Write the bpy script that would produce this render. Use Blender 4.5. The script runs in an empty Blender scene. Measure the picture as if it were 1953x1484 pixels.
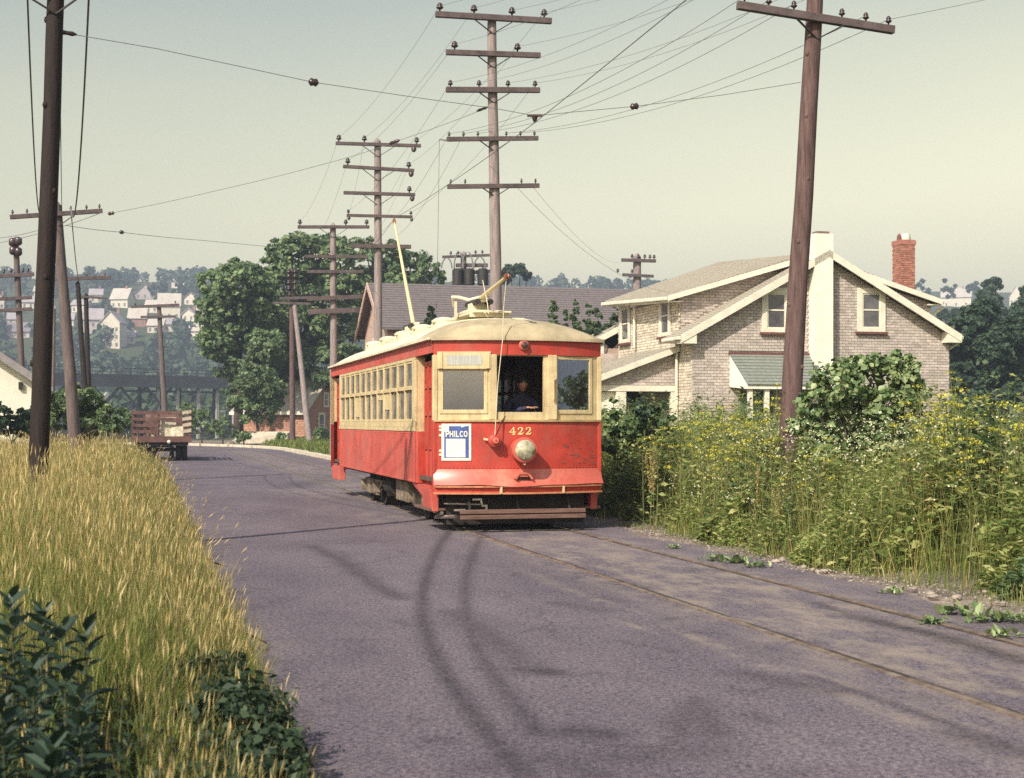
import bpy, bmesh, math, random
import numpy as np
from mathutils import Vector, Matrix

SC = bpy.context.scene
COL = SC.collection
random.seed(7)
RNG = np.random.default_rng(11)
R = math.radians

# ------------------------------------------------------------------ camera, sky, sun, exposure
FPX, CX, HY, EYE = 2712.0, 976.5, 805.0, 1.65          # focal length and horizon of the photograph (in its own pixels), eye height in metres
cam = bpy.data.cameras.new('camera'); camo = bpy.data.objects.new('camera', cam); COL.objects.link(camo)
camo.location = (0, 0, EYE); camo.rotation_euler = (R(90), 0, 0)
cam.sensor_width = 36; cam.lens = 36 * FPX / 1953.0
cam.shift_y = (HY - 742.0) / 1953.0
cam.clip_start = 0.1; cam.clip_end = 6000
cam.dof.use_dof = True; cam.dof.focus_distance = 22.5; cam.dof.aperture_fstop = 4.5
SC.camera = camo

SUN_EL, SUN_DIR = R(40), (0.536, 0.845)                 # the direction in which shadows fall
world = bpy.data.worlds.new('World'); SC.world = world; world.use_nodes = True
wn, wl = world.node_tree.nodes, world.node_tree.links
wn.clear()
sky = wn.new('ShaderNodeTexSky'); sky.sky_type = 'NISHITA'; sky.sun_disc = False
sky.sun_elevation = SUN_EL
sky.sun_rotation = math.atan2(-SUN_DIR[0], -SUN_DIR[1])
sky.air_density = 1.0; sky.dust_density = 4.0; sky.ozone_density = 1.0
tint = wn.new('ShaderNodeMix'); tint.data_type = 'RGBA'; tint.blend_type = 'MULTIPLY'
tint.inputs[0].default_value = 1.0; tint.inputs[7].default_value = (1.0, 0.86, 0.60, 1)
hsv = wn.new('ShaderNodeHueSaturation'); hsv.inputs['Saturation'].default_value = 0.55
gtc = wn.new('ShaderNodeTexCoord'); gsx = wn.new('ShaderNodeSeparateXYZ'); wl.new(gtc.outputs['Generated'], gsx.inputs[0])
grp = wn.new('ShaderNodeValToRGB'); ge = grp.color_ramp.elements                  # smoggy summer air: warm and pale low down, blue-green higher
while len(ge) < 6: ge.new(0.5)
for k_, (q_, c_) in enumerate(((0.0, (1.78, 1.43, 0.84)), (0.13, (1.86, 1.53, 0.91)), (0.22, (1.48, 1.29, 0.80)), (0.32, (0.98, 0.96, 0.74)), (0.6, (0.60, 0.66, 0.74)), (1.0, (0.48, 0.56, 0.72)))): ge[k_].position = q_; ge[k_].color = (*c_, 1)
gnz = wn.new('ShaderNodeTexNoise'); gnz.inputs['Scale'].default_value = 2.2; gnz.inputs['Detail'].default_value = 4; gst = wn.new('ShaderNodeMapping'); gst.inputs['Scale'].default_value = (1, 1, 3.5); wl.new(gtc.outputs['Generated'], gst.inputs[0]); wl.new(gst.outputs[0], gnz.inputs['Vector'])
gad = wn.new('ShaderNodeMath'); gad.operation = 'MULTIPLY_ADD'; gad.inputs[1].default_value = 0.07; wl.new(gnz.outputs[0], gad.inputs[0]); gzz = wn.new('ShaderNodeMath'); gzz.operation = 'MULTIPLY_ADD'; gzz.inputs[1].default_value = -0.10; wl.new(gsx.outputs[0], gzz.inputs[0]); wl.new(gsx.outputs[2], gzz.inputs[2]); wl.new(gzz.outputs[0], gad.inputs[2])
gsb = wn.new('ShaderNodeMath'); gsb.operation = 'SUBTRACT'; gsb.inputs[1].default_value = 0.035; gsb.use_clamp = True; wl.new(gad.outputs[0], gsb.inputs[0])       # uneven haze
wl.new(gsb.outputs[0], grp.inputs[0]); wl.new(grp.outputs[0], tint.inputs[7])
bg = wn.new('ShaderNodeBackground'); bg.inputs[1].default_value = 0.13
wo = wn.new('ShaderNodeOutputWorld')
wl.new(sky.outputs[0], hsv.inputs['Color']); wl.new(hsv.outputs[0], tint.inputs[6]); wl.new(tint.outputs[2], bg.inputs[0]); wl.new(bg.outputs[0], wo.inputs[0])

sl = bpy.data.lights.new('sun', 'SUN'); so = bpy.data.objects.new('sun', sl); COL.objects.link(so)
sl.energy = 4.6; sl.angle = R(0.55); sl.color = (1.0, 0.91, 0.74)
ldir = Vector((SUN_DIR[0] * math.cos(SUN_EL), SUN_DIR[1] * math.cos(SUN_EL), -math.sin(SUN_EL)))
so.rotation_euler = ldir.to_track_quat('-Z', 'Y').to_euler(); so.location = (-20, -20, 30)

vs = SC.view_settings
vs.view_transform = 'Standard'; vs.look = 'None'; vs.gamma = 1; vs.use_curve_mapping = False; vs.exposure = 0.42
SC.cycles.use_denoising = False        # what is left of the sampling noise reads as film grain
SC.cycles.max_bounces = 6; SC.cycles.transparent_max_bounces = 12
SC.cycles.caustics_reflective = False; SC.cycles.caustics_refractive = False

# ------------------------------------------------------------------ helpers
TH = R(14.6); CT, ST = math.cos(TH), math.sin(TH)
OX, OY = 0.17, 21.3                                     # nose of the tram; road axes: u to its right, v away along the road
def uv(u, v): return (OX + u * CT - v * ST, OY + u * ST + v * CT)
def to_uv(x, y):
    a, b = x - OX, y - OY
    return a * CT + b * ST, -a * ST + b * CT
def px(x, y, Y): return Vector(((x - CX) / FPX * Y, Y, EYE + (HY - y) / FPX * Y))
def gpx(x, y, z=0.0):
    Y = (EYE - z) * FPX / (y - HY)
    return Vector(((x - CX) / FPX * Y, Y, z))

def tag(o, label=None, cat=None, group=None, kind=None):
    if label: o['label'] = label
    if cat: o['category'] = cat
    if group: o['group'] = group
    if kind: o['kind'] = kind
    return o
def empty(name, loc=(0, 0, 0), rz=0.0, label=None, cat=None, group=None):
    o = bpy.data.objects.new(name, None); COL.objects.link(o)
    o.location = loc; o.rotation_euler = (0, 0, rz); o.empty_display_size = 0.2
    return tag(o, label, cat, group)
def link(name, me, parent=None, mats=()):
    o = bpy.data.objects.new(name, me); COL.objects.link(o)
    for m in mats: me.materials.append(m)
    if parent: o.parent = parent
    return o
def children(o): return [c for c in o.children]
def copy_tree(o, parent=None):
    c = o.copy(); COL.objects.link(c)
    if parent: c.parent = parent
    for ch in list(o.children): copy_tree(ch, c)
    return c

class MB:
    """Collects boxes, bars, tubes and sheets; build() links them as one mesh object."""
    def __init__(s): s.v = []; s.f = []; s.m = []; s.mi = 0
    def quad(s, a, b, c, d):
        n = len(s.v); s.v += [tuple(a), tuple(b), tuple(c), tuple(d)]; s.f.append((n, n+1, n+2, n+3)); s.m.append(s.mi); return s
    def poly(s, pts):
        n = len(s.v); s.v += [tuple(p) for p in pts]; s.f.append(tuple(range(n, n+len(pts)))); s.m.append(s.mi); return s
    def hexa(s, P):
        n = len(s.v); s.v += [tuple(p) for p in P]
        for q in ((0,3,2,1),(4,5,6,7),(0,1,5,4),(1,2,6,5),(2,3,7,6),(3,0,4,7)): s.f.append(tuple(n+i for i in q)); s.m.append(s.mi)
        return s
    def box(s, x0, x1, y0, y1, z0, z1):
        if x0 > x1: x0, x1 = x1, x0
        if y0 > y1: y0, y1 = y1, y0
        if z0 > z1: z0, z1 = z1, z0
        return s.hexa([(x0,y0,z0),(x1,y0,z0),(x1,y1,z0),(x0,y1,z0),(x0,y0,z1),(x1,y0,z1),(x1,y1,z1),(x0,y1,z1)])
    def bar(s, a, b, w, h, up=(0,0,1)):
        a, b = Vector(a), Vector(b); d = (b-a).normalized(); upv = Vector(up)
        if abs(d.dot(upv)) > 0.98: upv = Vector((1,0,0))
        r = d.cross(upv).normalized() * (w/2); t = r.cross(d).normalized() * (h/2)
        return s.hexa([a-r-t, a+r-t, b+r-t, b-r-t, a-r+t, a+r+t, b+r+t, b-r+t])
    def prism(s, prof, axis, lo, hi):
        """profile of 2D points extruded along axis ('x','y','z') from lo to hi"""
        def P(p, t): return {'x': (t, p[0], p[1]), 'y': (p[0], t, p[1]), 'z': (p[0], p[1], t)}[axis]
        n = len(s.v); k = len(prof)
        s.v += [P(p, lo) for p in prof] + [P(p, hi) for p in prof]
        s.f.append(tuple(range(n, n+k))[::-1]); s.f.append(tuple(range(n+k, n+2*k))); s.m += [s.mi]*2
        for i in range(k):
            j = (i+1) % k; s.f.append((n+i, n+j, n+k+j, n+k+i)); s.m.append(s.mi)
        return s
    def tube(s, pts, rad, n=8, caps=True):
        pts = [Vector(p) for p in pts]; k = len(pts)
        if not hasattr(rad, '__len__'): rad = [rad]*k
        ref = None; base = len(s.v)
        for i, p in enumerate(pts):
            d = (pts[min(i+1, k-1)] - pts[max(i-1, 0)]).normalized()
            if ref is None: ref = Vector((0,0,1)) if abs(d.z) < 0.9 else Vector((1,0,0))
            a = d.cross(ref).normalized(); b = d.cross(a).normalized(); ref = a.cross(d) if False else ref
            for j in range(n):
                t = 2*math.pi*j/n; s.v.append(tuple(p + a*(rad[i]*math.cos(t)) + b*(rad[i]*math.sin(t))))
        for i in range(k-1):
            for j in range(n):
                j2 = (j+1) % n
                s.f.append((base+i*n+j, base+i*n+j2, base+(i+1)*n+j2, base+(i+1)*n+j)); s.m.append(s.mi)
        if caps:
            s.f.append(tuple(base+j for j in range(n))[::-1]); s.f.append(tuple(base+(k-1)*n+j for j in range(n))); s.m += [s.mi]*2
        return s
    def lathe(s, prof, c=(0,0,0), axis=(0,0,1), n=12):
        """profile of (radius, height) spun round axis through c"""
        ax = Vector(axis).normalized(); ref = Vector((0,0,1)) if abs(ax.z) < 0.9 else Vector((1,0,0))
        a = ax.cross(ref).normalized(); b = ax.cross(a); c = Vector(c); base = len(s.v)
        for r, h in prof:
            for j in range(n):
                t = 2*math.pi*j/n; s.v.append(tuple(c + ax*h + a*(r*math.cos(t)) + b*(r*math.sin(t))))
        for i in range(len(prof)-1):
            for j in range(n):
                j2 = (j+1) % n; s.f.append((base+i*n+j, base+i*n+j2, base+(i+1)*n+j2, base+(i+1)*n+j)); s.m.append(s.mi)
        s.f.append(tuple(base+j for j in range(n))[::-1]); s.f.append(tuple(base+(len(prof)-1)*n+j for j in range(n))); s.m += [s.mi]*2
        return s
    def ball(s, c, r, n=10, sc=(1,1,1)):
        k = n//2; c = Vector(c); base = len(s.v)
        for i in range(k+1):
            p = math.pi*i/k
            for j in range(n):
                t = 2*math.pi*j/n
                s.v.append((c.x+r*sc[0]*math.sin(p)*math.cos(t), c.y+r*sc[1]*math.sin(p)*math.sin(t), c.z+r*sc[2]*math.cos(p)))
        for i in range(k):
            for j in range(n):
                j2 = (j+1) % n; s.f.append((base+i*n+j, base+(i+1)*n+j, base+(i+1)*n+j2, base+i*n+j2)); s.m.append(s.mi)
        return s
    def grid(s, P):
        """P[i][j] points -> a sheet"""
        ni, nj = len(P), len(P[0]); b = len(s.v)
        for row in P: s.v += [tuple(p) for p in row]
        for i in range(ni-1):
            for j in range(nj-1): s.f.append((b+i*nj+j, b+(i+1)*nj+j, b+(i+1)*nj+j+1, b+i*nj+j+1)); s.m.append(s.mi)
        return s
    def mesh(s, name, mats, smooth=False, bevel=0):
        me = bpy.data.meshes.new(name); me.from_pydata(s.v, [], s.f)
        if not isinstance(mats, (list, tuple)): mats = [mats]
        for m in mats: me.materials.append(m)
        if len(mats) > 1: me.polygons.foreach_set('material_index', s.m)
        bm = bmesh.new(); bm.from_mesh(me); bmesh.ops.remove_doubles(bm, verts=bm.verts, dist=1e-5) if smooth else None
        bmesh.ops.recalc_face_normals(bm, faces=bm.faces); bm.to_mesh(me); bm.free()
        if smooth: me.shade_smooth() if hasattr(me, 'shade_smooth') else me.polygons.foreach_set('use_smooth', [True]*len(me.polygons))
        me.update(); return me
    def build(s, name, mats, parent=None, smooth=False, bevel=0.0, auto=None):
        o = link(name, s.mesh(name, mats, smooth), parent)
        if bevel:
            b = o.modifiers.new('bevel', 'BEVEL'); b.width = bevel; b.segments = 2; b.limit_method = 'ANGLE'; b.angle_limit = R(40)
        if smooth and auto:
            try: o.data.set_sharp_from_angle(angle=R(auto))
            except Exception: pass
        return o

def np_mesh(name, V, F, mats, midx=None, attrs=None, smooth=False):
    """V (n,3); F is a list of (m,k) index arrays (k = 3 or 4)"""
    me = bpy.data.meshes.new(name)
    V = np.asarray(V, dtype=np.float32); me.vertices.add(len(V)); me.vertices.foreach_set('co', V.ravel())
    loops = np.concatenate([f.ravel() for f in F]).astype(np.int32)
    tot = np.concatenate([np.full(len(f), f.shape[1], dtype=np.int32) for f in F])
    start = np.concatenate([[0], np.cumsum(tot)[:-1]]).astype(np.int32)
    me.loops.add(len(loops)); me.loops.foreach_set('vertex_index', loops)
    me.polygons.add(len(tot)); me.polygons.foreach_set('loop_start', start)
    try: me.polygons.foreach_set('loop_total', tot)
    except Exception: pass
    for m in (mats if isinstance(mats, (list, tuple)) else [mats]): me.materials.append(m)
    if midx is not None: me.polygons.foreach_set('material_index', np.asarray(midx, dtype=np.int32))
    if smooth: me.polygons.foreach_set('use_smooth', np.ones(len(tot), dtype=bool))
    for k, a in (attrs or {}).items():
        at = me.attributes.new(k, 'FLOAT', 'POINT'); at.data.foreach_set('value', np.asarray(a, dtype=np.float32))
    me.update(calc_edges=True); me.validate()
    return me

# ------------------------------------------------------------------ materials
def rgb(h):
    """sRGB triple 0..255 -> linear"""
    return tuple(((c/255)/12.92 if c/255 <= 0.04045 else ((c/255+0.055)/1.055)**2.4) for c in h)
MATS = {}
def pmat(name, col, rough=0.7, var=0.18, scale=3.0, col2=None, mixlo=0.35, mixhi=0.65, bump=0.0, bscale=30.0, spec=0.35, metal=0.0,
         island=0.0, obj=0.0, hue=0.0, trans=0.0, stretch=None, dirt=None, dirtscale=1.2, dirtlo=0.55, dirthi=0.75, coat=0.0, streak=0.0):
    if name in MATS: return MATS[name]
    m = bpy.data.materials.new(name); m.use_nodes = True; nt = m.node_tree; n, l = nt.nodes, nt.links
    p = n['Principled BSDF']; p.inputs['Roughness'].default_value = rough; p.inputs['Metallic'].default_value = metal
    p.inputs['Specular IOR Level'].default_value = spec
    if coat: p.inputs['Coat Weight'].default_value = coat; p.inputs['Coat Roughness'].default_value = 0.15
    tc = n.new('ShaderNodeTexCoord'); src = tc.outputs['Object']
    if stretch:
        mp = n.new('ShaderNodeMapping'); mp.inputs['Scale'].default_value = stretch; l.new(src, mp.inputs[0]); src = mp.outputs[0]
    nz = n.new('ShaderNodeTexNoise'); nz.inputs['Scale'].default_value = scale; nz.inputs['Detail'].default_value = 6; nz.inputs['Roughness'].default_value = 0.65
    l.new(src, nz.inputs['Vector'])
    mr = n.new('ShaderNodeMapRange'); mr.inputs[1].default_value = mixlo; mr.inputs[2].default_value = mixhi; l.new(nz.outputs[0], mr.inputs[0])
    mx = n.new('ShaderNodeMix'); mx.data_type = 'RGBA'
    c1 = tuple(c*(1-var) for c in col); c2 = col2 if col2 else tuple(min(1, c*(1+var)) for c in col)
    mx.inputs[6].default_value = (*c1, 1); mx.inputs[7].default_value = (*c2, 1); l.new(mr.outputs[0], mx.inputs[0])
    out = mx.outputs[2]
    if dirt:
        nd = n.new('ShaderNodeTexNoise'); nd.inputs['Scale'].default_value = dirtscale; nd.inputs['Detail'].default_value = 8; nd.inputs['Roughness'].default_value = 0.7; l.new(src, nd.inputs['Vector'])
        md = n.new('ShaderNodeMapRange'); md.inputs[1].default_value = dirtlo; md.inputs[2].default_value = dirthi; md.inputs[4].default_value = 0.85; l.new(nd.outputs[0], md.inputs[0])
        m2 = n.new('ShaderNodeMix'); m2.data_type = 'RGBA'; m2.inputs[7].default_value = (*dirt, 1); l.new(md.outputs[0], m2.inputs[0]); l.new(out, m2.inputs[6]); out = m2.outputs[2]
    if streak:          # rain streaks and road grime running down the panels
        ms_ = n.new('ShaderNodeMapping'); ms_.inputs['Scale'].default_value = (9, 9, 0.7); l.new(tc.outputs['Object'], ms_.inputs[0])
        ns = n.new('ShaderNodeTexNoise'); ns.inputs['Scale'].default_value = 1.6; ns.inputs['Detail'].default_value = 7; ns.inputs['Roughness'].default_value = 0.7; l.new(ms_.outputs[0], ns.inputs['Vector'])
        rs = n.new('ShaderNodeMapRange'); rs.inputs[1].default_value = 0.50; rs.inputs[2].default_value = 0.72; rs.inputs[4].default_value = streak; l.new(ns.outputs[0], rs.inputs[0])
        m4 = n.new('ShaderNodeMix'); m4.data_type = 'RGBA'; m4.inputs[7].default_value = (0.12, 0.075, 0.055, 1); l.new(rs.outputs[0], m4.inputs[0]); l.new(out, m4.inputs[6]); out = m4.outputs[2]
        nr = n.new('ShaderNodeMapRange'); nr.inputs[3].default_value = rough-0.08; nr.inputs[4].default_value = min(1, rough+0.25); l.new(nz.outputs[0], nr.inputs[0]); l.new(nr.outputs[0], p.inputs['Roughness'])
    if island or obj:
        hs = n.new('ShaderNodeHueSaturation')
        if island: rnd = n.new('ShaderNodeNewGeometry').outputs['Random Per Island']; amt = island
        else: rnd = n.new('ShaderNodeObjectInfo').outputs['Random']; amt = obj
        v = n.new('ShaderNodeMapRange'); v.inputs[3].default_value = 1-amt; v.inputs[4].default_value = 1+amt; l.new(rnd, v.inputs[0]); l.new(v.outputs[0], hs.inputs['Value'])
        if hue:
            w = n.new('ShaderNodeTexWhiteNoise'); w.noise_dimensions = '1D'; l.new(rnd, w.inputs['W'])
            h = n.new('ShaderNodeMapRange'); h.inputs[3].default_value = 0.5-hue; h.inputs[4].default_value = 0.5+hue; l.new(w.outputs[0], h.inputs[0]); l.new(h.outputs[0], hs.inputs['Hue'])
        l.new(out, hs.inputs['Color']); out = hs.outputs[0]
    l.new(out, p.inputs['Base Color'])
    if bump:
        nb = n.new('ShaderNodeTexNoise'); nb.inputs['Scale'].default_value = bscale; nb.inputs['Detail'].default_value = 5; l.new(src, nb.inputs['Vector'])
        b = n.new('ShaderNodeBump'); b.inputs['Strength'].default_value = bump; b.inputs['Distance'].default_value = 0.02; l.new(nb.outputs[0], b.inputs['Height']); l.new(b.outputs[0], p.inputs['Normal'])
    if trans:
        tr = n.new('ShaderNodeBsdfTranslucent'); l.new(out, tr.inputs['Color']); ms = n.new('ShaderNodeMixShader'); ms.inputs[0].default_value = trans
        l.new(p.outputs[0], ms.inputs[1]); l.new(tr.outputs[0], ms.inputs[2]); l.new(ms.outputs[0], n['Material Output'].inputs[0])
    MATS[name] = m; return m
def glass(name, tintc=(0.6, 0.66, 0.72), base=0.10, rough=0.03, refl=(0.9, 0.92, 0.95), film=0.0, filmcol=(0.4, 0.42, 0.42)):
    if name in MATS: return MATS[name]
    m = bpy.data.materials.new(name); m.use_nodes = True; n, l = m.node_tree.nodes, m.node_tree.links
    n.remove(n['Principled BSDF'])
    t = n.new('ShaderNodeBsdfTransparent'); t.inputs[0].default_value = (*tintc, 1)
    g = n.new('ShaderNodeBsdfGlossy'); g.inputs['Roughness'].default_value = rough; g.inputs['Color'].default_value = (*refl, 1)
    lw = n.new('ShaderNodeLayerWeight'); lw.inputs[0].default_value = 0.35
    mr = n.new('ShaderNodeMapRange'); mr.inputs[3].default_value = base; mr.inputs[4].default_value = 0.9; l.new(lw.outputs['Fresnel'], mr.inputs[0])
    ms = n.new('ShaderNodeMixShader'); l.new(mr.outputs[0], ms.inputs[0]); l.new(t.outputs[0], ms.inputs[1]); l.new(g.outputs[0], ms.inputs[2])
    out = ms.outputs[0]
    if film:        # dust on the pane
        d = n.new('ShaderNodeBsdfDiffuse'); d.inputs[0].default_value = (*filmcol, 1)
        tc = n.new('ShaderNodeTexCoord'); nz = n.new('ShaderNodeTexNoise'); nz.inputs['Scale'].default_value = 4; nz.inputs['Detail'].default_value = 5; l.new(tc.outputs['Object'], nz.inputs['Vector'])
        f = n.new('ShaderNodeMapRange'); f.inputs[1].default_value = 0.3; f.inputs[2].default_value = 0.75; f.inputs[3].default_value = film*0.3; f.inputs[4].default_value = film*1.6; l.new(nz.outputs[0], f.inputs[0])
        m2 = n.new('ShaderNodeMixShader'); l.new(f.outputs[0], m2.inputs[0]); l.new(out, m2.inputs[1]); l.new(d.outputs[0], m2.inputs[2]); out = m2.outputs[0]
    l.new(out, n['Material Output'].inputs[0]); MATS[name] = m; return m

M_RED = pmat('tram_red', (0.45, 0.045, 0.030), 0.42, 0.2, 2.2, bump=0.22, bscale=3.2, spec=0.45, streak=0.42, dirt=(0.36, 0.095, 0.07), dirtscale=1.6, dirtlo=0.5, dirthi=0.72)
M_REDSIDE = pmat('tram_red_faded', (0.52, 0.085, 0.065), 0.48, 0.16, 1.6, bump=0.25, bscale=2.6, spec=0.4, streak=0.38, dirt=(0.48, 0.18, 0.15), dirtscale=0.9, dirtlo=0.45, dirthi=0.8)
M_APRON = pmat('tram_red_apron', (0.56, 0.12, 0.085), 0.30, 0.12, 2.0, spec=0.6, bump=0.10, bscale=2.4, dirt=(0.62, 0.34, 0.24), dirtscale=1.1, dirtlo=0.48, dirthi=0.72)
M_CREAM = pmat('tram_cream', (0.58, 0.46, 0.265), 0.55, 0.15, 5, streak=0.40, dirt=(0.36, 0.26, 0.14), dirtscale=3.0, dirtlo=0.56, dirthi=0.80)
M_ROOF = pmat('tram_roof_canvas', (0.68, 0.62, 0.46), 0.8, 0.14, 2.5, bump=0.08, bscale=9, dirt=(0.40, 0.34, 0.24), dirtscale=1.8, dirtlo=0.50, dirthi=0.74)
M_HOOD = pmat('tram_hood_canvas', (0.42, 0.345, 0.225), 0.75, 0.2, 3, bump=0.08, bscale=8, dirt=(0.33, 0.26, 0.16), dirtscale=2.2)
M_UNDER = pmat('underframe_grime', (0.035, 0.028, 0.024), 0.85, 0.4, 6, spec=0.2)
M_TRUCKMETAL = pmat('truck_frame_dust', (0.13, 0.10, 0.08), 0.85, 0.35, 7, col2=(0.30, 0.235, 0.17), bump=0.2, bscale=25)
M_STEEL = pmat('worn_steel', (0.35, 0.31, 0.28), 0.4, 0.2, 8, metal=0.8)
M_BLACKIRON = pmat('black_iron', (0.03, 0.026, 0.026), 0.55, 0.3, 8)
M_FENDER = pmat('fender_wood', (0.15, 0.085, 0.068), 0.85, 0.3, 5, stretch=(0.6, 4, 4), bump=0.15, dirt=(0.22, 0.15, 0.125))
M_INT = pmat('tram_interior', (0.10, 0.07, 0.05), 0.8, 0.3, 4)
M_GLASS = glass('tram_glass', (0.55, 0.58, 0.62), 0.24, 0.02, (0.78, 0.85, 1.0), 0.035, (0.40, 0.42, 0.44))
M_SIDEGLASS = glass('tram_side_glass', (0.5, 0.48, 0.45), 0.16, 0.03, (0.9, 0.88, 0.85), 0.30, (0.45, 0.40, 0.34))
M_ROPE = pmat('trolley_rope', (0.62, 0.54, 0.38), 0.9, 0.1, 40)
M_BRASS = pmat('brass', (0.55, 0.30, 0.09), 0.35, 0.2, 10, metal=0.9)
M_LENS = pmat('headlight_glass', (0.40, 0.37, 0.25), 0.12, 0.55, 9, spec=0.8, coat=0.6)
M_SIGNBLUE = pmat('sign_blue', (0.06, 0.10, 0.30), 0.5, 0.2, 8)
M_SIGNWHITE = pmat('sign_white', (0.78, 0.74, 0.62), 0.5, 0.08, 8, dirt=(0.6, 0.5, 0.36), dirtscale=6, dirtlo=0.6, dirthi=0.85)
M_GOLD = pmat('number_gold', (0.72, 0.55, 0.24), 0.5, 0.1, 10)
M_CREOSOTE = pmat('creosote_pole', (0.020, 0.012, 0.011), 0.8, 0.4, 3, stretch=(6, 6, 0.7), bump=0.4, bscale=9)
M_POLE = pmat('weathered_pole', (0.255, 0.205, 0.20), 0.9, 0.30, 3, stretch=(6, 6, 0.6), bump=0.4, bscale=9, dirt=(0.10, 0.075, 0.078), dirtscale=2.5)
M_POLERED = pmat('brown_pole', (0.115, 0.070, 0.066), 0.9, 0.40, 3, stretch=(7, 7, 0.6), bump=0.5, bscale=9, dirt=(0.21, 0.15, 0.14), dirtscale=2.2, dirtlo=0.58, dirthi=0.72)
M_POLEDARK = pmat('grey_brown_pole', (0.125, 0.095, 0.092), 0.9, 0.30, 3, stretch=(6, 6, 0.6), bump=0.4, bscale=9, dirt=(0.06, 0.045, 0.045), dirtscale=2.5)
M_ARM = pmat('crossarm_wood', (0.105, 0.078, 0.080), 0.9, 0.3, 4, bump=0.2)
M_INSUL = pmat('insulator_glaze', (0.05, 0.03, 0.03), 0.25, 0.3, 6, spec=0.6)
M_WIRE = pmat('wire', (0.16, 0.16, 0.17), 0.6, 0.1, 3)
M_RAIL = pmat('rusty_rail', (0.19, 0.135, 0.105), 0.5, 0.3, 6, col2=(0.34, 0.26, 0.205), metal=0.3)
M_KERB = pmat('kerb_stone', (0.55, 0.48, 0.38), 0.9, 0.2, 3, bump=0.3)
M_BRICKGREY = pmat('grey_brick', (0.47, 0.405, 0.37), 0.9, 0.18, 5, island=0.17, hue=0.012, bump=0.2, bscale=40)
M_BRICKSUNLIT = pmat('sunlit_brick', (0.62, 0.54, 0.44), 0.9, 0.2, 5, island=0.18, hue=0.01, bump=0.2, bscale=40)  # lighter copy of the grey brick: direct sun put into the colour
M_BRICKGREYO = pmat('grey_brick_single', (0.47, 0.405, 0.37), 0.9, 0.18, 5, obj=0.17, hue=0.012, bump=0.2, bscale=40)
M_MORTAR = pmat('mortar', (0.48, 0.43, 0.39), 0.95, 0.15, 6)
M_WHITE = pmat('white_trim', (0.72, 0.67, 0.56), 0.65, 0.10, 4, streak=0.12)
M_STUCCO = pmat('cream_stucco', (0.78, 0.74, 0.64), 0.85, 0.06, 3, bump=0.15)
M_SHINGLE = pmat('grey_shingle', (0.40, 0.36, 0.30), 0.95, 0.16, 8, bump=0.3, bscale=25, dirt=(0.28, 0.25, 0.22), dirtscale=0.9)
M_SHINGLEP = pmat('purple_shingle', (0.155, 0.132, 0.138), 0.95, 0.15, 6, bump=0.3, bscale=20)
M_HOODGREEN = pmat('green_grey_shingle', (0.20, 0.215, 0.19), 0.95, 0.15, 10, bump=0.2)
M_REDTRIM = pmat('red_sill', (0.15, 0.06, 0.052), 0.7, 0.2, 6)
M_ORANGEBRICK = pmat('orange_brick', (0.35, 0.155, 0.115), 0.9, 0.2, 5, island=0.28, hue=0.01)
M_DARKPANE = glass('dark_pane', (0.25, 0.25, 0.27), 0.22, 0.03, (0.8, 0.85, 0.9))
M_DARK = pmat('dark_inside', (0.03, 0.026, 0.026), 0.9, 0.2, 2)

# ------------------------------------------------------------------ ground, road, rails, kerb, hill
def sstep(x, a, b):
    t = np.clip((np.asarray(x, dtype=float)-a)/(b-a), 0, 1); return t*t*(3-2*t)
def wob(u, v, s, k=1.0):
    return (np.sin(u/s*1.3+v/s*0.7+k)+np.sin(u/s*0.5-v/s*1.1+2.1*k)+np.sin(u/s*2.3+v/s*1.9+0.7*k)*0.5)/2.5
def right_edge(v): return 1.62 + 0.10*np.sin(v*0.9) + 0.08*np.sin(v*2.3+1) + 0.75*sstep(v, 10, 16)
def ground_h(u, v):
    u = np.asarray(u, dtype=float); v = np.asarray(v, dtype=float)
    bend = sstep(v, 56, 66)*(1-sstep(v, 100, 112))
    left = sstep(-u, 4.85, 6.6)*(1-bend)
    h = -0.03 + (0.45-0.22*(1-sstep(v, -16, -9)))*left*(1-sstep(v, 34, 60))
    right = sstep(u, 2.0, 4.2)
    h = h + right*(0.16 + 0.03*wob(u, v, 1.3)) + sstep(u, 4, 9)*0.12 + 0.14*sstep(u, 2.55, 3.4)*sstep(v, 14, 20)
    verge = np.maximum(left, right)
    h = h + verge*0.035*wob(u, v, 0.7, 2.0)
    # valley under the bridge and the hill across it
    h = h - 2.0*sstep(v, 118, 190)
    hill = sstep(v, 300, 820)
    h = h + hill*(84 + 7*wob(u, v, 90, 0.4)) 
    h = h - 6*sstep(-u, 18, 60)*sstep(v, 60, 120)*(1-hill)
    return h
def hxy(x, y):
    u, v = to_uv(x, y); return float(ground_h(u, v))
def on_ground(xp, yp, lo=30, hi=1100):
    """the ground point seen at a pixel: marches along the line of sight"""
    k = (HY-yp)/FPX; Y = lo
    while Y < hi:
        X = (xp-CX)/FPX*Y
        if hxy(X, Y) >= EYE + k*Y: return Vector((X, Y, hxy(X, Y)))
        Y *= 1.004
    return Vector(((xp-CX)/FPX*600, 600, EYE+k*600))

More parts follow.
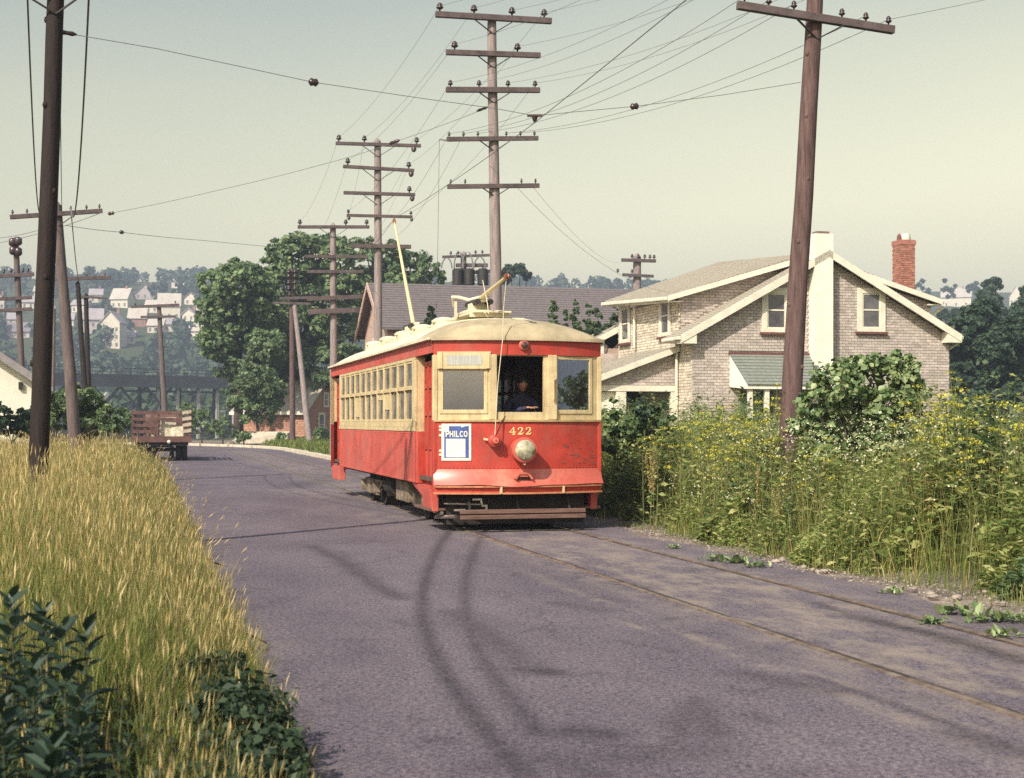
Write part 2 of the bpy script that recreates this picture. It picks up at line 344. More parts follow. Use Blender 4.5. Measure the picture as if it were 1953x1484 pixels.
def axis_vals(parts):
    out = []
    for a, b, s in parts: out += list(np.arange(a, b, s))
    return np.array(sorted(set(np.round(out, 3))))
us = axis_vals([(-900, -60, 20), (-60, -16, 2.5), (-16, 10, 0.4), (10, 60, 2.5), (60, 901, 20)])
vv = axis_vals([(-60, -20, 5), (-20, 40, 0.5), (40, 130, 2.0), (130, 300, 8), (300, 1501, 14)])
U, V = np.meshgrid(us, vv, indexing='ij')
Z = ground_h(U, V)
Xw = OX + U*CT - V*ST; Yw = OY + U*ST + V*CT
idx = np.arange(U.size).reshape(U.shape)
quads = np.stack([idx[:-1, :-1], idx[1:, :-1], idx[1:, 1:], idx[:-1, 1:]], -1).reshape(-1, 4)
dirt = np.clip(sstep(U, 1.0, 1.5)*(1-sstep(U, 2.3, 3.0))*(1-sstep(V, 14, 20)) + (1-sstep(np.abs(U+1.2), 3.5, 4.4))*(1-sstep(V, 105, 120)), 0, 1)

m = bpy.data.materials.new('verge_soil'); m.use_nodes = True; n, l = m.node_tree.nodes, m.node_tree.links
p = n['Principled BSDF']; p.inputs['Roughness'].default_value = 0.95; p.inputs['Specular IOR Level'].default_value = 0.1
tc = n.new('ShaderNodeTexCoord')
n1 = n.new('ShaderNodeTexNoise'); n1.inputs['Scale'].default_value = 1.4; n1.inputs['Detail'].default_value = 9; n1.inputs['Roughness'].default_value = 0.72; l.new(tc.outputs['Object'], n1.inputs['Vector'])
n2 = n.new('ShaderNodeTexNoise'); n2.inputs['Scale'].default_value = 22; n2.inputs['Detail'].default_value = 6; l.new(tc.outputs['Object'], n2.inputs['Vector'])
r1 = n.new('ShaderNodeValToRGB'); e = r1.color_ramp.elements; e[0].position = 0.36; e[0].color = (0.13, 0.105, 0.10, 1); e[1].position = 0.64; e[1].color = (0.33, 0.265, 0.22, 1); l.new(n1.outputs[0], r1.inputs[0])
r2 = n.new('ShaderNodeValToRGB'); e = r2.color_ramp.elements; e[0].position = 0.4; e[0].color = (0.035, 0.048, 0.020, 1); e[1].position = 0.62; e[1].color = (0.085, 0.095, 0.038, 1); l.new(n1.outputs[0], r2.inputs[0])
at = n.new('ShaderNodeAttribute'); at.attribute_name = 'dirt'
mx = n.new('ShaderNodeMix'); mx.data_type = 'RGBA'; l.new(at.outputs['Fac'], mx.inputs[0]); l.new(r2.outputs[0], mx.inputs[6]); l.new(r1.outputs[0], mx.inputs[7])
m3 = n.new('ShaderNodeMix'); m3.data_type = 'RGBA'; m3.blend_type = 'OVERLAY'; m3.inputs[0].default_value = 0.7; l.new(mx.outputs[2], m3.inputs[6]); l.new(n2.outputs[0], m3.inputs[7])
l.new(m3.outputs[2], p.inputs['Base Color'])
b = n.new('ShaderNodeBump'); b.inputs['Strength'].default_value = 0.6; b.inputs['Distance'].default_value = 0.03; l.new(n2.outputs[0], b.inputs['Height']); l.new(b.outputs[0], p.inputs['Normal'])
M_SOIL = m
ground = link('ground', np_mesh('ground', np.stack([Xw, Yw, Z], -1).reshape(-1, 3), [quads], M_SOIL, attrs={'dirt': dirt.ravel()}, smooth=True))
tag(ground, 'grassy ground with a dirt shoulder beside the road', kind='structure')

# --- asphalt: colour from noise, tyre marks and dust from two painted attributes (wear with a shape of its own)
m = bpy.data.materials.new('old_asphalt'); m.use_nodes = True; n, l = m.node_tree.nodes, m.node_tree.links
p = n['Principled BSDF']; p.inputs['Roughness'].default_value = 0.82; p.inputs['Specular IOR Level'].default_value = 0.25
tc = n.new('ShaderNodeTexCoord')
def nz(scale, detail=6, rough=0.65, src=None):
    q = n.new('ShaderNodeTexNoise'); q.inputs['Scale'].default_value = scale; q.inputs['Detail'].default_value = detail; q.inputs['Roughness'].default_value = rough
    l.new(src or tc.outputs['Object'], q.inputs['Vector']); return q.outputs[0]
def mrange(src, a, b, c=0.0, d=1.0):
    q = n.new('ShaderNodeMapRange'); q.inputs[1].default_value = a; q.inputs[2].default_value = b; q.inputs[3].default_value = c; q.inputs[4].default_value = d; l.new(src, q.inputs[0]); return q.outputs[0]
def mixc(fac, a, b, blend='MIX'):
    q = n.new('ShaderNodeMix'); q.data_type = 'RGBA'; q.blend_type = blend
    for s, i in ((fac, 0), (a, 6), (b, 7)):
        if isinstance(s, (tuple, float)): q.inputs[i].default_value = s if isinstance(s, float) else (*s, 1)
        else: l.new(s, q.inputs[i])
    return q.outputs[2]
def mth(op, a, b):
    q = n.new('ShaderNodeMath'); q.operation = op; q.use_clamp = True
    for s, i in ((a, 0), (b, 1)):
        if isinstance(s, float): q.inputs[i].default_value = s
        else: l.new(s, q.inputs[i])
    return q.outputs[0]
mpr = n.new('ShaderNodeMapping'); mpr.inputs['Rotation'].default_value = (0, 0, -TH); l.new(tc.outputs['Object'], mpr.inputs[0])
mps = n.new('ShaderNodeMapping'); mps.inputs['Scale'].default_value = (1.0, 0.45, 1); l.new(mpr.outputs[0], mps.inputs[0])
base = mixc(mrange(nz(0.55, 8, 0.7, mps.outputs[0]), 0.36, 0.66), (0.062, 0.053, 0.076), (0.100, 0.086, 0.112))
base = mixc(mrange(nz(34, 5, 0.75), 0.44, 0.58), base, mixc(1.0, base, (2.5, 2.35, 2.0), 'MULTIPLY'))     # stone chips in the tar
base = mixc(mrange(nz(110, 2), 0.58, 0.70), base, (0.42, 0.36, 0.34))
base = mixc(mrange(nz(20, 5, 0.7), 0.52, 0.66), base, mixc(1.0, base, (0.50, 0.48, 0.54), 'MULTIPLY'))
atd = n.new('ShaderNodeAttribute'); atd.attribute_name = 'dust'; ats = n.new('ShaderNodeAttribute'); ats.attribute_name = 'stain'
dustf = mth('MULTIPLY', atd.outputs['Fac'], mrange(nz(2.6, 9, 0.78, mps.outputs[0]), 0.44, 0.60))
vo = n.new('ShaderNodeTexVoronoi'); vo.feature = 'DISTANCE_TO_EDGE'; vo.inputs['Scale'].default_value = 0.42
wv = n.new('ShaderNodeVectorMath'); wv.operation = 'ADD'; nv = n.new('ShaderNodeTexNoise'); nv.inputs['Scale'].default_value = 1.3; nv.inputs['Detail'].default_value = 7; l.new(tc.outputs['Object'], nv.inputs['Vector']); l.new(tc.outputs['Object'], wv.inputs[0]); l.new(nv.outputs[1], wv.inputs[1]); l.new(wv.outputs[0], vo.inputs['Vector'])
crack = mth('MULTIPLY', mrange(vo.outputs['Distance'], 0.004, 0.022, 1.0, 0.0), mrange(nz(0.8, 3), 0.46, 0.56))
base = mixc(mth('MULTIPLY', crack, 0.28), base, (0.025, 0.02, 0.022))
base = mixc(mrange(nz(3.3, 7, 0.7), 0.60, 0.70, 0.0, 0.28), base, (0.045, 0.038, 0.048))
base = mixc(dustf, base, (0.29, 0.235, 0.20))
stf = mth('MULTIPLY', mth('MULTIPLY', ats.outputs['Fac'], mrange(nz(6, 8, 0.8), 0.32, 0.58, 0.45, 1.15)), mrange(nz(45, 3), 0.35, 0.60, 0.55, 1.2))
base = mixc(stf, base, (0.022, 0.018, 0.024))
l.new(base, p.inputs['Base Color'])
b = n.new('ShaderNodeBump'); b.inputs['Strength'].default_value = 0.55; b.inputs['Distance'].default_value = 0.012; l.new(nz(75, 4), b.inputs['Height']); l.new(b.outputs[0], p.inputs['Normal'])
M_ASPHALT = m

MARKS = [  # tyre streaks and smears seen on the road (photo pixels), half width in metres, strength
    ([(862,1006),(838,1040),(818,1085),(806,1130),(806,1180),(818,1225),(848,1285),(890,1345),(935,1405),(985,1460),(1010,1490)], 0.062, 0.70),
    ([(925,1012),(905,1050),(890,1095),(886,1140),(893,1190),(915,1245),(950,1300),(990,1350),(1030,1400)], 0.062, 0.58),
    ([(596,1042),(650,1068),(690,1096),(725,1122),(765,1142)], 0.11, 0.55),
    ([(860,1165),(905,1195),(960,1235),(1010,1275)], 0.14, 0.45), ([(1010,1278),(1040,1282)], 0.14, 0.7),
    ([(1085,1395),(1150,1400)], 0.13, 0.65), ([(1290,1385),(1330,1335),(1360,1400)], 0.10, 0.4), ([(1420,1285),(1500,1300),(1600,1320)], 0.12, 0.45),
    ([(1545,1290),(1680,1335),(1953,1430)], 0.05, 0.55), ([(1650,1180),(1800,1215),(1960,1262)], 0.12, 0.75),
    ([(1180,1445),(1330,1430)], 0.16, 0.35), ([(1640,1180),(1560,1150)], 0.06, 0.5), ([(1060,1150),(1150,1165)], 0.12, 0.35),
    ([(700,900),(650,905),(560,930)], 0.5, 0.3), ([(1830,1400),(1960,1440)], 0.12, 0.5), ([(900,1470),(1060,1440),(1130,1480)], 0.12, 0.3),
]
rs_ = random.Random(5)
for k in range(24):                                     # drips and short smears
    x, y = rs_.uniform(640, 1900), rs_.uniform(1030, 1480); q = rs_.uniform(6, 50); MARKS.append(([(x, y), (x+q, y+rs_.uniform(-8, 14))], rs_.uniform(0.02, 0.09), rs_.uniform(0.15, 0.38)))
def seg_dist(X, Y, pts):
    d = np.full(X.shape, 1e9)
    for (ax, ay), (bx, by) in zip(pts[:-1], pts[1:]):
        L = (bx-ax)**2+(by-ay)**2+1e-9; t = np.clip(((X-ax)*(bx-ax)+(Y-ay)*(by-ay))/L, 0, 1)
        d = np.minimum(d, np.hypot(X-ax-t*(bx-ax), Y-ay-t*(by-ay)))
    return d
LE = -4.78
ts = np.linspace(0, 1, 126)
vs_ = axis_vals([(-24, -17, 0.25), (-17, 2, 0.05), (2, 14, 0.15), (14, 62, 0.5), (62, 62.6, 1)])
T, V = np.meshgrid(ts, vs_, indexing='ij')
lo = LE + 0.10*np.sin(V*1.1) + 0.06*np.sin(V*3.1+1)
U = lo + (right_edge(V)-lo)*T
Xr = OX + U*CT - V*ST; Yr = OY + U*ST + V*CT
stain = np.zeros(U.shape)
for pts, w, s in MARKS:
    g = [gpx(*q) for q in pts]; d = seg_dist(Xr, Yr, [(a.x, a.y) for a in g])
    stain = np.maximum(stain, s*np.exp(-(d/(w*1.15))**2))
trk = np.exp(-((np.abs(U)-0.35)/0.75)**4)*(0.75+0.25*sstep(-V, -2, 6)) + 0.8*np.exp(-((U+1.45)/0.10)**2)*sstep(-V, 2, 9) + 0.6*np.exp(-((U-right_edge(V))/0.25)**2) + 0.5*np.exp(-((U-lo)/0.15)**2)
patch = 0.9*np.exp(-((U+1.7)/0.6)**2-((V-13)/2.2)**2) + 0.7*np.exp(-((U+1.5)/0.4)**2-((V-3.5)/2)**2)
seam = seg_dist(Xr, Yr, [(a.x, a.y) for a in (gpx(*q) for q in [(1120, 1166), (1300, 1222), (1560, 1288), (1700, 1334), (1830, 1378), (1960, 1424)])])
dust = np.clip(trk + patch + 0.9*np.exp(-(seam/0.035)**2), 0, 1)*0.85
idx = np.arange(U.size).reshape(U.shape)
quads = np.stack([idx[:-1, :-1], idx[1:, :-1], idx[1:, 1:], idx[:-1, 1:]], -1).reshape(-1, 4)
crown = 0.0*U
Vv = np.stack([Xr, Yr, crown], -1).reshape(-1, 3)
# the bend to the left beyond v = 62
RC = 34.0; UC = LE - RC + 0.0
tb = np.linspace(0, 1, 15); ab = np.linspace(0, R(78), 40)
TB, AB = np.meshgrid(tb, ab, indexing='ij')
rad = RC + TB*(right_edge(80.0)-LE)
UB = UC + rad*np.cos(AB); VB = 62.0 + rad*np.sin(AB)
XB = OX + UB*CT - VB*ST; YB = OY + UB*ST + VB*CT
ib = np.arange(UB.size).reshape(UB.shape)
qb = np.stack([ib[:-1, :-1], ib[1:, :-1], ib[1:, 1:], ib[:-1, 1:]], -1).reshape(-1, 4) + len(Vv)
Vv = np.concatenate([Vv, np.stack([XB, YB, 0*XB], -1).reshape(-1, 3)])
road = link('road', np_mesh('road', Vv, [quads, qb], M_ASPHALT, attrs={'stain': np.concatenate([stain.ravel(), np.zeros(UB.size)]), 'dust': np.concatenate([dust.ravel(), np.full(UB.size, 0.25)])}))
tag(road, 'grey asphalt road with dark tyre marks', kind='structure')

# --- rails set in the road
M_GROOVE = pmat('flangeway_dirt', (0.055, 0.04, 0.035), 0.9, 0.4, 9, dirt=(0.25, 0.17, 0.12), dirtscale=1.5, dirtlo=0.5, dirthi=0.65)
railbed = empty('tram_track', (OX, OY, 0), TH); tag(railbed, 'pair of rusty tram rails sunk in the road', kind='structure')
for s in (-1, 1):
    mb = MB()
    for k in range(60):
        a = -24 + k*1.45; mb.box(s*0.79-0.024, s*0.79+0.024, a, a+1.45, -0.03, 0.010 + 0.002*math.sin(k*2.1))
    tag(mb.build('rail', M_RAIL, railbed), kind='structure')
    mb = MB(); x = s*0.79 - s*0.06; mb.box(x-0.018, x+0.018, -24, 63, -0.03, 0.005); tag(mb.build('flangeway', M_GROOVE, railbed), kind='structure')

# --- kerb at the far right, in stones
kerb = empty('kerb', (OX, OY, 0), TH); tag(kerb, 'pale stone kerb along the grass bank', kind='structure')
for i in range(17):
    a = 17 + i*2.7; mb = MB(); j = random.uniform(-0.03, 0.03)
    mb.box(2.42+j, 2.72+j, a+0.03, a+2.67, -0.05, 0.17+random.uniform(-0.02, 0.02)); mb.build('kerb_stone', M_KERB, kerb, bevel=0.02)
for i in range(12):
    a0 = R(2+i*6); a1 = R(7.6+i*6); mb = MB(); r0, r1 = RC+(right_edge(80.0)-LE)+0.06, RC+(right_edge(80.0)-LE)+0.38
    P = [(UC+r*math.cos(a), 62+r*math.sin(a)) for r, a in ((r0, a0), (r1, a0), (r1, a1), (r0, a1))]
    mb.hexa([(p[0], p[1], -0.05) for p in P] + [(p[0], p[1], 0.16) for p in P]); mb.build('kerb_stone', M_KERB, kerb, bevel=0.02)

# ------------------------------------------------------------------ the tram
tram = empty('tram', (OX, OY, 0), TH, 'red and cream single tram numbered 422 running down the road', 'tram')
HW = 1.31
YF, YB0, YB1, YE = 1.75, 10.75, 12.15, 12.5            # end of front platform, body, rear platform post, tail
def arc(u): return 0.30*(u/HW)**2
NU = 17
ulist = [-HW + 2*HW*i/(NU-1) for i in range(NU)]

# dash panel (front), curved, with thickness
mb = MB()
ring = [(u, arc(u)) for u in ulist]
mb.grid([[(u, y, z) for (u, y) in ring] for z in (0.94, 1.15, 1.40, 1.66)])
mb.grid([[(u*0.97, y+0.05, z) for (u, y) in ring] for z in (0.94, 1.66)])
mb.grid([[(u, y, 1.66) for (u, y) in ring], [(u*0.97, y+0.05, 1.66) for (u, y) in ring]])
mb.build('dash_panel', M_RED, tram, smooth=True, auto=35)
mb = MB()                                               # battered flaring apron below it
P = []
for k, (z, o) in enumerate(((0.945, 0.000), (0.90, 0.012), (0.82, 0.045), (0.75, 0.085), (0.705, 0.115))):
    row = []
    for i, (u, y) in enumerate(ring):
        w = 0.012*math.sin(i*1.1+k*0.8)*(k > 1) + (0.02*math.sin(i*0.55+0.5) if k == 4 else 0)
        nx = 2*0.30*u/HW**2; ln = math.hypot(nx, 1)
        row.append((u + o*nx/ln*-1*-1*0.0 + u*o*0.12, y - o + w*0.5, z + (w*0.6 if k == 4 else 0)))
    P.append(row)
mb.grid(P); mb.grid([[(p[0]*0.98, p[1]+0.02, p[2]) for p in r] for r in P])
mb.build('apron', M_APRON, tram, smooth=True, auto=50)
mb = MB()                                               # bumper channel
for z0, z1, o in ((0.575, 0.60, 0.10), (0.675, 0.70, 0.10)):
    for i in range(NU-1):
        (u0, y0), (u1, y1) = ring[i], ring[i+1]
        mb.hexa([(u0, y0-o, z0), (u1, y1-o, z0), (u1, y1+0.05, z0), (u0, y0+0.05, z0), (u0, y0-o, z1), (u1, y1-o, z1), (u1, y1+0.05, z1), (u0, y0+0.05, z1)])
mb.build('bumper_flange', pmat('bumper_flange_paint', (0.50, 0.20, 0.10), 0.5, 0.25, 6), tram)
mb = MB(); mb.grid([[(u, y-0.045, z) for (u, y) in ring] for z in (0.60, 0.675)]); mb.build('bumper_web', M_RED, tram, smooth=True)
for u in (-0.36, 0.62):
    mb = MB(); mb.box(u-0.015, u+0.015, arc(u)-0.11, arc(u), 0.585, 0.69); mb.build('bumper_rib', M_CREAM, tram)
mb = MB()                                               # coupler pocket on the apron
mb.prism([(-0.16, 0.80), (0.12, 0.80), (0.05, 0.885), (-0.09, 0.885)], 'y', -0.10, -0.02); mb.build('coupler_pocket', M_BLACKIRON, tram)
mb = MB(); mb.bar((-0.15, -0.115, 0.80), (-0.09, -0.105, 0.885), 0.03, 0.03); mb.bar((0.11, -0.115, 0.80), (0.05, -0.105, 0.885), 0.03, 0.03); mb.bar((-0.09, -0.105, 0.885), (0.05, -0.105, 0.885), 0.03, 0.03); mb.bar((-0.08, -0.12, 0.845), (0.04, -0.12, 0.845), 0.02, 0.02); mb.build('pocket_lip', M_APRON, tram)

# window band, three facets
FP = [Vector((-HW, 0.30)), Vector((-0.46, 0.037)), Vector((0.46, 0.037)), Vector((HW, 0.30))]
def facet(i):
    a, b = FP[i], FP[i+1]; d = (b-a); L = d.length; d /= L; nrm = Vector((d.y, -d.x))      # outward
    if nrm.y > 0: nrm = -nrm
    return a, d, nrm, L
def fbox(mb, i, a0, a1, z0, z1, d0, d1):
    """a box on front facet i: a along it, d outward"""
    a, d, nn, L = facet(i)
    q = [a + d*s + nn*t for s, t in ((a0, d1), (a1, d1), (a1, d0), (a0, d0))]
    return mb.hexa([(p.x, p.y, z0) for p in q] + [(p.x, p.y, z1) for p in q])
def front_window(i, a0, a1, z0, z1, pane=True, top=2.66):
    L = facet(i)[3]; mb = MB()
    fbox(mb, i, 0.0, a0, 1.665, top, -0.05, 0.0); fbox(mb, i, a1, L, 1.665, top, -0.05, 0.0)
    fbox(mb, i, a0, a1, 1.665, z0, -0.05, 0.0)
    if z1 < top: fbox(mb, i, a0, a1, z1, top, -0.05, 0.0)
    w = mb.build('front_window_frame', M_CREAM, tram)
    mb = MB()                                           # sash, proud of the frame
    s = 0.045
    fbox(mb, i, a0-0.012, a0+s, z0-0.015, z1, -0.03, 0.014); fbox(mb, i, a1-s, a1+0.012, z0-0.015, z1, -0.03, 0.014); fbox(mb, i, a0+s, a1-s, z0-0.015, z0+s, -0.03, 0.014)
    if z1 < top: fbox(mb, i, a0+s, a1-s, z1-s, z1, -0.03, 0.014)
    if pane: mb.build('sash', M_CREAM, w, bevel=0.004)
    if pane:
        mb = MB(); fbox(mb, i, a0+s, a1-s, z0+s, z1 - (s if z1 < top else 0), -0.012, -0.006); mb.build('window_pane', M_GLASS, w)
    return w
front_window(0, 0.10, 0.80, 1.79, 2.46)
front_window(1, 0.065, 0.785, 1.80, 2.64, pane=False)
front_window(2, 0.05, 0.72, 1.79, 2.64)
mb = MB()                                               # the ledge under the windows
rl = [(u, arc(u)-0.03) for u in ulist]
for i in range(NU-1):
    (u0, y0), (u1, y1) = rl[i], rl[i+1]
    mb.hexa([(u0, y0, 1.655), (u1, y1, 1.655), (u1, y1+0.06, 1.655), (u0, y0+0.06, 1.655), (u0, y0, 1.685), (u1, y1, 1.685), (u1, y1+0.06, 1.685), (u0, y0+0.06, 1.685)])
mb.build('window_ledge', pmat('ledge_paint', (0.42, 0.31, 0.15), 0.6, 0.2, 6), tram)
for i, (c, w) in enumerate(((FP[1], 0.055), (FP[2], 0.07))):
    mb = MB(); mb.box(c.x-w, c.x+w, c.y-0.03, c.y+0.05, 1.686, 2.66); mb.build('front_post', M_CREAM, tram, bevel=0.008)
for s in (-1, 1):
    mb = MB(); mb.box(s*(HW-0.06), s*(HW+0.012), 0.27, 0.37, 1.665, 2.655); mb.build('corner_post', M_CREAM, tram, bevel=0.012)
    mb = MB(); mb.box(s*(HW-0.06), s*(HW+0.010), 0.275, 0.37, 0.62, 1.66); mb.build('corner_post', M_RED, tram, bevel=0.012)
# destination box over the left window
mb = MB(); fbox(mb, 0, 0.06, 0.86, 2.44, 2.70, 0.0, 0.055); sign = mb.build('destination_box', M_CREAM, tram, bevel=0.006)
mb = MB(); fbox(mb, 0, 0.20, 0.73, 2.50, 2.645, 0.056, 0.060); mb.build('box_pane', pmat('blind_linen', (0.42, 0.42, 0.40), 0.3, 0.25, 5, stretch=(14, 14, 0.4)), sign)
for a in (0.09, 0.79):
    mb = MB(); fbox(mb, 0, a, a+0.05, 2.45, 2.69, 0.056, 0.066); mb.build('box_batten', M_CREAM, sign)
# letterboard
mb = MB(); mb.grid([[(u, arc(u)-0.01, z) for u in ulist] for z in (2.655, 2.93)]); mb.grid([[(u*.97, arc(u)+0.05, z) for u in ulist] for z in (2.655, 2.93)])
mb.grid([[(u, arc(u)-0.01, 2.655) for u in ulist], [(u*.97, arc(u)+0.05, 2.655) for u in ulist]]); mb.build('front_letterboard', M_RED, tram, smooth=True, auto=35)
mb = MB(); mb.lathe([(0.075, 0), (0.08, 0.03), (0.06, 0.05)], (0.0, -0.01, 2.80), (0, -1, 0), 16); q = mb.build('roof_lamp', M_APRON, tram, smooth=True, auto=40)
mb = MB(); mb.lathe([(0.055, 0.0), (0.05, 0.025), (0.02, 0.045)], (0.0, -0.058, 2.80), (0, -1, 0), 14); mb.build('lamp_lens', pmat('dark_lens', (0.08, 0.04, 0.035), 0.1, 0.3, 8, spec=0.8), q, smooth=True, auto=40)
# headlight, bell and gong
hl = MB().lathe([(0.165, 0), (0.175, 0.10), (0.188, 0.22), (0.193, 0.24), (0.18, 0.275), (0.16, 0.28)], (-0.045, 0.0, 1.235), (0, -1, 0), 28).build('headlight', M_APRON, tram, smooth=True, auto=35)
MB().lathe([(0.157, 0), (0.150, 0.02), (0.11, 0.05), (0.05, 0.065), (0.0, 0.068)], (-0.045, -0.278, 1.235), (0, -1, 0), 24).build('headlight_lens', M_LENS, hl, smooth=True)
MB().bar((-0.045, -0.23, 1.045), (-0.045, -0.23, 1.015), 0.04, 0.03).build('headlight_catch', M_CREAM, hl)
g = MB().lathe([(0.03, 0), (0.095, 0.02), (0.10, 0.10), (0.098, 0.13), (0.06, 0.15), (0.055, 0.165), (0.025, 0.17), (0.02, 0.20)], (-0.46, 0.025, 1.375), (0, -1, 0), 22).build('retriever', M_RED, tram, smooth=True, auto=30)
MB().lathe([(0.045, 0), (0.04, 0.02)], (-0.46, -0.15, 1.375), (0, -1, 0), 14).build('retriever_hub', M_APRON, g, smooth=True, auto=30)
MB().bar((-0.60, 0.03, 1.40), (-0.54, -0.05, 1.385), 0.02, 0.03).build('retriever_bracket', M_CREAM, g)
# number 422: slab-serif figures laid on the curved dash
def ribbon(mb, pts, w, conv):
    """pts (x, y[, width factor]) -> flat strokes, both faces"""
    for a, b in zip(pts[:-1], pts[1:]):
        ax, ay, bx, by = a[0], a[1], b[0], b[1]; wa = w*(a[2] if len(a) > 2 else 1); wb = w*(b[2] if len(b) > 2 else 1)
        d = Vector((bx-ax, by-ay)); d.normalize(); p = Vector((-d.y, d.x)); e = d*(w*0.25)
        mb.poly([conv(ax-e.x+p.x*wa/2, ay-e.y+p.y*wa/2), conv(ax-e.x-p.x*wa/2, ay-e.y-p.y*wa/2), conv(bx+e.x-p.x*wb/2, by+e.y-p.y*wb/2), conv(bx+e.x+p.x*wb/2, by+e.y+p.y*wb/2)])
def dash_conv(u0, z0, h, off=0.006): return lambda x, y: (u0+x*h, arc(u0+x*h)-off, z0+y*h)
FIG4 = [[(0.62, 0.0), (0.62, 1.0)], [(0.60, 0.98, 0.5), (0.04, 0.33, 0.5)], [(0.04, 0.33, 0.7), (0.92, 0.33, 0.7)], [(0.40, 0.03, 0.55), (0.86, 0.03, 0.55)]]
FIG2 = [[(0.10, 0.72, 1.2), (0.16, 0.90, 0.7), (0.38, 0.99, 0.6), (0.62, 0.93, 0.9), (0.70, 0.74, 1.2), (0.60, 0.52, 1.0), (0.34, 0.28, 0.7), (0.10, 0.06, 0.6)], [(0.08, 0.07, 1.0), (0.55, 0.07, 1.3), (0.74, 0.12, 0.8), (0.80, 0.30, 0.5)]]
num = None
for k, fig in enumerate((FIG4, FIG2, FIG2)):
    mb = MB()
    for st in fig: ribbon(mb, st, 0.20, dash_conv(-0.215+k*0.125, 1.465, 0.105, 0.006+0.0005*k))
    mb.build('number_figure', M_GOLD, tram)
# advertising poster with its clips
def pconv(off): return lambda a, z: (lambda u: (u, arc(u)-off, z))(-1.20+a)
def sheet(name, a0, a1, z0, z1, off, mt, par, pts=None):
    mb = MB(); c = pconv(off); k = 6
    mb.grid([[c(a0+(a1-a0)*i/k, z) for i in range(k+1)] for z in (z0, z1)]); return mb.build(name, mt, par)
mb = MB(); c0, c1 = pconv(0.004), pconv(0.014)
for i in range(6):
    a, b = 0.42*i/6, 0.42*(i+1)/6
    mb.hexa([c1(a, 1.075), c1(b, 1.075), c0(b, 1.075), c0(a, 1.075), c1(a, 1.625), c1(b, 1.625), c0(b, 1.625), c0(a, 1.625)])
poster = mb.build('advert_board', M_SIGNWHITE, tram); poster['label'] = 'white edged advertising card with blue field'
sheet('card_field', 0.035, 0.385, 1.115, 1.59, 0.017, M_SIGNBLUE, poster)
sheet('card_paper', 0.06, 0.335, 1.125, 1.40, 0.020, M_SIGNWHITE, poster)
mb = MB(); c = pconv(0.0195); mb.poly([c(0.04, 1.585), c(0.04, 1.50), c(0.34, 1.588)]); mb.build('card_corner', M_SIGNWHITE, poster)
L_P = [[(0.1, 0), (0.1, 1)], [(0.1, 0.92), (0.6, 0.92), (0.72, 0.72), (0.6, 0.5), (0.1, 0.5)]]
L_H = [[(0.1, 0), (0.1, 1)], [(0.7, 0), (0.7, 1)], [(0.1, 0.5), (0.7, 0.5)]]
L_I = [[(0.2, 0), (0.2, 1)]]
L_L = [[(0.1, 1), (0.1, 0.06), (0.6, 0.06)]]
L_C = [[(0.72, 0.82), (0.5, 0.95), (0.22, 0.85), (0.12, 0.5), (0.22, 0.15), (0.5, 0.05), (0.72, 0.18)]]
L_O = [[(0.42, 0.96), (0.16, 0.82), (0.10, 0.5), (0.16, 0.18), (0.42, 0.04), (0.68, 0.18), (0.74, 0.5), (0.68, 0.82), (0.42, 0.96)]]
x = 0.055; mb = MB(); cc = pconv(0.0225)
for lt, w in ((L_P, 0.8), (L_H, 0.85), (L_I, 0.45), (L_L, 0.7), (L_C, 0.85), (L_O, 0.85)):
    for st in lt: ribbon(mb, st, 0.19, (lambda x0: lambda a, b: cc(x0+a*0.066, 1.43+b*0.085))(x))
    x += w*0.070
mb.build('card_lettering', M_SIGNWHITE, poster)
for z in (1.16, 1.22, 1.45, 1.53, 1.58): MB().lathe([(0.022, 0), (0.016, 0.02)], (-1.215, arc(-1.215)-0.002, z), (0, -1, 0), 8).build('card_clip', M_SIGNWHITE, poster)
MB().box(0.45, 0.475, 0.0, -0.045, 2.13, 2.36).box(0.45, 0.475, -0.02, -0.05, 1.98, 2.13).box(0.475, 0.50, -0.02, -0.05, 2.28, 2.33).build('wiper_handle', M_CREAM, tram, bevel=0.006)
rs_ = random.Random(12); mb = MB()                      # scuffed paint on the right of the dash
for k in range(26):
    u, z = rs_.uniform(0.62, 1.18), rs_.uniform(1.02, 1.38); q = rs_.uniform(0.02, 0.10); s_ = rs_.uniform(-0.4, 0.1)
    ribbon(mb, [(u, z, 0.4), (u+q*0.5, z+q*s_*0.5, 1), (min(1.27, u+q), z+q*s_, 0.3)], rs_.uniform(0.008, 0.026), lambda a, b: (a, arc(a)-0.0035, b))
tag(mb.build('paint_scuff', pmat('scuffed_paint', (0.27, 0.085, 0.068), 0.7, 0.35, 14), tram), kind='stuff')
mb = MB()                                               # rivet rows
for z in (0.965, 1.635):
    for k in range(44): u = -1.27+2.54*k/43; mb.lathe([(0.011, 0), (0.008, 0.006), (0.0, 0.008)], (u, arc(u)-0.001, z), (0, -1, 0), 6)
for s in (-1, 1):
    for z in (0.71, 1.47):
        for k in range(90): mb.lathe([(0.011, 0), (0.008, 0.006), (0.0, 0.008)], (s*HW, YF+0.05+k*0.0995, z), (s, 0, 0), 6)
tag(mb.build('rivets', M_RED, tram), kind='stuff')
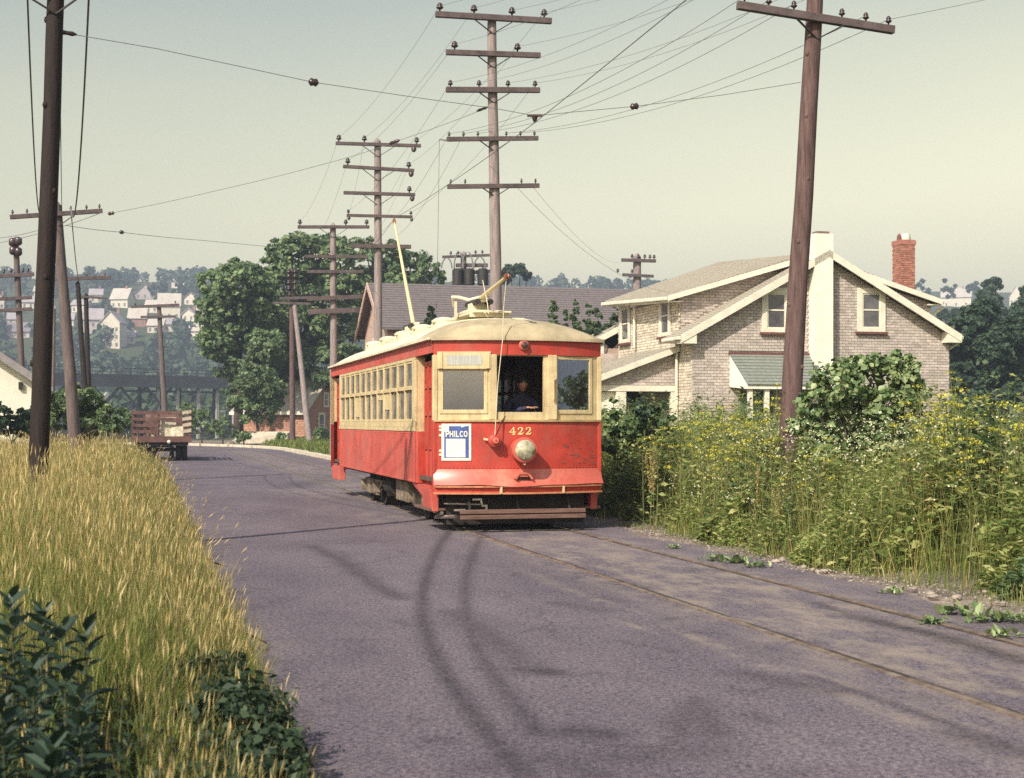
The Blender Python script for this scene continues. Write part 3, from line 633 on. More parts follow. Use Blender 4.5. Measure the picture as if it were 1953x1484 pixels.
# body sides
WPN = 12
def side(s):
    x0, x1 = s*HW, s*(HW-0.05)
    MB().box(x0, x1, YF, YB0, 0.68, 1.50).build('side_panel', M_REDSIDE, tram, bevel=0.006)
    MB().box(x0+s*0.012, x1, YF, YB0, 1.503, 1.57).build('belt_rail', M_CREAM, tram)
    MB().box(x0, x1, YF, YB0, 1.573, 1.66).build('window_sill', M_CREAM, tram)
    MB().box(x0, x1, YF, YB0, 2.64, 2.69).build('top_rail', M_CREAM, tram)
    MB().box(x0+s*0.004, x1, 0.40, YB1, 2.693, 2.93).build('letterboard', M_REDSIDE, tram)
    MB().box(x0+s*0.004, x1, YF, YF+0.26, 1.66, 2.64).build('end_post', M_CREAM, tram, bevel=0.01)
    MB().box(x0+s*0.004, x1, YB0-0.16, YB0, 1.66, 2.64).build('end_post', M_CREAM, tram, bevel=0.01)
    a = YF+0.26; pit = (YB0-0.16-a)/WPN
    rnd = random.Random(4 if s < 0 else 9)
    for i in range(WPN):
        b = a + i*pit; mb = MB(); w = 0.055
        mb.box(x0, x1, b, b+w, 1.66, 2.64).box(x0, x1, b+pit-w, b+pit, 1.66, 2.64).box(x0+s*0.015, x1, b+w, b+pit-w, 2.17, 2.235)
        for q in (1.662, 2.60): mb.box(x0-s*0.012, x1, b+w, b+pit-w, q, q+0.038)
        fr = mb.build('side_window_frame', M_CREAM, tram, bevel=0.004)
        MB().box(x0-s*0.026, x0-s*0.030, b+w, b+pit-w, 2.235, 2.60).build('side_pane', M_SIDEGLASS, fr)
        up = {3: 0.30, 4: 0.12, 8: 0.42}.get(i, 0) if s < 0 else 0
        MB().box(x0-s*0.030, x0-s*0.034, b+w, b+pit-w, 1.70, 2.17-up*0).build('side_pane', M_SIDEGLASS, fr)
        if up:
            MB().box(x0-s*0.014, x0-s*0.024, b+w, b+pit-w, 2.17-up, 2.17).build('window_blind', M_CREAM, fr)
        if s < 0 and i in (1, 2, 5, 6, 7): MB().box(x0-s*0.05, x0-s*0.058, b+w, b+pit-w, 1.70, 1.95+0.22*rnd.random()).build('window_blind', pmat('brown_blind', (0.30, 0.21, 0.12), 0.9, 0.2, 6), fr)
    # front and rear doors, folded, behind the return of the body
    for (ya, yb) in ((0.40, YF), (YB0, YB1)):
        MB().box(x0, s*(HW-0.16), yb if ya < 1 else ya, (yb if ya < 1 else ya)+(0.03 if ya < 1 else -0.03), 0.68, 1.50).build('body_return', M_RED, tram)
        MB().box(x0, s*(HW-0.16), yb if ya < 1 else ya, (yb if ya < 1 else ya)+(0.03 if ya < 1 else -0.03), 1.50, 2.69).build('body_return', M_CREAM, tram)
        n = 4; w = (yb-ya)/n
        for k in range(n):
            c = ya+k*w; d0, d1 = s*(HW-0.14), s*(HW-0.175)
            mb = MB(); mb.box(d0, d1, c+0.01, c+0.07, 0.60, 2.60).box(d0, d1, c+w-0.07, c+w-0.01, 0.60, 2.60)
            for z in (0.60, 1.22, 1.75, 2.18, 2.53): mb.box(d0+s*0.006, d1, c+0.07, c+w-0.07, z, z+0.075)
            lf = mb.build('door_leaf', M_RED, tram)
            MB().box(d0-s*0.02, d1, c+0.07, c+w-0.07, 0.675, 1.22).build('door_panel', M_REDSIDE, lf)
            MB().box(d0-s*0.02, d1, c+0.07, c+w-0.07, 1.295, 2.53).build('door_panel', M_RED, lf)
        MB().box(s*(HW-0.06), s*HW, YB1, YB1+0.08, 1.60, 2.69).build('corner_post', M_CREAM, tram); MB().box(s*(HW-0.06), s*HW, YB1, YB1+0.08, 0.62, 1.60).build('corner_post', M_RED, tram)
    # step and guard under the front door
    MB().hexa([(s*1.20, 0.45, 0.30), (s*1.30, 0.45, 0.30), (s*1.30, 1.15, 0.30), (s*1.20, 1.15, 0.30), (s*1.20, 0.45, 0.62), (s*1.33, 0.45, 0.64), (s*1.33, 1.15, 0.64), (s*1.20, 1.15, 0.62)]).build('step_guard', M_REDSIDE, tram, bevel=0.01)
    MB().hexa([(s*1.17, 1.16, 0.42), (s*1.24, 1.16, 0.42), (s*1.24, 2.2, 0.60), (s*1.17, 2.2, 0.60), (s*1.17, 1.16, 0.66), (s*1.28, 1.16, 0.66), (s*1.28, 2.2, 0.67), (s*1.17, 2.2, 0.67)]).build('step_riser', M_REDSIDE, tram)
    MB().box(s*0.98, s*1.36, 0.46, 1.62, 0.315, 0.35).build('step_tread', M_FENDER, tram)
    MB().box(s*1.16, s*1.30, YB0+0.1, YB1-0.1, 0.36, 0.66).build('step_guard', M_REDSIDE, tram, bevel=0.01)
side(-1); side(1)
# tail end: the same curved end as the front, closed
mb = MB(); mb.grid([[(u, YE-arc(u), z) for u in ulist] for z in (0.70, 1.66)]); mb.build('rear_dash', M_RED, tram, smooth=True)
for u0, u1 in ((-1.29, -1.18), (-0.52, -0.40), (0.40, 0.52), (1.18, 1.29)): MB().box(u0, u1, YE-0.34 if abs(u0+u1) > 2 else YE-0.09, YE-0.04 if abs(u0+u1) < 2 else YE-0.26, 1.66, 2.66).build('rear_post', M_CREAM, tram)
mb = MB(); mb.grid([[(u, YE-arc(u), z) for u in ulist] for z in (2.655, 2.93)]); mb.build('rear_letterboard', M_RED, tram, smooth=True)
# roof: arched canvas with turtle-back ends
def roof_z(u, y, w=1.36):
    e = min(1.0, max(0.0, (y+0.05)/2.1)); e2 = min(1.0, max(0.0, (YE+0.05-y)/2.1))
    k = math.sqrt(max(0, 1-(1-e)**2.2))*math.sqrt(max(0, 1-(1-e2)**2.2))
    return 2.92 + 0.375*k**0.75*(1-abs(u/w)**2.8)
def roof_part(name, ya, yb, ny, mt):
    nu = 25; P = []
    for i in range(ny+1):
        y = ya+(yb-ya)*i/ny; row = []
        for j in range(nu):
            u = -1.36+2.72*j/(nu-1)
            f = min(1, max(0, 1-(y+0.05)/1.2)); f2 = min(1, max(0, 1-(YE+0.05-y)/1.2))
            yy = y + f*0.31*(u/1.36)**2 - f2*0.31*(u/1.36)**2
            row.append((u, yy, roof_z(u, y)))
        P.append(row)
    mb = MB(); mb.grid(P); mb.grid([[(p[0]*0.985, p[1], p[2]-0.035) for p in r] for r in P])
    ed = [r[0] for r in P]; mb.grid([[(p[0], p[1], p[2]) for p in ed], [(p[0], p[1], p[2]-0.035) for p in ed]])
    ed = [r[-1] for r in P]; mb.grid([[(p[0], p[1], p[2]) for p in ed], [(p[0], p[1], p[2]-0.035) for p in ed]])
    for r in (P[0], P[-1]): mb.grid([[(p[0], p[1], p[2]) for p in r], [(p[0], p[1], p[2]-0.05) for p in r]])
    return mb.build(name, mt, tram, smooth=True, auto=50)
roof_part('roof_hood', -0.06, 1.5, 12, M_HOOD); roof_part('roof', 1.5, YE-1.2, 30, M_ROOF); roof_part('roof_hood', YE-1.2, YE+0.06, 10, M_HOOD)
MB().tube([(u, 1.5, roof_z(u, 1.5)+0.006) for u in [-1.36+2.72*i/24 for i in range(25)]], 0.014, 6).build('roof_seam', M_ROOF, tram)
for s in (-1, 1): MB().box(s*1.30, s*1.39, 0.36, YE-0.36, 2.885, 2.925).build('gutter', M_ROOF, tram)
for k, x in enumerate((-0.22, 0.0, 0.22)): MB().box(x-0.09, x+0.09, 1.9, 10.6, 3.435, 3.465).build('roof_plank', M_ROOF, tram)
for y in np.arange(2.1, 10.6, 1.05): MB().box(-0.34, 0.34, y-0.03, y+0.03, 3.37, 3.435).build('plank_bearer', M_ROOF, tram)
for s in (-1, 1):
    for k, y in enumerate((2.6, 4.4, 6.2, 8.0, 9.8)):
        u = s*0.66; z = roof_z(u, y)
        v = MB().box(u-0.17, u+0.17, y-0.30, y+0.30, z-0.10, z+0.06).build('roof_ventilator', M_ROOF, tram, bevel=0.02)
        MB().lathe([(0.21, 0), (0.22, 0.03), (0.16, 0.07), (0.05, 0.095)], (u, y, z+0.055), (0, 0, 1), 14).build('ventilator_cap', M_ROOF, v, smooth=True, auto=50)
for u, y in ((0.5, 1.9), (0.75, 2.2), (0.35, 1.75)): MB().box(u-0.12, u+0.12, y-0.10, y+0.10, roof_z(u, y)-0.02, roof_z(u, y)+0.05).build('roof_cleat', M_ROOF, tram, bevel=0.01)
# trolley bases and poles
def trolley(yb, tip, up):
    b = MB().box(-0.30, 0.30, yb-0.42, yb+0.42, 3.47, 3.52).box(-0.16, 0.16, yb-0.16, yb+0.16, 3.52, 3.66).box(-0.05, 0.05, yb-0.45, yb+0.45, 3.66, 3.72).build('trolley_base', M_ROOF, tram, bevel=0.012)
    for s in (-1, 1): MB().tube([(s*0.11, yb-0.40, 3.66), (s*0.11, yb+0.40, 3.66)], 0.05, 8).build('trolley_spring', M_BLACKIRON, b)
    r = Vector((0, yb, 3.72)); t = Vector(tip); d = (t-r)
    p = MB().tube([r, r+d*0.12, r+d*0.5, t], [0.045, 0.042, 0.034, 0.022], 10).build('trolley_pole', pmat('pole_paint', (0.66, 0.55, 0.32), 0.6, 0.12, 4), tram)
    MB().lathe([(0.05, -0.02), (0.035, 0), (0.05, 0.02)], t+d.normalized()*0.05, (1, 0, 0), 12).build('trolley_wheel', pmat('rusty_wheel', (0.35, 0.13, 0.07), 0.5, 0.3, 8, metal=0.4), p)
    MB().bar(t-d.normalized()*0.06, t+d.normalized()*0.05, 0.07, 0.06).build('trolley_harp', pmat('rusty_wheel', (0, 0, 0)), p)
    return r, t
CONTACT = px(752, 418, 33.0); cu = to_uv(CONTACT.x, CONTACT.y)
trolley(8.9, (cu[0], cu[1], CONTACT.z-0.06), True)
tip2 = px(966, 528, 21.05); tu = to_uv(tip2.x, tip2.y)
r2, t2 = trolley(2.9, (tu[0], tu[1], tip2.z), False)
MB().tube([(-0.30, 3.5, 3.66), (-0.36, 3.35, 3.80), (-0.30, 3.15, 3.78), (-0.16, 2.95, 3.72), (0.02, 2.75, 3.76)], 0.028, 8).build('trolley_hook', M_ROOF, tram)
MB().box(-0.39, -0.35, 3.04, 3.08, 3.40, 3.70).build('hook_post', M_ROOF, tram)
for pts in ([t2, (tu[0]-0.02, -0.075, 3.30), (tu[0]-0.03, -0.09, 2.93), (-0.42, -0.10, 2.2), (-0.47, -0.13, 1.46)],
            [(-0.10, 2.2, 3.98), (-0.14, 1.7, 3.55), (-0.16, 1.55, 3.38)]):
    MB().tube(pts, 0.007, 6).build('trolley_rope', M_ROPE, tram)
MB().tube([(-0.44, -0.10, 1.46), (-0.34, -0.03, 1.66), (-0.28, -0.01, 1.74)], 0.008, 5).build('trolley_rope', M_BLACKIRON, tram)
# floor, ceiling, bulkheads, seats
MB().box(-1.24, 1.24, 0.5, YE-0.4, 0.74, 0.80).build('floor', M_INT, tram)
MB().box(-1.24, 1.24, 0.45, YE-0.4, 2.90, 2.915).build('ceiling', pmat('ceiling_board', (0.22, 0.17, 0.11), 0.8, 0.2, 4), tram)
for y in (YF+0.1, YB0-0.1):
    MB().box(-1.24, -0.36, y, y+0.04, 0.86, 2.89).box(0.36, 1.24, y, y+0.04, 0.86, 2.89).box(-0.36, 0.36, y, y+0.04, 2.65, 2.89).build('bulkhead', M_INT, tram)
for k in range(9):
    y = 2.7+k*0.85
    for s in (-1, 1): MB().box(s*0.42, s*1.2, y, y+0.08, 1.25, 1.78).box(s*0.42, s*1.2, y-0.4, y, 1.20, 1.30).build('bench_seat', M_INT, tram)
# driver's controller with brass handle
MB().box(0.62, 0.86, 0.45, 0.72, 0.86, 1.74).build('controller', M_BLACKIRON, tram, bevel=0.03)
MB().tube([(0.74, 0.50, 1.74), (0.74, 0.50, 1.82), (0.66, 0.42, 1.84), (0.60, 0.38, 1.84), (0.60, 0.38, 1.92)], 0.022, 8).build('brake_handle', M_BRASS, tram)
# fender, hangers and running gear
MB().box(-1.08, 1.08, 0.42, 0.46, 0.10, 0.60).build('shade_panel', M_UNDER, tram)  # added dark panel, makes the shade under the nose read black
for z0, y in ((0.205, -0.02), (0.285, 0.0)): MB().box(-0.97, 0.97, y-0.03, y+0.03, z0, z0+0.062).build('fender_plank', M_FENDER, tram, bevel=0.006)
for u in (-0.8, -0.05, 0.75): MB().bar((u, 0.05, 0.22), (u, 0.25, 0.60), 0.03, 0.05).build('fender_hanger', M_BLACKIRON, tram)
MB().bar((-0.78, 0.0, 0.50), (-0.64, 0.0, 0.50), 0.025, 0.025).bar((-0.66, 0.0, 0.51), (-0.63, 0.0, 0.40), 0.025, 0.025).bar((-0.64, 0, 0.405), (-0.56, 0, 0.405), 0.025, 0.025).bar((-0.57, 0, 0.42), (-0.57, 0, 0.30), 0.028, 0.028).build('coupling_lever', M_STEEL, tram)
MB().box(-1.05, 1.05, 0.35, YE-0.4, 0.60, 0.79).build('underframe', M_UNDER, tram)
MB().box(-0.75, 0.75, 4.0, 5.4, 0.26, 0.60).build('resistor_box', M_UNDER, tram)
MB().box(-1.10, -0.80, 3.55, 4.75, 0.26, 0.62).build('battery_box', M_TRUCKMETAL, tram, bevel=0.015)
MB().tube([(-0.98, 5.2, 0.45), (-0.98, 6.0, 0.45)], 0.15, 12).build('air_tank', M_UNDER, tram)
for k in range(2):
    yc = (2.35, 9.3)[k] if False else (2.3, 8.2)[k]
    tr = MB().box(-0.85, 0.85, yc-0.35, yc+0.35, 0.36, 0.60).build('bogie', M_UNDER, tram)
    for s in (-1, 1):
        MB().bar((s*0.93, yc-1.05, 0.44), (s*0.93, yc+1.05, 0.44), 0.07, 0.11).bar((s*0.93, yc-0.5, 0.22), (s*0.93, yc+0.5, 0.22), 0.06, 0.07).bar((s*0.93, yc-0.85, 0.42), (s*0.93, yc-0.4, 0.22), 0.05, 0.06).bar((s*0.93, yc+0.85, 0.42), (s*0.93, yc+0.4, 0.22), 0.05, 0.06).build('side_frame', M_TRUCKMETAL, tr)
        for j in range(5):
            MB().lathe([(0.05, 0), (0.06, 0.04), (0.06, 0.22), (0.05, 0.26)], (s*1.0, yc-0.24+j*0.12, 0.22), (0, 0, 1), 8).build('bogie_spring', M_TRUCKMETAL, tr)
        for t in (-1, 1):
            MB().box(s*0.95, s*1.09, yc+t*0.78-0.11, yc+t*0.78+0.11, 0.24, 0.46).build('axle_box', M_TRUCKMETAL, tr, bevel=0.02)
            MB().lathe([(0.36, -0.02), (0.36, 0.0), (0.335, 0.02), (0.335, 0.11), (0.27, 0.11), (0.25, 0.07), (0.10, 0.07), (0.10, 0.12)], (s*0.75, yc+t*0.78, 0.345), (s, 0, 0), 24).build('wheel', M_UNDER, tr, smooth=True, auto=35)
            MB().box(s*0.74, s*0.86, yc+t*1.20-0.05, yc+t*1.20+0.05, 0.20, 0.5).build('brake_shoe', M_TRUCKMETAL, tr)
MB().tube([(-1.15, 0.45, 0.28), (-1.2, 0.7, 0.20), (-1.0, 0.2, 0.24)], 0.03, 6).build('life_guard', M_STEEL, tram)
MB().bar((-1.0, 0.25, 0.33), (-0.86, 0.12, 0.34), 0.03, 0.03).bar((-1.15, 0.3, 0.43), (-0.6, 0.25, 0.41), 0.025, 0.02).build('brake_rod', M_STEEL, tram)
MB().lathe([(0.13, 0), (0.14, 0.03), (0.03, 0.05), (0.03, 0.5), (0.16, 0.53), (0.16, 0.57)], (0.17, 0.86, 0.80), (0, 0, 1), 14).build('stool', M_BLACKIRON, tram)

# ------------------------------------------------------------------ the driver at the open window
M_SKIN = pmat('skin', (0.42, 0.21, 0.14), 0.6, 0.1, 12)
M_JACKET = pmat('navy_jacket', (0.035, 0.035, 0.07), 0.85, 0.25, 14)
M_HAIR = pmat('dark_hair', (0.025, 0.018, 0.014), 0.7, 0.3, 40)
M_TROUSER = pmat('dark_trousers', (0.03, 0.03, 0.04), 0.9, 0.2, 10)
px_, py_ = uv(0.17, 0.78)
driver = empty('person', (px_, py_, 0.80), TH, 'man in a navy jacket leaning at the open middle window of the tram', 'person')
def skin_body(name, joints, edges, mat, parent, root=0, sub=2):
    me = bpy.data.meshes.new(name); me.from_pydata([j[0] for j in joints], edges, [])
    o = link(name, me, parent, [mat]); o.modifiers.new('skin', 'SKIN').use_smooth_shade = True
    for i, j in enumerate(joints):
        r = j[1] if isinstance(j[1], tuple) else (j[1], j[1]); me.skin_vertices[0].data[i].radius = r
    me.skin_vertices[0].data[root].use_root = True
    s = o.modifiers.new('sub', 'SUBSURF'); s.levels = sub; s.render_levels = sub
    return o
# local: x to the figure's left, -y towards the window; z from the platform floor; seated on a stool 0.62 m high
J = [((0, 0.12, 0.66), (0.16, 0.13)), ((0, 0.10, 0.85), (0.15, 0.11)), ((0, 0.02, 1.08), (0.18, 0.12)), ((0, -0.03, 1.20), (0.13, 0.09)), ((0, -0.06, 1.275), (0.058, 0.06)), ((0, -0.085, 1.33), (0.055, 0.06)),
     ((-0.20, -0.03, 1.165), 0.068), ((-0.27, -0.16, 0.96), 0.052), ((-0.10, -0.40, 1.045), 0.042), ((-0.03, -0.47, 1.065), 0.032),
     ((0.20, -0.03, 1.165), 0.068), ((0.28, -0.14, 0.95), 0.052), ((0.16, -0.42, 1.045), 0.042), ((0.10, -0.49, 1.065), 0.032),
     ((-0.10, 0.08, 0.62), 0.09), ((-0.12, -0.30, 0.58), 0.065), ((-0.13, -0.28, 0.10), 0.042), ((-0.13, -0.40, 0.035), 0.035),
     ((0.10, 0.08, 0.62), 0.09), ((0.12, -0.30, 0.58), 0.065), ((0.13, -0.28, 0.10), 0.042), ((0.13, -0.40, 0.035), 0.035)]
E = [(0, 1), (1, 2), (2, 3), (3, 4), (4, 5), (3, 6), (6, 7), (7, 8), (8, 9), (3, 10), (10, 11), (11, 12), (12, 13), (0, 14), (14, 15), (15, 16), (16, 17), (0, 18), (18, 19), (19, 20), (20, 21)]
skin_body('body', J, E, M_JACKET, driver)
hd = MB(); hc = Vector((0, -0.115, 1.43))
nn = 20; k = 16; prof = []
for i in range(k+1):                                    # skull, jaw, nose, brow, eye sockets: one shaped surface
    ph = math.pi*i/k; row = []
    for j in range(nn+1):
        t = 2*math.pi*j/nn; x, y, z = math.sin(ph)*math.cos(t), math.sin(ph)*math.sin(t), math.cos(ph)
        X = x*0.074*(1-0.22*max(0, -z)**1.5); Yy = y*0.094; Zz = z*0.118
        if y < 0:
            Yy += 0.012*max(0, -z)*(-y)
            Yy -= 0.030*math.exp(-(x/0.16)**2)*math.exp(-((z+0.08)/0.20)**2)          # nose
            Yy += 0.010*(math.exp(-((x-0.38)/0.17)**2)+math.exp(-((x+0.38)/0.17)**2))*math.exp(-((z-0.10)/0.12)**2)   # eye sockets
            Yy -= 0.006*math.exp(-((z-0.27)/0.09)**2)*math.exp(-(x/0.6)**2)           # brow
            Yy += 0.005*math.exp(-((z+0.46)/0.05)**2)*math.exp(-(x/0.25)**2)          # mouth
            Yy -= 0.010*math.exp(-((z+0.78)/0.14)**2)*math.exp(-(x/0.35)**2)          # chin
        row.append((hc.x+X, hc.y+Yy, hc.z+Zz))
    prof.append(row)
hd.grid(prof)
for s in (-1, 1): hd.ball((s*0.077, -0.10, 1.43), 0.022, 8, (0.45, 0.8, 1.2))
head = hd.build('head', M_SKIN, driver, smooth=True)
hr = MB(); P = []
for i in range(9):
    ph = math.pi*0.62*i/8; row = []
    for j in range(nn+1):
        t = 2*math.pi*j/nn; x, y, z = math.sin(ph)*math.cos(t), math.sin(ph)*math.sin(t), math.cos(ph)
        cut = 0.75 if y < -0.25 else 1.0
        ph2 = ph*cut if y < -0.25 else ph*1.12
        x, y, z = math.sin(ph2)*math.cos(t), math.sin(ph2)*math.sin(t), math.cos(ph2)
        w = 1+0.03*math.sin(5*t+i); row.append((hc.x+x*0.080*w, hc.y+0.006+y*0.100*w, hc.z+0.008+z*0.124*w))
    P.append(row)
hr.grid(P); hr.build('hair', M_HAIR, driver, smooth=True)
for s in (-1, 1):
    MB().ball((s*0.028, hc.y-0.076, hc.z+0.012), 0.0105, 8).build('eye', pmat('eye_white', (0.55, 0.5, 0.45), 0.3, 0.05, 5), driver, smooth=True)
MB().box(-0.024, 0.024, hc.y-0.101, hc.y-0.085, hc.z-0.056, hc.z-0.049).build('mouth', pmat('lips', (0.30, 0.10, 0.08), 0.6, 0.1, 9), driver, bevel=0.003)
for s, wx, wy in ((-1, -0.03, -0.47), (1, 0.10, -0.49)): # hands folded on the sill: palm, four bent fingers, thumb
    a = Vector((wx, wy, 1.068)); d = Vector((-s*0.55, -0.8, 0.0)).normalized(); sd = Vector((-d.y, d.x, 0))
    J2 = [(a, 0.026), (a+d*0.045, (0.038, 0.018)), (a+d*0.085, (0.040, 0.016))]; E2 = [(0, 1), (1, 2)]
    for f, (off, ln) in enumerate(((-0.032, 0.060), (-0.011, 0.072), (0.011, 0.068), (0.031, 0.052))):
        b0 = a+d*0.090+sd*off; n0 = len(J2)
        J2 += [(b0, 0.0095), (b0+d*ln*0.5+Vector((0, 0, 0.004)), 0.0088), (b0+d*ln*0.8-Vector((0, 0, 0.014)), 0.008)]; E2 += [(2, n0), (n0, n0+1), (n0+1, n0+2)]
    n0 = len(J2); t0 = a+d*0.03+sd*(s*0.035); J2 += [(t0, 0.013), (t0+d*0.04+sd*(s*0.022), 0.011), (t0+d*0.068+sd*(s*0.018), 0.009)]; E2 += [(1, n0), (n0, n0+1), (n0+1, n0+2)]
    skin_body('hand', [(tuple(q[0]), q[1]) for q in J2], E2, M_SKIN, driver, root=1, sub=1)

# ------------------------------------------------------------------ utility poles
def insulator_mesh(h, w):
    return MB().lathe([(0.10*h, 0), (0.10*h, 0.28*h), (0.30*w, 0.30*h), (0.50*w, 0.42*h), (0.50*w, 0.52*h), (0.28*w, 0.60*h), (0.40*w, 0.70*h), (0.38*w, 0.80*h), (0.18*w, h)], n=10).mesh('insulator', M_INSUL, smooth=True)
INS = {}
def util_pole(name, base, top, r0, r1, mt, label, arms=(), group=None, knots=0, arm_mat=None, cat='utility pole'):
    """base, top: world points. arms: dicts with the photo pixels of the arm's ends (e0, e1), pins (photo x), h pin height, brace drop"""
    o = empty(name, base, 0, label, cat, group); base, top = Vector(base), Vector(top); D = top-base
    pts = []; rad = []; rr = random.Random(hash(label) % 1000 if False else len(label))
    for i in range(9):
        t = i/8; pts.append(D*t + Vector((rr.uniform(-1, 1), rr.uniform(-1, 1), 0))*0.012*(0 < i < 8)); rad.append(r0+(r1-r0)*t)
    mb = MB(); mb.tube(pts, rad, 14); tip = D+Vector((0, 0, r1*0.9)); mb.lathe([(r1, 0), (r1*0.25, r1*0.9)], D, (0, 0, 1), 14)
    mb.build('shaft', mt, o, smooth=True, auto=50)
    for k in range(knots):
        t = 0.15+0.75*k/max(1, knots-1)*1.0; a = rr.uniform(3.3, 6.1); p = D*t; rk = r0+(r1-r0)*t
        MB().ball((p.x+math.cos(a)*rk*0.95, p.y+math.sin(a)*rk*0.95, p.z), 0.035, 8, (1, 0.8, 1.3)).build('knot', mt, o, smooth=True)
    out = []
    for am in arms:
        P = []
        tz = am.get('Y', None)
        for (x, y) in (am['e0'], am['e1']):
            zc = EYE+(HY-y)/FPX*base.y; t = max(0, min(1, (zc-base.z)/D.z)); c = base+D*t; r = (x-CX)/FPX
            a = (r*c.y-c.x)/(CT-r*ST); Yp = c.y+ST*a; P.append(Vector((c.x+CT*a, Yp, EYE+(HY-y)/FPX*Yp)))
        w = am.get('w', 0.10); off = Vector((ST, -CT, 0))*(am.get('r', r1)+w*0.5)
        P = [p+off-base for p in P]
        ab = MB().bar(P[0], P[1], w, w*1.15).build('crossarm', arm_mat or M_ARM, o, bevel=0.008 if w > 0.085 else 0)
        ax = (P[1]-P[0]).normalized(); L = (P[1]-P[0]).length; mid = None
        ctr = None; x0, x1 = am['e0'][0], am['e1'][0]
        zc = (P[0]+P[1])/2; t = max(0, min(1, zc.z/D.z)); c = D*t
        cpt = P[0]+ax*((c+off-P[0]).dot(ax))
        dr = am.get('brace', 0)
        if dr:
            for s in (-1, 1):
                q = cpt+ax*(s*dr*1.15); MB().bar(q-Vector((0, 0, w*0.5))+off*0.25, Vector((cpt.x, cpt.y, cpt.z-dr*0.85))-off*0.35, 0.035, 0.016).build('brace', M_BLACKIRON, o)
        h = am.get('h', 0.16); key = (round(h, 3), am.get('iw', 0.13))
        if key not in INS: INS[key] = insulator_mesh(*key)
        pins = []
        for xp in am.get('pins', ()):
            t = (xp-x0)/(x1-x0); q = P[0]+(P[1]-P[0])*t+Vector((0, 0, w*0.56)); i = link('insulator', INS[key], ab); i.location = q; i.rotation_euler = (0, 0, rr.uniform(0, 6)); pins.append(base+q+Vector((0, 0, h*0.66)))
        for xp in am.get('hang', ()):
            t = (xp-x0)/(x1-x0); q = P[0]+(P[1]-P[0])*t-Vector((0, 0, w*0.56)); i = link('insulator', INS[key], ab); i.location = q+off*0.4; i.rotation_euler = (math.pi*0.8, 0, 0); pins.append(base+q-Vector((0, 0, h*0.6)))
        out.append({'pins': pins, 'ends': [base+P[0], base+P[1]], 'obj': ab})
    return o, out
def base_at(xp, Y, dz=0.0):
    X = (xp-CX)/FPX*Y; return Vector((X, Y, hxy(X, Y)-0.15+dz))
def arm(e0, e1, pins=(), **k): return dict(e0=e0, e1=e1, pins=pins, **k)

# the dark pole close by in the long grass, with its crossarm above the frame
b = base_at(67, 17.45); t = px(109, -70, 17.45)
near_left, nl = util_pole('utility_pole', b, t, 0.122, 0.100, M_CREOSOTE, 'near black creosoted pole standing in the tall golden grass', [arm((25, -22), (195, -28), (52, 172), brace=0.42, h=0.12, iw=0.1, w=0.09)], knots=6)
b = base_at(148, 37.5); t = px(108, 392, 37.5)
far_left, fl = util_pole('utility_pole', b, t, 0.17, 0.125, M_POLEDARK, 'leaning grey pole with one crossarm behind the black pole on the left', [arm((20, 416), (196, 404), (25, 52, 78, 135, 165, 190), brace=0.4, h=0.13, iw=0.07, w=0.10)])
b = base_at(1494, 22.0); t = px(1570, -260, 22.0)
right_pole, rp = util_pole('utility_pole', b, t, 0.170, 0.112, M_POLERED, 'tall brown pole rising from the weeds in front of the brick house',
    [arm((1398, 16), (1694, 63), (1411, 1456, 1503, 1594, 1640, 1684), brace=0.36, h=0.145, iw=0.10, w=0.105, r=0.115), arm((1420, -70), (1712, -55), (1432, 1474, 1652, 1698), h=0.16, iw=0.12), arm((1420, -150), (1720, -130), (1432, 1700), h=0.18, iw=0.13), arm((1400, -225), (1750, -200), (1415, 1480, 1660, 1735), h=0.2, iw=0.15)], knots=9)
b = base_at(951, 33.0); t = px(938, 36, 33.0)
p1, a1 = util_pole('utility_pole', b, t, 0.165, 0.105, M_POLE, 'tallest grey pole with five crossarms rising behind the tram roof',
    [arm((828, 31), (1048, 44), (836, 900, 972, 1034), brace=0.42, h=0.20, iw=0.17, w=0.115), arm((848, 103), (1027, 109), (864, 983), brace=0.36, h=0.20, iw=0.17, w=0.105), arm((848, 174), (1026, 175), (856, 910, 965, 1017), brace=0.34, h=0.16, iw=0.12, w=0.105), arm((850, 268), (1023, 266), (854, 881, 908, 962, 989, 1016), brace=0.33, h=0.12, iw=0.07, w=0.085), arm((851, 358), (1025, 356), (857, 884, 991, 1018), brace=0.28, h=0.12, iw=0.06, w=0.085)], group='tall poles along the tram line')
b = base_at(722, 50.0); t = px(720, 270, 50.0)
p2, a2 = util_pole('utility_pole', b, t, 0.17, 0.12, M_POLE, 'dark pole with dangling insulators behind the tram, next to the tallest pole',
    [arm((639, 275), (801, 280), (645, 693, 793), brace=0.5, h=0.24, iw=0.19, hang=(787,)), arm((653, 319), (788, 327), (662, 778), brace=0.5, h=0.24, iw=0.19, hang=(782,)), arm((654, 369), (790, 373), (779,), brace=0.48, h=0.24, iw=0.18, hang=(784,)), arm((660, 412), (785, 415), (663, 782), h=0.16, iw=0.12, w=0.085, hang=(664, 783)), arm((667, 470), (782, 472), (700, 740), w=0.12, h=0.16)], group='tall poles along the tram line')
b = base_at(637, 63.0); t = px(635, 430, 63.0)
p3, a3 = util_pole('utility_pole', b, t, 0.18, 0.13, M_POLE, 'pole with five crossarms in front of the big leafy tree',
    [arm((567, 434), (703, 434), (571, 658, 698), brace=0.55, h=0.26, iw=0.2, w=0.12), arm((582, 490), (700, 491), (590, 690), w=0.12, h=0.2), arm((585, 519), (692, 519), (592, 685), w=0.12, h=0.2), arm((584, 571), (705, 566), (600, 660, 690), w=0.16, h=0.2), arm((587, 596), (686, 592), (), w=0.20, h=0.2)], group='tall poles along the tram line')
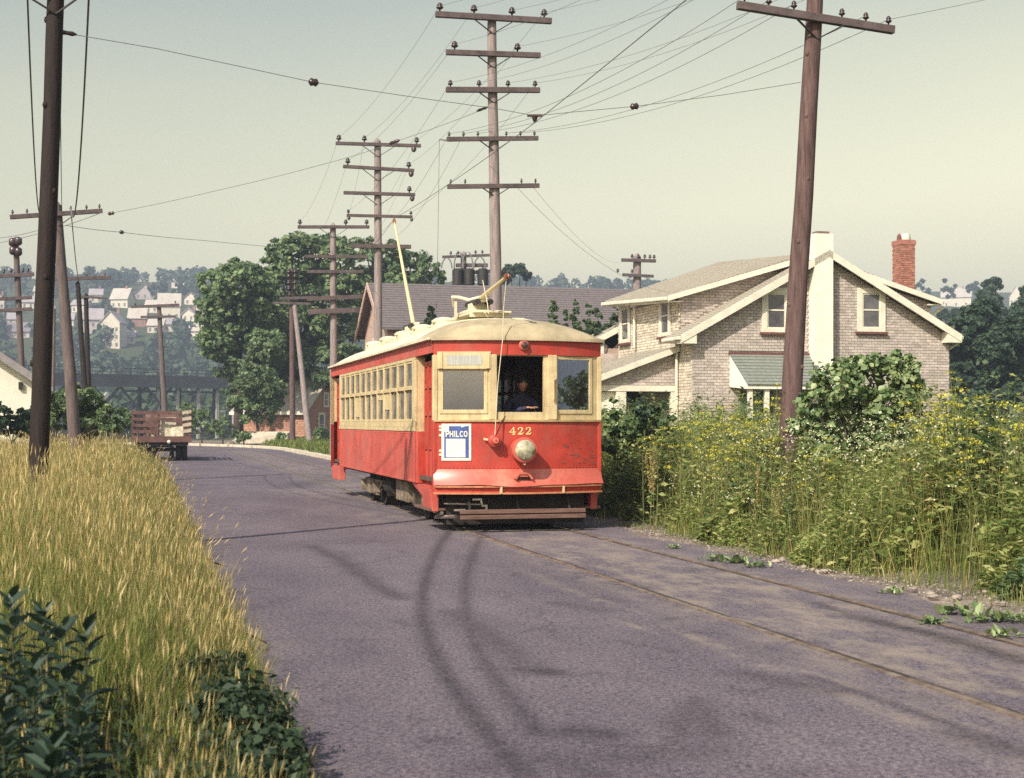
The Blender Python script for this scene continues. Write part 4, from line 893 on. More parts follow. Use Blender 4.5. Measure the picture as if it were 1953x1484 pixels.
bz = px(558, 840, 96.0); b = Vector((bz.x, bz.y, hxy(bz.x, bz.y)-0.2))
p4, a4 = util_pole('utility_pole', b, px(556, 516, 96.0), 0.20, 0.15, M_POLERED, 'old pole with crowded insulators by the red brick house',
    [arm((533, 570), (600, 568), (540, 552, 575, 592), w=0.16, h=0.3, iw=0.2), arm((520, 578), (592, 580), (), w=0.14, h=0.2)], group='tall poles along the tram line')
for y in (524, 533, 545, 556):
    for x in (551, 563): i = link('insulator', insulator_mesh(0.4, 0.34) if (0.4, 0.34) not in INS else INS[(0.4, 0.34)], p4); i.location = px(x, y, 95.7)-b
bz = px(591, 850, 94.0); b = Vector((bz.x, bz.y, hxy(bz.x, bz.y)-0.2))
util_pole('brace_pole', b, px(562, 585, 95.8), 0.21, 0.15, M_POLE, 'slanting brace pole leaning against the old insulator pole', cat='brace pole')
b = base_at(170, 75); util_pole('utility_pole', b, px(148, 540, 75), 0.16, 0.12, M_CREOSOTE, 'thin dark pole left of its twin near the bridge end', [arm((98, 533), (212, 530), (110, 125, 165, 200), w=0.16, h=0.2, iw=0.12)])
b = base_at(172, 84); util_pole('utility_pole', b, px(164, 563, 84), 0.17, 0.13, M_CREOSOTE, 'thin dark pole right of its twin near the bridge end', [arm((150, 566), (205, 570), (), w=0.10)])
b = base_at(48, 62); ul, ulx = util_pole('utility_pole', b, px(30, 456, 62), 0.15, 0.12, M_POLEDARK, 'far left pole with a bulky double head and three crossarms', [arm((-15, 528), (66, 524), (8, 22, 44, 54), w=0.14, h=0.22, iw=0.14), arm((-20, 572), (62, 568), (), w=0.13), arm((-20, 594), (62, 590), (), w=0.13)])
for dx, y in ((-6, 462), (5, 460), (-5, 478), (5, 480)): MB().lathe([(0.09, 0), (0.16, 0.08), (0.16, 0.30), (0.08, 0.36)], px(30+dx, y+8, 61.8)-b, (0, 0, 1), 10).build('pole_head_can', M_INSUL, ul, smooth=True)
b = base_at(318, 100); util_pole('utility_pole', b, px(303, 584, 100), 0.22, 0.15, M_POLEDARK, 'bent grey pole standing behind the stake truck', [arm((250, 586), (342, 582), (258, 334), w=0.16, h=0.2, iw=0.14), arm((268, 605), (335, 604), (), w=0.14)])
b = base_at(96, 52); util_pole('utility_pole', b, px(101, 590, 52), 0.13, 0.10, M_POLE, 'short pale pole just right of the black pole beside the white garage', [])
b = base_at(1212, 92); util_pole('utility_pole', b, px(1215, 490, 92), 0.30, 0.26, M_POLE, 'short pole with two crossarms beyond the brick house roof', [arm((1182, 497), (1247, 499), (1202, 1214, 1226, 1236, 1244), w=0.18, h=0.3, iw=0.22), arm((1184, 525), (1243, 528), (1175, 1202), w=0.16, h=0.28, iw=0.2)])
# transformer pole seen over the long purple roof
b = base_at(884, 88); tp, ta = util_pole('transformer_pole', b, px(884, 484, 88), 0.22, 0.18, M_POLE, 'transformer pole with looped cables above the long purple roof', [arm((842, 491), (945, 487), (858, 872, 905, 918), w=0.14, h=0.25, iw=0.18), arm((868, 507), (928, 507), (), w=0.20), arm((862, 522), (932, 519), (), w=0.20)], cat='transformer pole')
for x in (873, 895, 921): MB().lathe([(0.20, 0), (0.34, 0.06), (0.34, 0.95), (0.25, 1.05)], px(x, 545, 87.5)-b, (0, 0, 1), 12).build('transformer_can', M_BLACKIRON, tp, smooth=True, auto=40)
for x0, x1, top in ((842, 862, 492), (866, 884, 480), (882, 902, 480), (904, 926, 490)):
    MB().tube([px(x0+(x1-x0)*(0.5-0.5*math.cos(math.pi*k/8)), 512-(512-top)*math.sin(math.pi*k/8), 87.4)-b for k in range(9)], 0.05, 6).build('looped_cable', M_WIRE, tp)

# ------------------------------------------------------------------ wires
def wire(name, pts, sag, r, label, group=None, cat='wire', n=18, mt=None):
    """pts: 3D points; sag between each pair"""
    P = []
    o0 = Vector(pts[0])
    for a, b in zip(pts[:-1], pts[1:]):
        a, b = Vector(a), Vector(b)
        for k in range(n):
            t = k/n; q = a.lerp(b, t); q.z -= sag*4*t*(1-t); P.append(q)
    P.append(Vector(pts[-1]))
    o = MB().tube([p-o0 for p in P], r, 5, False).build(name, mt or M_WIRE, None, smooth=True); o.location = o0
    return tag(o, label, cat, group)
def strain(par, p, d, r=0.055, l=0.12):
    d = Vector(d).normalized(); MB().lathe([(0.25*r, -l), (r, -l*0.55), (0.8*r, 0), (r, l*0.55), (0.25*r, l)], Vector(p)-Vector(par.location), d, 10).build('strain_insulator', M_INSUL, par, smooth=True)
GP = 'power wires strung along the tall poles'
# span wires that carry the trolley wire
Ya, Yb = 17.45, 22.0
def spx(x, y): return px(x, y, Ya+(Yb-Ya)*(x-112)/(1530-112))
SW = [spx(112, 61), spx(300, 93), spx(598, 157), spx(800, 187), spx(945, 207), spx(1020, 221), spx(1090, 214), spx(1210, 203), spx(1380, 181), spx(1527, 157)]
sw = wire('span_wire', SW, 0.0, 0.005, 'span wire from the black pole across the road to the brown pole', cat='span wire', n=2)
strain(sw, spx(598, 157), SW[3]-SW[2], 0.055, 0.07); strain(sw, spx(1210, 203), SW[8]-SW[7], 0.05, 0.07)
strain(sw, spx(128, 63), SW[1]-SW[0], 0.03, 0.12)
hang = spx(1020, 222)
MB().bar(hang-sw.location-Vector((0.11, 0, -0.01)), hang-sw.location+Vector((0.11, 0, 0.01)), 0.03, 0.035).lathe([(0.05, 0), (0.03, -0.06), (0.012, -0.09)], hang-sw.location, (0, 0, 1), 10).build('trolley_hanger', M_INSUL, sw)
S2 = [px(205, 408, 37.4), px(420, 362, 36.2), px(640, 307, 35), px(755, 270, 34.2), px(936, 203, 33)]
s2 = wire('span_wire', S2, 0.02, 0.007, 'span wire from the leaning grey pole up to the tallest pole', cat='span wire', n=4)
strain(s2, px(212, 407, 37.4), S2[1]-S2[0], 0.05, 0.10); strain(s2, px(752, 271, 34.2), S2[4]-S2[3], 0.045, 0.16); strain(s2, px(920, 208, 33.1), S2[4]-S2[3], 0.035, 0.16)
S3 = [px(125, 430, 37.5), px(232, 443, 43), px(380, 458, 51), px(636, 480, 63)]
s3 = wire('span_wire', S3, 0.02, 0.008, 'lower span wire from the leaning grey pole towards the leafy tree', cat='span wire', n=4); strain(s3, px(232, 443, 43), S3[2]-S3[1], 0.06, 0.09)
# trolley wire
TW = [Vector((5.6, -3.0, 5.75)), hang-Vector((0, 0, 0.09)), px(752, 417, 33.0), px(700, 480, 44), px(640, 540, 63), px(560, 610, 90)]
wire('trolley_wire', TW, 0.05, 0.006, 'trolley wire running above the tram track', cat='trolley wire')
# power wires between the tall poles; the right-hand pole carries them on its upper arms
ORD = ['first', 'second', 'third', 'fourth', 'fifth', 'sixth', 'seventh', 'eighth', 'ninth', 'tenth', 'eleventh', 'twelfth', 'thirteenth', 'fourteenth', 'fifteenth', 'sixteenth']
def join(A, B, sag, r=0.0038, arm_='top', frm='brown pole', to='tallest pole'):
    for i in range(min(len(A), len(B))): wire('power_wire', [A[i], B[i]], sag, r, f'{ORD[i]} wire on the {arm_} crossarm level between the {frm} and the {to}', GP, 'power wire')
join(rp[3]['pins'], a1[0]['pins'], 0.25); join(rp[2]['pins'], a1[1]['pins'], 0.25, arm_='second'); join(rp[1]['pins'], a1[2]['pins'], 0.3, arm_='third')
join(rp[0]['pins'][:3]+rp[0]['pins'][4:], a1[3]['pins'][:5], 0.35, 0.0048, 'fourth')
TP, DP, LP = 'tallest pole', 'dark pole', 'leafy-tree pole'
join([a1[0]['pins'][0], a1[0]['pins'][1], a1[0]['pins'][3]], a2[0]['pins'][:3], 0.3, 0.004, 'top', TP, DP); join(a1[1]['pins'], a2[1]['pins'][:2], 0.3, 0.004, 'second', TP, DP)
join([a1[2]['pins'][0], a1[2]['pins'][3]], a2[3]['pins'][:2], 0.35, 0.004, 'fourth', TP, DP); join(a1[3]['pins'][:2], a2[4]['pins'][:2], 0.4, 0.004, 'lowest', TP, DP)
join(a2[0]['pins'][:3], a3[0]['pins'], 0.4, 0.004, 'top', DP, LP); join(a2[1]['pins'][:2], a3[1]['pins'][:2], 0.4, 0.004, 'second', DP, LP); join(a3[1]['pins'], a4[0]['pins'][:2], 0.6, 0.004, 'upper', LP, 'insulator pole'); join(a3[3]['pins'][:2], a4[0]['pins'][2:4], 0.6, 0.004, 'lower', LP, 'insulator pole')
wire('power_wire', [rp[0]['pins'][5], rp[0]['pins'][5]+Vector((9, 9, 4.2))], 0.1, 0.004, 'thin service wire leaving the right end of the brown pole crossarm', None, 'power wire')
for x0, y0, x1, y1, Y0, Y1 in ((1016, 356, 1190, 500, 33, 90), (985, 356, 1300, 560, 33, 47)):
    wire('power_wire', [px(x0, y0, Y0), px(x1, y1, Y1)], 0.6, 0.004, 'faint wire sloping from the tallest pole down to the ' + ('short far pole' if Y1 > 60 else 'house eave'), None, 'power wire')
dz = px(838, 266, 33.0); wire('drop_wire', [dz, px(835, 470, 33.2), px(832, 600, 33.4)], 0.0, 0.006, 'vertical drop wire hanging beside the tallest pole', cat='drop wire'); wire('arm_extension', [dz, px(852, 268, 33.0)], 0, 0.018, 'short iron arm holding the vertical drop wire', cat='iron arm')
# slack telephone wires on the left
n0, n1 = nl[0]['pins']; f = fl[0]['pins']
wire('telephone_wire', [n0, f[2]], 1.0, 0.013, 'slack telephone wire left of the black pole', cat='telephone wire')
wire('telephone_wire', [n1, f[3]], 1.25, 0.015, 'thick slack telephone wire right of the black pole', cat='telephone wire')
wire('telephone_wire', [px(113, -22, 17.5), px(119, 404, 37.4)], 0.9, 0.008, 'thin telephone wire touching the right edge of the black pole', cat='telephone wire')
wire('telephone_wire', [f[3], px(160, 531, 75)], 1.2, 0.015, 'slack telephone wire beyond the leaning grey pole', cat='telephone wire')
for a, b, w_ in (((195, 405), (-40, 470), 'upper'), ((100, 430), (-40, 455), 'lower')): wire('telephone_wire', [px(*a, 37.5), px(*b, 40)], 0.1, 0.008, w_+' thin wire running left from the leaning grey pole', None, 'telephone wire')

# ------------------------------------------------------------------ building blocks for houses
def brick_rows(holes, inside, u0, u1, z0, z1, bl=0.205, bh=0.090, joint=0.012, seed=1):
    """brick rectangles (a, b, z, z2) of a wall with holes; inside(u, z) -> bool"""
    rr = random.Random(seed); out = []; k = 0; z = z0
    while z < z1:
        u = u0 - (bl/2 if k % 2 else 0)
        while u < u1:
            a, b = max(u0, u), min(u1, u+bl-joint)
            if b-a > 0.05 and inside((a+b)/2, z+bh/2):
                for (h0, h1, g0, g1) in holes:
                    if a < h1 and b > h0 and z < g1 and z+bh > g0:
                        if a < h0 < b: b = h0-0.004
                        elif a < h1 < b: a = h1+0.004
                        else: a = b
                if b-a > 0.04: out.append((a, b, z, z+bh-joint))
            u += bl
        z += bh; k += 1
    return out
def lay_bricks(par, rows, conv, nrm, mat_single, mat_stuff, singles=0, depth=0.02, prefer=None, seed=2):
    """conv(u, z) -> local point on the wall face; nrm local outward normal; the first SINGLES bricks are parts, the rest one part"""
    rr = random.Random(seed); nrm = Vector(nrm)
    if singles:
        rows = sorted(rows, key=prefer); first, rest = rows[:singles], rows[singles:]
        shared = {}
        for (a, b, z, z2) in first:
            key = (round(b-a, 2), round(z2-z, 3))
            if key not in shared:
                w = key[0]; h = key[1]; p0, p1, p2 = Vector(conv(0, 0)), Vector(conv(w, 0)), Vector(conv(0, h)); o = nrm*depth
                shared[key] = MB().hexa([Vector(), p1-p0, p1-p0+o, o, p2-p0, p1-p0+p2-p0, p1-p0+p2-p0+o, p2-p0+o]).mesh('brick', mat_single)
            q = link('brick', shared[key], par); q.location = Vector(conv(a, z))+nrm*rr.uniform(-0.006, 0.004)
    else: rest = rows
    if rest:
        mb = MB()
        for (a, b, z, z2) in rest:
            o = nrm*(depth+rr.uniform(-0.006, 0.004)); P = [Vector(conv(*q)) for q in ((a, z), (b, z), (b, z2), (a, z2))]
            mb.hexa([P[0], P[1], P[1]+o, P[0]+o, P[3], P[2], P[2]+o, P[3]+o])
        tag(mb.build('bricks', mat_stuff, par), kind='stuff')
def sash_window(par, c, ax, nrm, w, h, fr=0.15, sill=None, frame_mat=None, bars=1, depth=0.06):
    """c: centre on the wall face; ax: unit vector along it"""
    c, ax, nrm = Vector(c), Vector(ax), Vector(nrm); Z = Vector((0, 0, 1))
    def blk(mb, a0, a1, z0, z1, d0, d1):
        P = [c+ax*a+nrm*d+Z*z for z in (z0, z1) for a, d in ((a0, d0), (a1, d0), (a1, d1), (a0, d1))]; return mb.hexa(P)
    mb = MB(); W, H = w/2, h/2
    blk(mb, -W, -W+fr, -H, H, 0, depth); blk(mb, W-fr, W, -H, H, 0, depth); blk(mb, -W+fr, W-fr, H-fr, H, 0, depth); blk(mb, -W+fr, W-fr, -H, -H+fr*0.7, 0, depth)
    win = mb.build('window', frame_mat or M_WHITE, par)
    mb = MB(); s = 0.045; i0, i1, z0, z1 = -W+fr, W-fr, -H+fr*0.7, H-fr
    blk(mb, i0, i0+s, z0, z1, 0, depth*0.6); blk(mb, i1-s, i1, z0, z1, 0, depth*0.6); blk(mb, i0+s, i1-s, -s/2, s/2, 0, depth*0.65)
    blk(mb, i0+s, i1-s, z0, z0+s, 0, depth*0.6); blk(mb, i0+s, i1-s, z1-s, z1, 0, depth*0.6); mb.build('sash', frame_mat or M_WHITE, win)
    for q0, q1 in ((z0+s, -s/2), (s/2, z1-s)):
        mb = MB(); blk(mb, i0+s, i1-s, q0, q1, 0.012, 0.018); mb.build('pane', M_PANE, win)
    if sill: mb = MB(); blk(mb, -W-0.06, W+0.06, -H-0.075, -H, 0, depth+0.06); mb.build('sill', sill, win)
    return win
M_PANE = pmat('house_pane', (0.10, 0.095, 0.105), 0.06, 0.5, 1.3, spec=0.9, col2=(0.17, 0.16, 0.17))
def shingle_roof(par, name, e0, e1, r0, r1, mt, course=0.16, th=0.08, lip=0.018):
    """stepped courses from the eave line e0-e1 up to the ridge line r0-r1, as one slab"""
    e0, e1, r0, r1 = map(Vector, (e0, e1, r0, r1)); nrm = (e1-e0).cross(r0-e0).normalized()
    if nrm.z < 0: nrm = -nrm
    n = max(2, int((r0-e0).length/course)); mb = MB()
    for k in range(n):
        t0, t1 = k/n, (k+1)/n
        a, b = e0.lerp(r0, t0), e1.lerp(r1, t0); c, d = e1.lerp(r1, t1), e0.lerp(r0, t1); o = nrm*lip
        mb.quad(a+o, b+o, c, d); mb.quad(a, b, b+o, a+o)
    dn = Vector((0, 0, -th)); mb.quad(e0+dn, e1+dn, r1+dn, r0+dn); mb.quad(e0, e1, e1+dn, e0+dn); mb.quad(e0, r0, r0+dn, e0+dn); mb.quad(e1, r1, r1+dn, e1+dn); mb.quad(r0, r1, r1+dn, r0+dn)
    return mb.build(name, mt, par)

# ------------------------------------------------------------------ the grey brick house on the right
hz0 = 0.20; house = empty('brick_house', (5.57, 44.0, hz0), TH, 'grey brick house with white end chimney and dormers behind the weeds', 'house')
W, D, RZ, SLP, DS = 8.93, 7.0, 7.05-hz0, 0.554, 0.292
def rz(x, s=SLP): return RZ - s*abs(x-W/2)
MB().prism([(0.02, -0.6), (W-0.02, -0.6), (W-0.02, rz(W)-0.12), (W/2, RZ-0.14), (0.02, rz(0)-0.12)], 'y', 0.02, D).build('house_core', M_MORTAR, house)
MB().prism([(0.02, 3.0), (W-0.02, 3.0), (W-0.02, rz(W, DS)-0.12), (W/2, RZ-0.2), (0.02, rz(0, DS)-0.12)], 'y', 1.12, D-0.02).build('dormer_core', M_MORTAR, house)
gable_holes = [(2.32, 3.30, 4.45-hz0, 5.88-hz0), (5.62, 6.60, 4.52-hz0, 5.95-hz0), (3.93, 4.60, -1, 9), (1.25, 4.05, 2.60-hz0, 3.80-hz0), (1.55, 2.75, -1, 2.5)]
rows = brick_rows(gable_holes, lambda u, z: z < rz(u)-0.16, 0.0, W, 0.35, RZ)
lay_bricks(house, rows, lambda u, z: (u, 0.0, z), (0, -1, 0), M_BRICKGREYO, M_BRICKGREY, singles=300, prefer=lambda r: abs(r[2]-3.6) + 0.15*abs(r[0]-4))
for q in ((1.1, 4.0),):
    rows = brick_rows([(1.75, 2.75, 4.2, 5.6), (5.65, 6.7, 4.2, 5.6), (2.9, 4.6, 0, 2.2)], lambda u, z: z < rz(0, DS)-0.15 if u > 1.12 else z < rz(0)-0.15, 0.0, D, 0.5, 6)
    lay_bricks(house, rows, lambda u, z: (0.0, u, z), (-1, 0, 0), M_BRICKSUNLIT, M_BRICKSUNLIT, seed=3)
rows = brick_rows([], lambda u, z: rz(u)+0.05 < z < rz(u, DS)-0.16, 0.0, W, 3.8, RZ)
lay_bricks(house, rows, lambda u, z: (u, 1.10, z), (0, -1, 0), M_BRICKGREYO, M_BRICKGREY, seed=4)
FY = -0.36
for s in (0, 1):
    xe = -0.5 if s == 0 else W+0.22; xs = (xe, W/2)
    shingle_roof(house, 'roof', (xe, FY, rz(xe)), (xe, 1.12, rz(xe)), (W/2, FY, RZ), (W/2, 1.12, RZ), M_SHINGLE)
    up = 0.36 if s == 0 else 0.0; shingle_roof(house, 'dormer_roof', (xe, 0.78, rz(xe, DS)), (xe, D+0.0, rz(xe, DS)+up), (W/2, 0.78, RZ+0.06), (W/2, D+1.3, RZ+0.06+up*1.5), M_SHINGLE)
    for yy, sl, nm, dd in ((FY-0.03, SLP, 'bargeboard', 0.24), (0.75, DS, 'dormer_bargeboard', 0.17)):
        a, b = (xe, yy, rz(xe, sl)+0.02), (W/2, yy, RZ+0.02)
        MB().hexa([(a[0], yy-0.03, a[2]-dd), (b[0], yy-0.03, b[2]-dd), (b[0], yy+0.03, b[2]-dd), (a[0], yy+0.03, a[2]-dd), (a[0], yy-0.03, a[2]), (b[0], yy-0.03, b[2]), (b[0], yy+0.03, b[2]), (a[0], yy+0.03, a[2])]).build(nm, M_WHITE, house)
    sx = -1 if s == 0 else 1
    for ya, yb, sl in ((FY, 1.1, SLP), (0.78, D+0.2, DS)):
        MB().bar((xe+sx*0.05, ya, rz(xe, sl)-0.075), (xe+sx*0.05, yb, rz(xe, sl)-0.075+(0.34 if (s == 0 and sl == DS) else 0)), 0.10, 0.11).build('gutter', M_WHITE, house, bevel=0.02)
        up = 0.34 if (s == 0 and sl == DS) else 0; MB().bar((xe-sx*0.25, ya+0.04, rz(xe, sl)-0.15), (xe-sx*0.25, yb, rz(xe, sl)-0.15+up), 0.48, 0.035).build('soffit', M_WHITE, house)
    MB().hexa([(xe, FY-0.04, rz(xe)-0.24), (xe-sx*0.5, FY-0.04, rz(xe)-0.24), (xe-sx*0.5, 0.0, rz(xe)-0.24), (xe, 0.0, rz(xe)-0.24), (xe, FY-0.04, rz(xe)), (xe-sx*0.5, FY-0.04, rz(xe)+0.1), (xe-sx*0.5, 0.0, rz(xe)+0.1), (xe, 0.0, rz(xe))]).build('eave_return', M_WHITE, house)
ch = MB().box(3.95, 4.58, -0.42, 0.03, 2.6, RZ+0.52).hexa([(3.6, -0.46, -0.5), (4.95, -0.46, -0.5), (4.95, 0.03, -0.5), (3.6, 0.03, -0.5), (3.949, -0.425, 2.6), (4.585, -0.425, 2.6), (4.585, 0.03, 2.6), (3.949, 0.03, 2.6)]).build('end_chimney', M_STUCCO, house)
MB().box(4.05, 4.48, -0.36, -0.04, RZ+0.521, RZ+0.60).build('chimney_cap', pmat('sooty_brick', (0.17, 0.12, 0.10), 0.9, 0.3, 8), ch)
sash_window(house, (2.81, -0.02, 5.165-hz0), (1, 0, 0), (0, -1, 0), 0.98, 1.40, 0.17, M_REDTRIM); sash_window(house, (6.11, -0.02, 5.235-hz0), (1, 0, 0), (0, -1, 0), 0.98, 1.40, 0.17, M_REDTRIM)
sash_window(house, (-0.02, 2.25, 4.90), (0, -1, 0), (-1, 0, 0), 0.95, 1.35, 0.13, M_REDTRIM); sash_window(house, (-0.02, 6.18, 4.90), (0, -1, 0), (-1, 0, 0), 1.0, 1.35, 0.13, M_REDTRIM)
# shed hood over the side door
hd_ = MB().hexa([(1.24, -0.01, 2.74-hz0), (4.1, -0.01, 2.74-hz0), (4.1, -1.12, 2.66-hz0), (1.32, -1.12, 2.66-hz0), (1.24, -0.01, 3.74-hz0), (4.05, -0.01, 3.74-hz0), (4.0, -1.12, 2.78-hz0), (1.34, -1.12, 2.78-hz0)]).build('door_hood', M_STUCCO, house)
shingle_roof(hd_, 'hood_shingles', (1.34, -1.16, 2.79-hz0), (4.02, -1.16, 2.79-hz0), (1.22, -0.02, 3.78-hz0), (4.07, -0.02, 3.78-hz0), M_HOODGREEN, course=0.14, th=0.01)
MB().box(1.20, 4.08, -0.06, -0.025, 3.75-hz0, 3.83-hz0).build('hood_flashing', M_REDTRIM, hd_)
for x in (1.50, 2.05, 3.9): MB().box(x-0.07, x+0.07, -1.05, -0.91, -0.3, 2.66-hz0).build('hood_post', M_WHITE, hd_, bevel=0.01)
MB().box(1.6, 2.7, -0.05, 0.0, -0.2, 2.4).build('side_door', pmat('green_door', (0.06, 0.09, 0.07), 0.6, 0.2, 4), house)
# brick chimney on the right slope
oc = MB().box(8.93, 9.47, 3.02, 3.58, -0.3, 7.95-hz0).build('brick_chimney', pmat('chimney_mortar', (0.40, 0.27, 0.2), 0.95, 0.2, 8), house)
rows = brick_rows([], lambda u, z: True, 8.93, 9.47, 5.0, 7.95-hz0, bl=0.21, bh=0.075, joint=0.012)
lay_bricks(oc, rows, lambda u, z: (u, 3.02, z), (0, -1, 0), M_ORANGEBRICK, M_ORANGEBRICK)
rows = brick_rows([], lambda u, z: True, 3.02, 3.58, 5.3, 7.95-hz0, bl=0.21, bh=0.075, joint=0.012)
lay_bricks(oc, rows, lambda u, z: (8.93, u, z), (-1, 0, 0), M_ORANGEBRICK, M_ORANGEBRICK)
MB().box(8.90, 9.50, 2.99, 3.61, 7.80-hz0, 7.95-hz0).build('chimney_crown', M_ORANGEBRICK, oc)
MB().lathe([(0.16, 0), (0.18, 0.05), (0.15, 0.24), (0.12, 0.25)], (9.27, 3.3, 7.95-hz0), (0, 0, 1), 12).build('chimney_pot', M_WHITE, oc, smooth=True, auto=40)
MB().lathe([(0.09, 0), (0.07, 0.18), (0.01, 0.26)], (9.02, 3.3, 7.95-hz0), (0, 0, 1), 8).build('chimney_pot', M_REDTRIM, oc)
# porch lean-to on the left side
PB, PT = -3.0, 0.0
shingle_roof(house, 'porch_roof', (PB, 0.95, 2.98-hz0), (PB, 4.9, 2.98-hz0), (-0.02, 0.95, 4.06-hz0), (-0.02, 4.9, 4.06-hz0), M_SHINGLE)
MB().hexa([(PB, 0.90, 2.82-hz0), (-0.05, 0.90, 3.88-hz0), (-0.05, 0.94, 3.88-hz0), (PB, 0.94, 2.82-hz0), (PB, 0.90, 3.0-hz0), (-0.05, 0.90, 4.07-hz0), (-0.05, 0.94, 4.07-hz0), (PB, 0.94, 3.0-hz0)]).build('porch_bargeboard', M_WHITE, house)
MB().prism([(PB+0.1, 2.80-hz0), (-0.03, 2.80-hz0), (-0.03, 3.86-hz0)], 'y', 1.22, 1.30).build('porch_gable', M_MORTAR, house)
lay_bricks(house, brick_rows([], lambda u, z: z < 2.80-hz0+(u-PB-0.1)*0.355-0.05, PB+0.1, -0.05, 2.72-hz0+0.1, 3.9-hz0), lambda u, z: (u, 1.22, z), (0, -1, 0), M_BRICKGREYO, M_BRICKGREY, seed=6)
MB().box(PB, -0.1, 1.16, 1.34, 2.62-hz0, 2.80-hz0).build('porch_beam', M_WHITE, house)
for x, w in ((PB+0.15, 0.10), (-1.9, 0.16), (-0.14, 0.10)): MB().box(x-w, x+w, 1.18, 1.32, -0.3, 2.62-hz0).build('porch_post', M_WHITE, house)
MB().box(PB+0.1, -1.95, 1.34, 1.42, -0.3, 2.6-hz0).build('porch_wall', M_STUCCO, house)
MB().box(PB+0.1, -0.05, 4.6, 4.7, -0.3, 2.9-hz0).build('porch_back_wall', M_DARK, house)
MB().box(PB+0.1, -0.05, 1.2, 4.6, -0.3, 0.1).build('porch_floor', M_MORTAR, house)
for x, y, z0, z1 in ((-0.12, 5.0, 4.0, 5.4), (-0.10, 1.05, -0.2, 4.0)): MB().tube([(x, y, z0), (x, y, z1), (x-0.25, y-0.15, z1+0.18)], 0.045, 8).build('downspout', M_WHITE, house)
MB().tube([(W+0.08, 0.2, 0.0), (W+0.08, 0.2, 3.8), (W+0.4, 0.0, 4.05)], 0.05, 8).build('downspout', M_WHITE, house)
MB().tube([(W+0.1, 1.2, 4.9), (W+0.2, 1.1, 5.1), (W+0.48, 1.0, 5.3)], 0.05, 8).build('downspout', M_WHITE, house)
# back porch roof seen past the corner
shingle_roof(house, 'back_porch_roof', (-1.6, 7.1, 4.0), (-1.6, 9.5, 4.0), (0.3, 7.1, 5.0), (0.3, 9.5, 5.0), M_SHINGLE)
MB().hexa([(-1.6, 7.05, 3.82), (0.3, 7.05, 4.80), (0.3, 7.09, 4.80), (-1.6, 7.09, 3.82), (-1.6, 7.05, 4.02), (0.3, 7.05, 5.02), (0.3, 7.09, 5.02), (-1.6, 7.09, 4.02)]).build('back_porch_board', M_WHITE, house)
MB().box(-1.3, 0.3, 7.3, 9.2, -0.3, 3.9).build('back_porch_wall', M_BRICKGREY, house)

# ------------------------------------------------------------------ long building with the purple roof behind the tram
lb = empty('long_building', (-5.06, 58.0, 0.0), TH, 'long low building under a wide purple shingle roof behind the tram', 'building')
LW, LD, EZ, RZ2 = 11.4, 6.2, 5.75, 7.62
M_PINKWALL = pmat('pink_board_wall', (0.48, 0.34, 0.28), 0.85, 0.15, 3, stretch=(1, 1, 5))
MB().prism([(0, -0.5), (LD, -0.5), (LD, EZ-0.12), (LD/2, RZ2-0.14), (0, EZ-0.12)], 'x', 0.0, LW).build('wall', M_PINKWALL, lb)
shingle_roof(lb, 'roof', (-0.35, -0.5, EZ-0.28), (LW+0.4, -0.5, EZ-0.28), (-0.35, LD/2, RZ2), (LW+0.4, LD/2, RZ2), M_SHINGLEP, course=0.22)
shingle_roof(lb, 'roof', (-0.35, LD+0.5, EZ-0.28), (LW+0.4, LD+0.5, EZ-0.28), (-0.35, LD/2, RZ2), (LW+0.4, LD/2, RZ2), M_SHINGLEP, course=0.22)
for ya, yb in ((-0.5, LD/2), (LD+0.5, LD/2)):
    MB().hexa([(-0.41, ya, EZ-0.52), (-0.41, yb, RZ2-0.24), (-0.36, yb, RZ2-0.24), (-0.36, ya, EZ-0.52), (-0.41, ya, EZ-0.27), (-0.41, yb, RZ2+0.02), (-0.36, yb, RZ2+0.02), (-0.36, ya, EZ-0.27)]).build('bargeboard', M_PINKWALL, lb)
for x in (0.9, 3.4, 6.0, 8.6): sash_window(lb, (x, -0.01, 4.55), (1, 0, 0), (0, -1, 0), 1.3, 1.3, 0.10)
sash_window(lb, (-0.01, LD/2, 4.6), (0, -1, 0), (-1, 0, 0), 0.9, 1.3, 0.1)
# ------------------------------------------------------------------ small red brick house in the distance
def yb_(x, y, Y): return px(x, y, Y)
q = px(583, 838, 112.0); sb = empty('red_brick_house', (q.x, q.y, 0.1), R(-24), 'small red brick house with grey roof beyond the far kerb', 'house')
M_TANBRICK = pmat('faded_brick', (0.38, 0.205, 0.145), 0.9, 0.2, 5, island=0.2, hue=0.01)
SW_, SD_ = 6.6, 5.4   # wall towards us along -x from the corner; gable on the +y side
EZ3, RZ3 = 2.55, 4.9
MB().prism([(0, -0.4), (SD_, -0.4), (SD_, EZ3), (SD_/2, RZ3-0.14), (0, EZ3)], 'x', -SW_, 0).build('wall', M_TANBRICK, sb)
lay_bricks(sb, brick_rows([], lambda u, z: True, -SW_, 0, 0.2, EZ3, bl=0.42, bh=0.2, joint=0.03), lambda u, z: (u, 0, z), (0, -1, 0), M_TANBRICK, M_TANBRICK, seed=8)
shingle_roof(sb, 'roof', (-SW_-0.3, -0.4, EZ3-0.2), (0.4, -0.4, EZ3-0.2), (-SW_-0.3, SD_/2, RZ3), (0.4, SD_/2, RZ3), M_SHINGLE, course=0.35)
shingle_roof(sb, 'roof', (-SW_-0.3, SD_+0.4, EZ3-0.2), (0.4, SD_+0.4, EZ3-0.2), (-SW_-0.3, SD_/2, RZ3), (0.4, SD_/2, RZ3), M_SHINGLE, course=0.35)
MB().box(-SW_-0.3, 0.4, -0.5, -0.4, EZ3-0.42, EZ3-0.18).build('fascia', M_WHITE, sb)
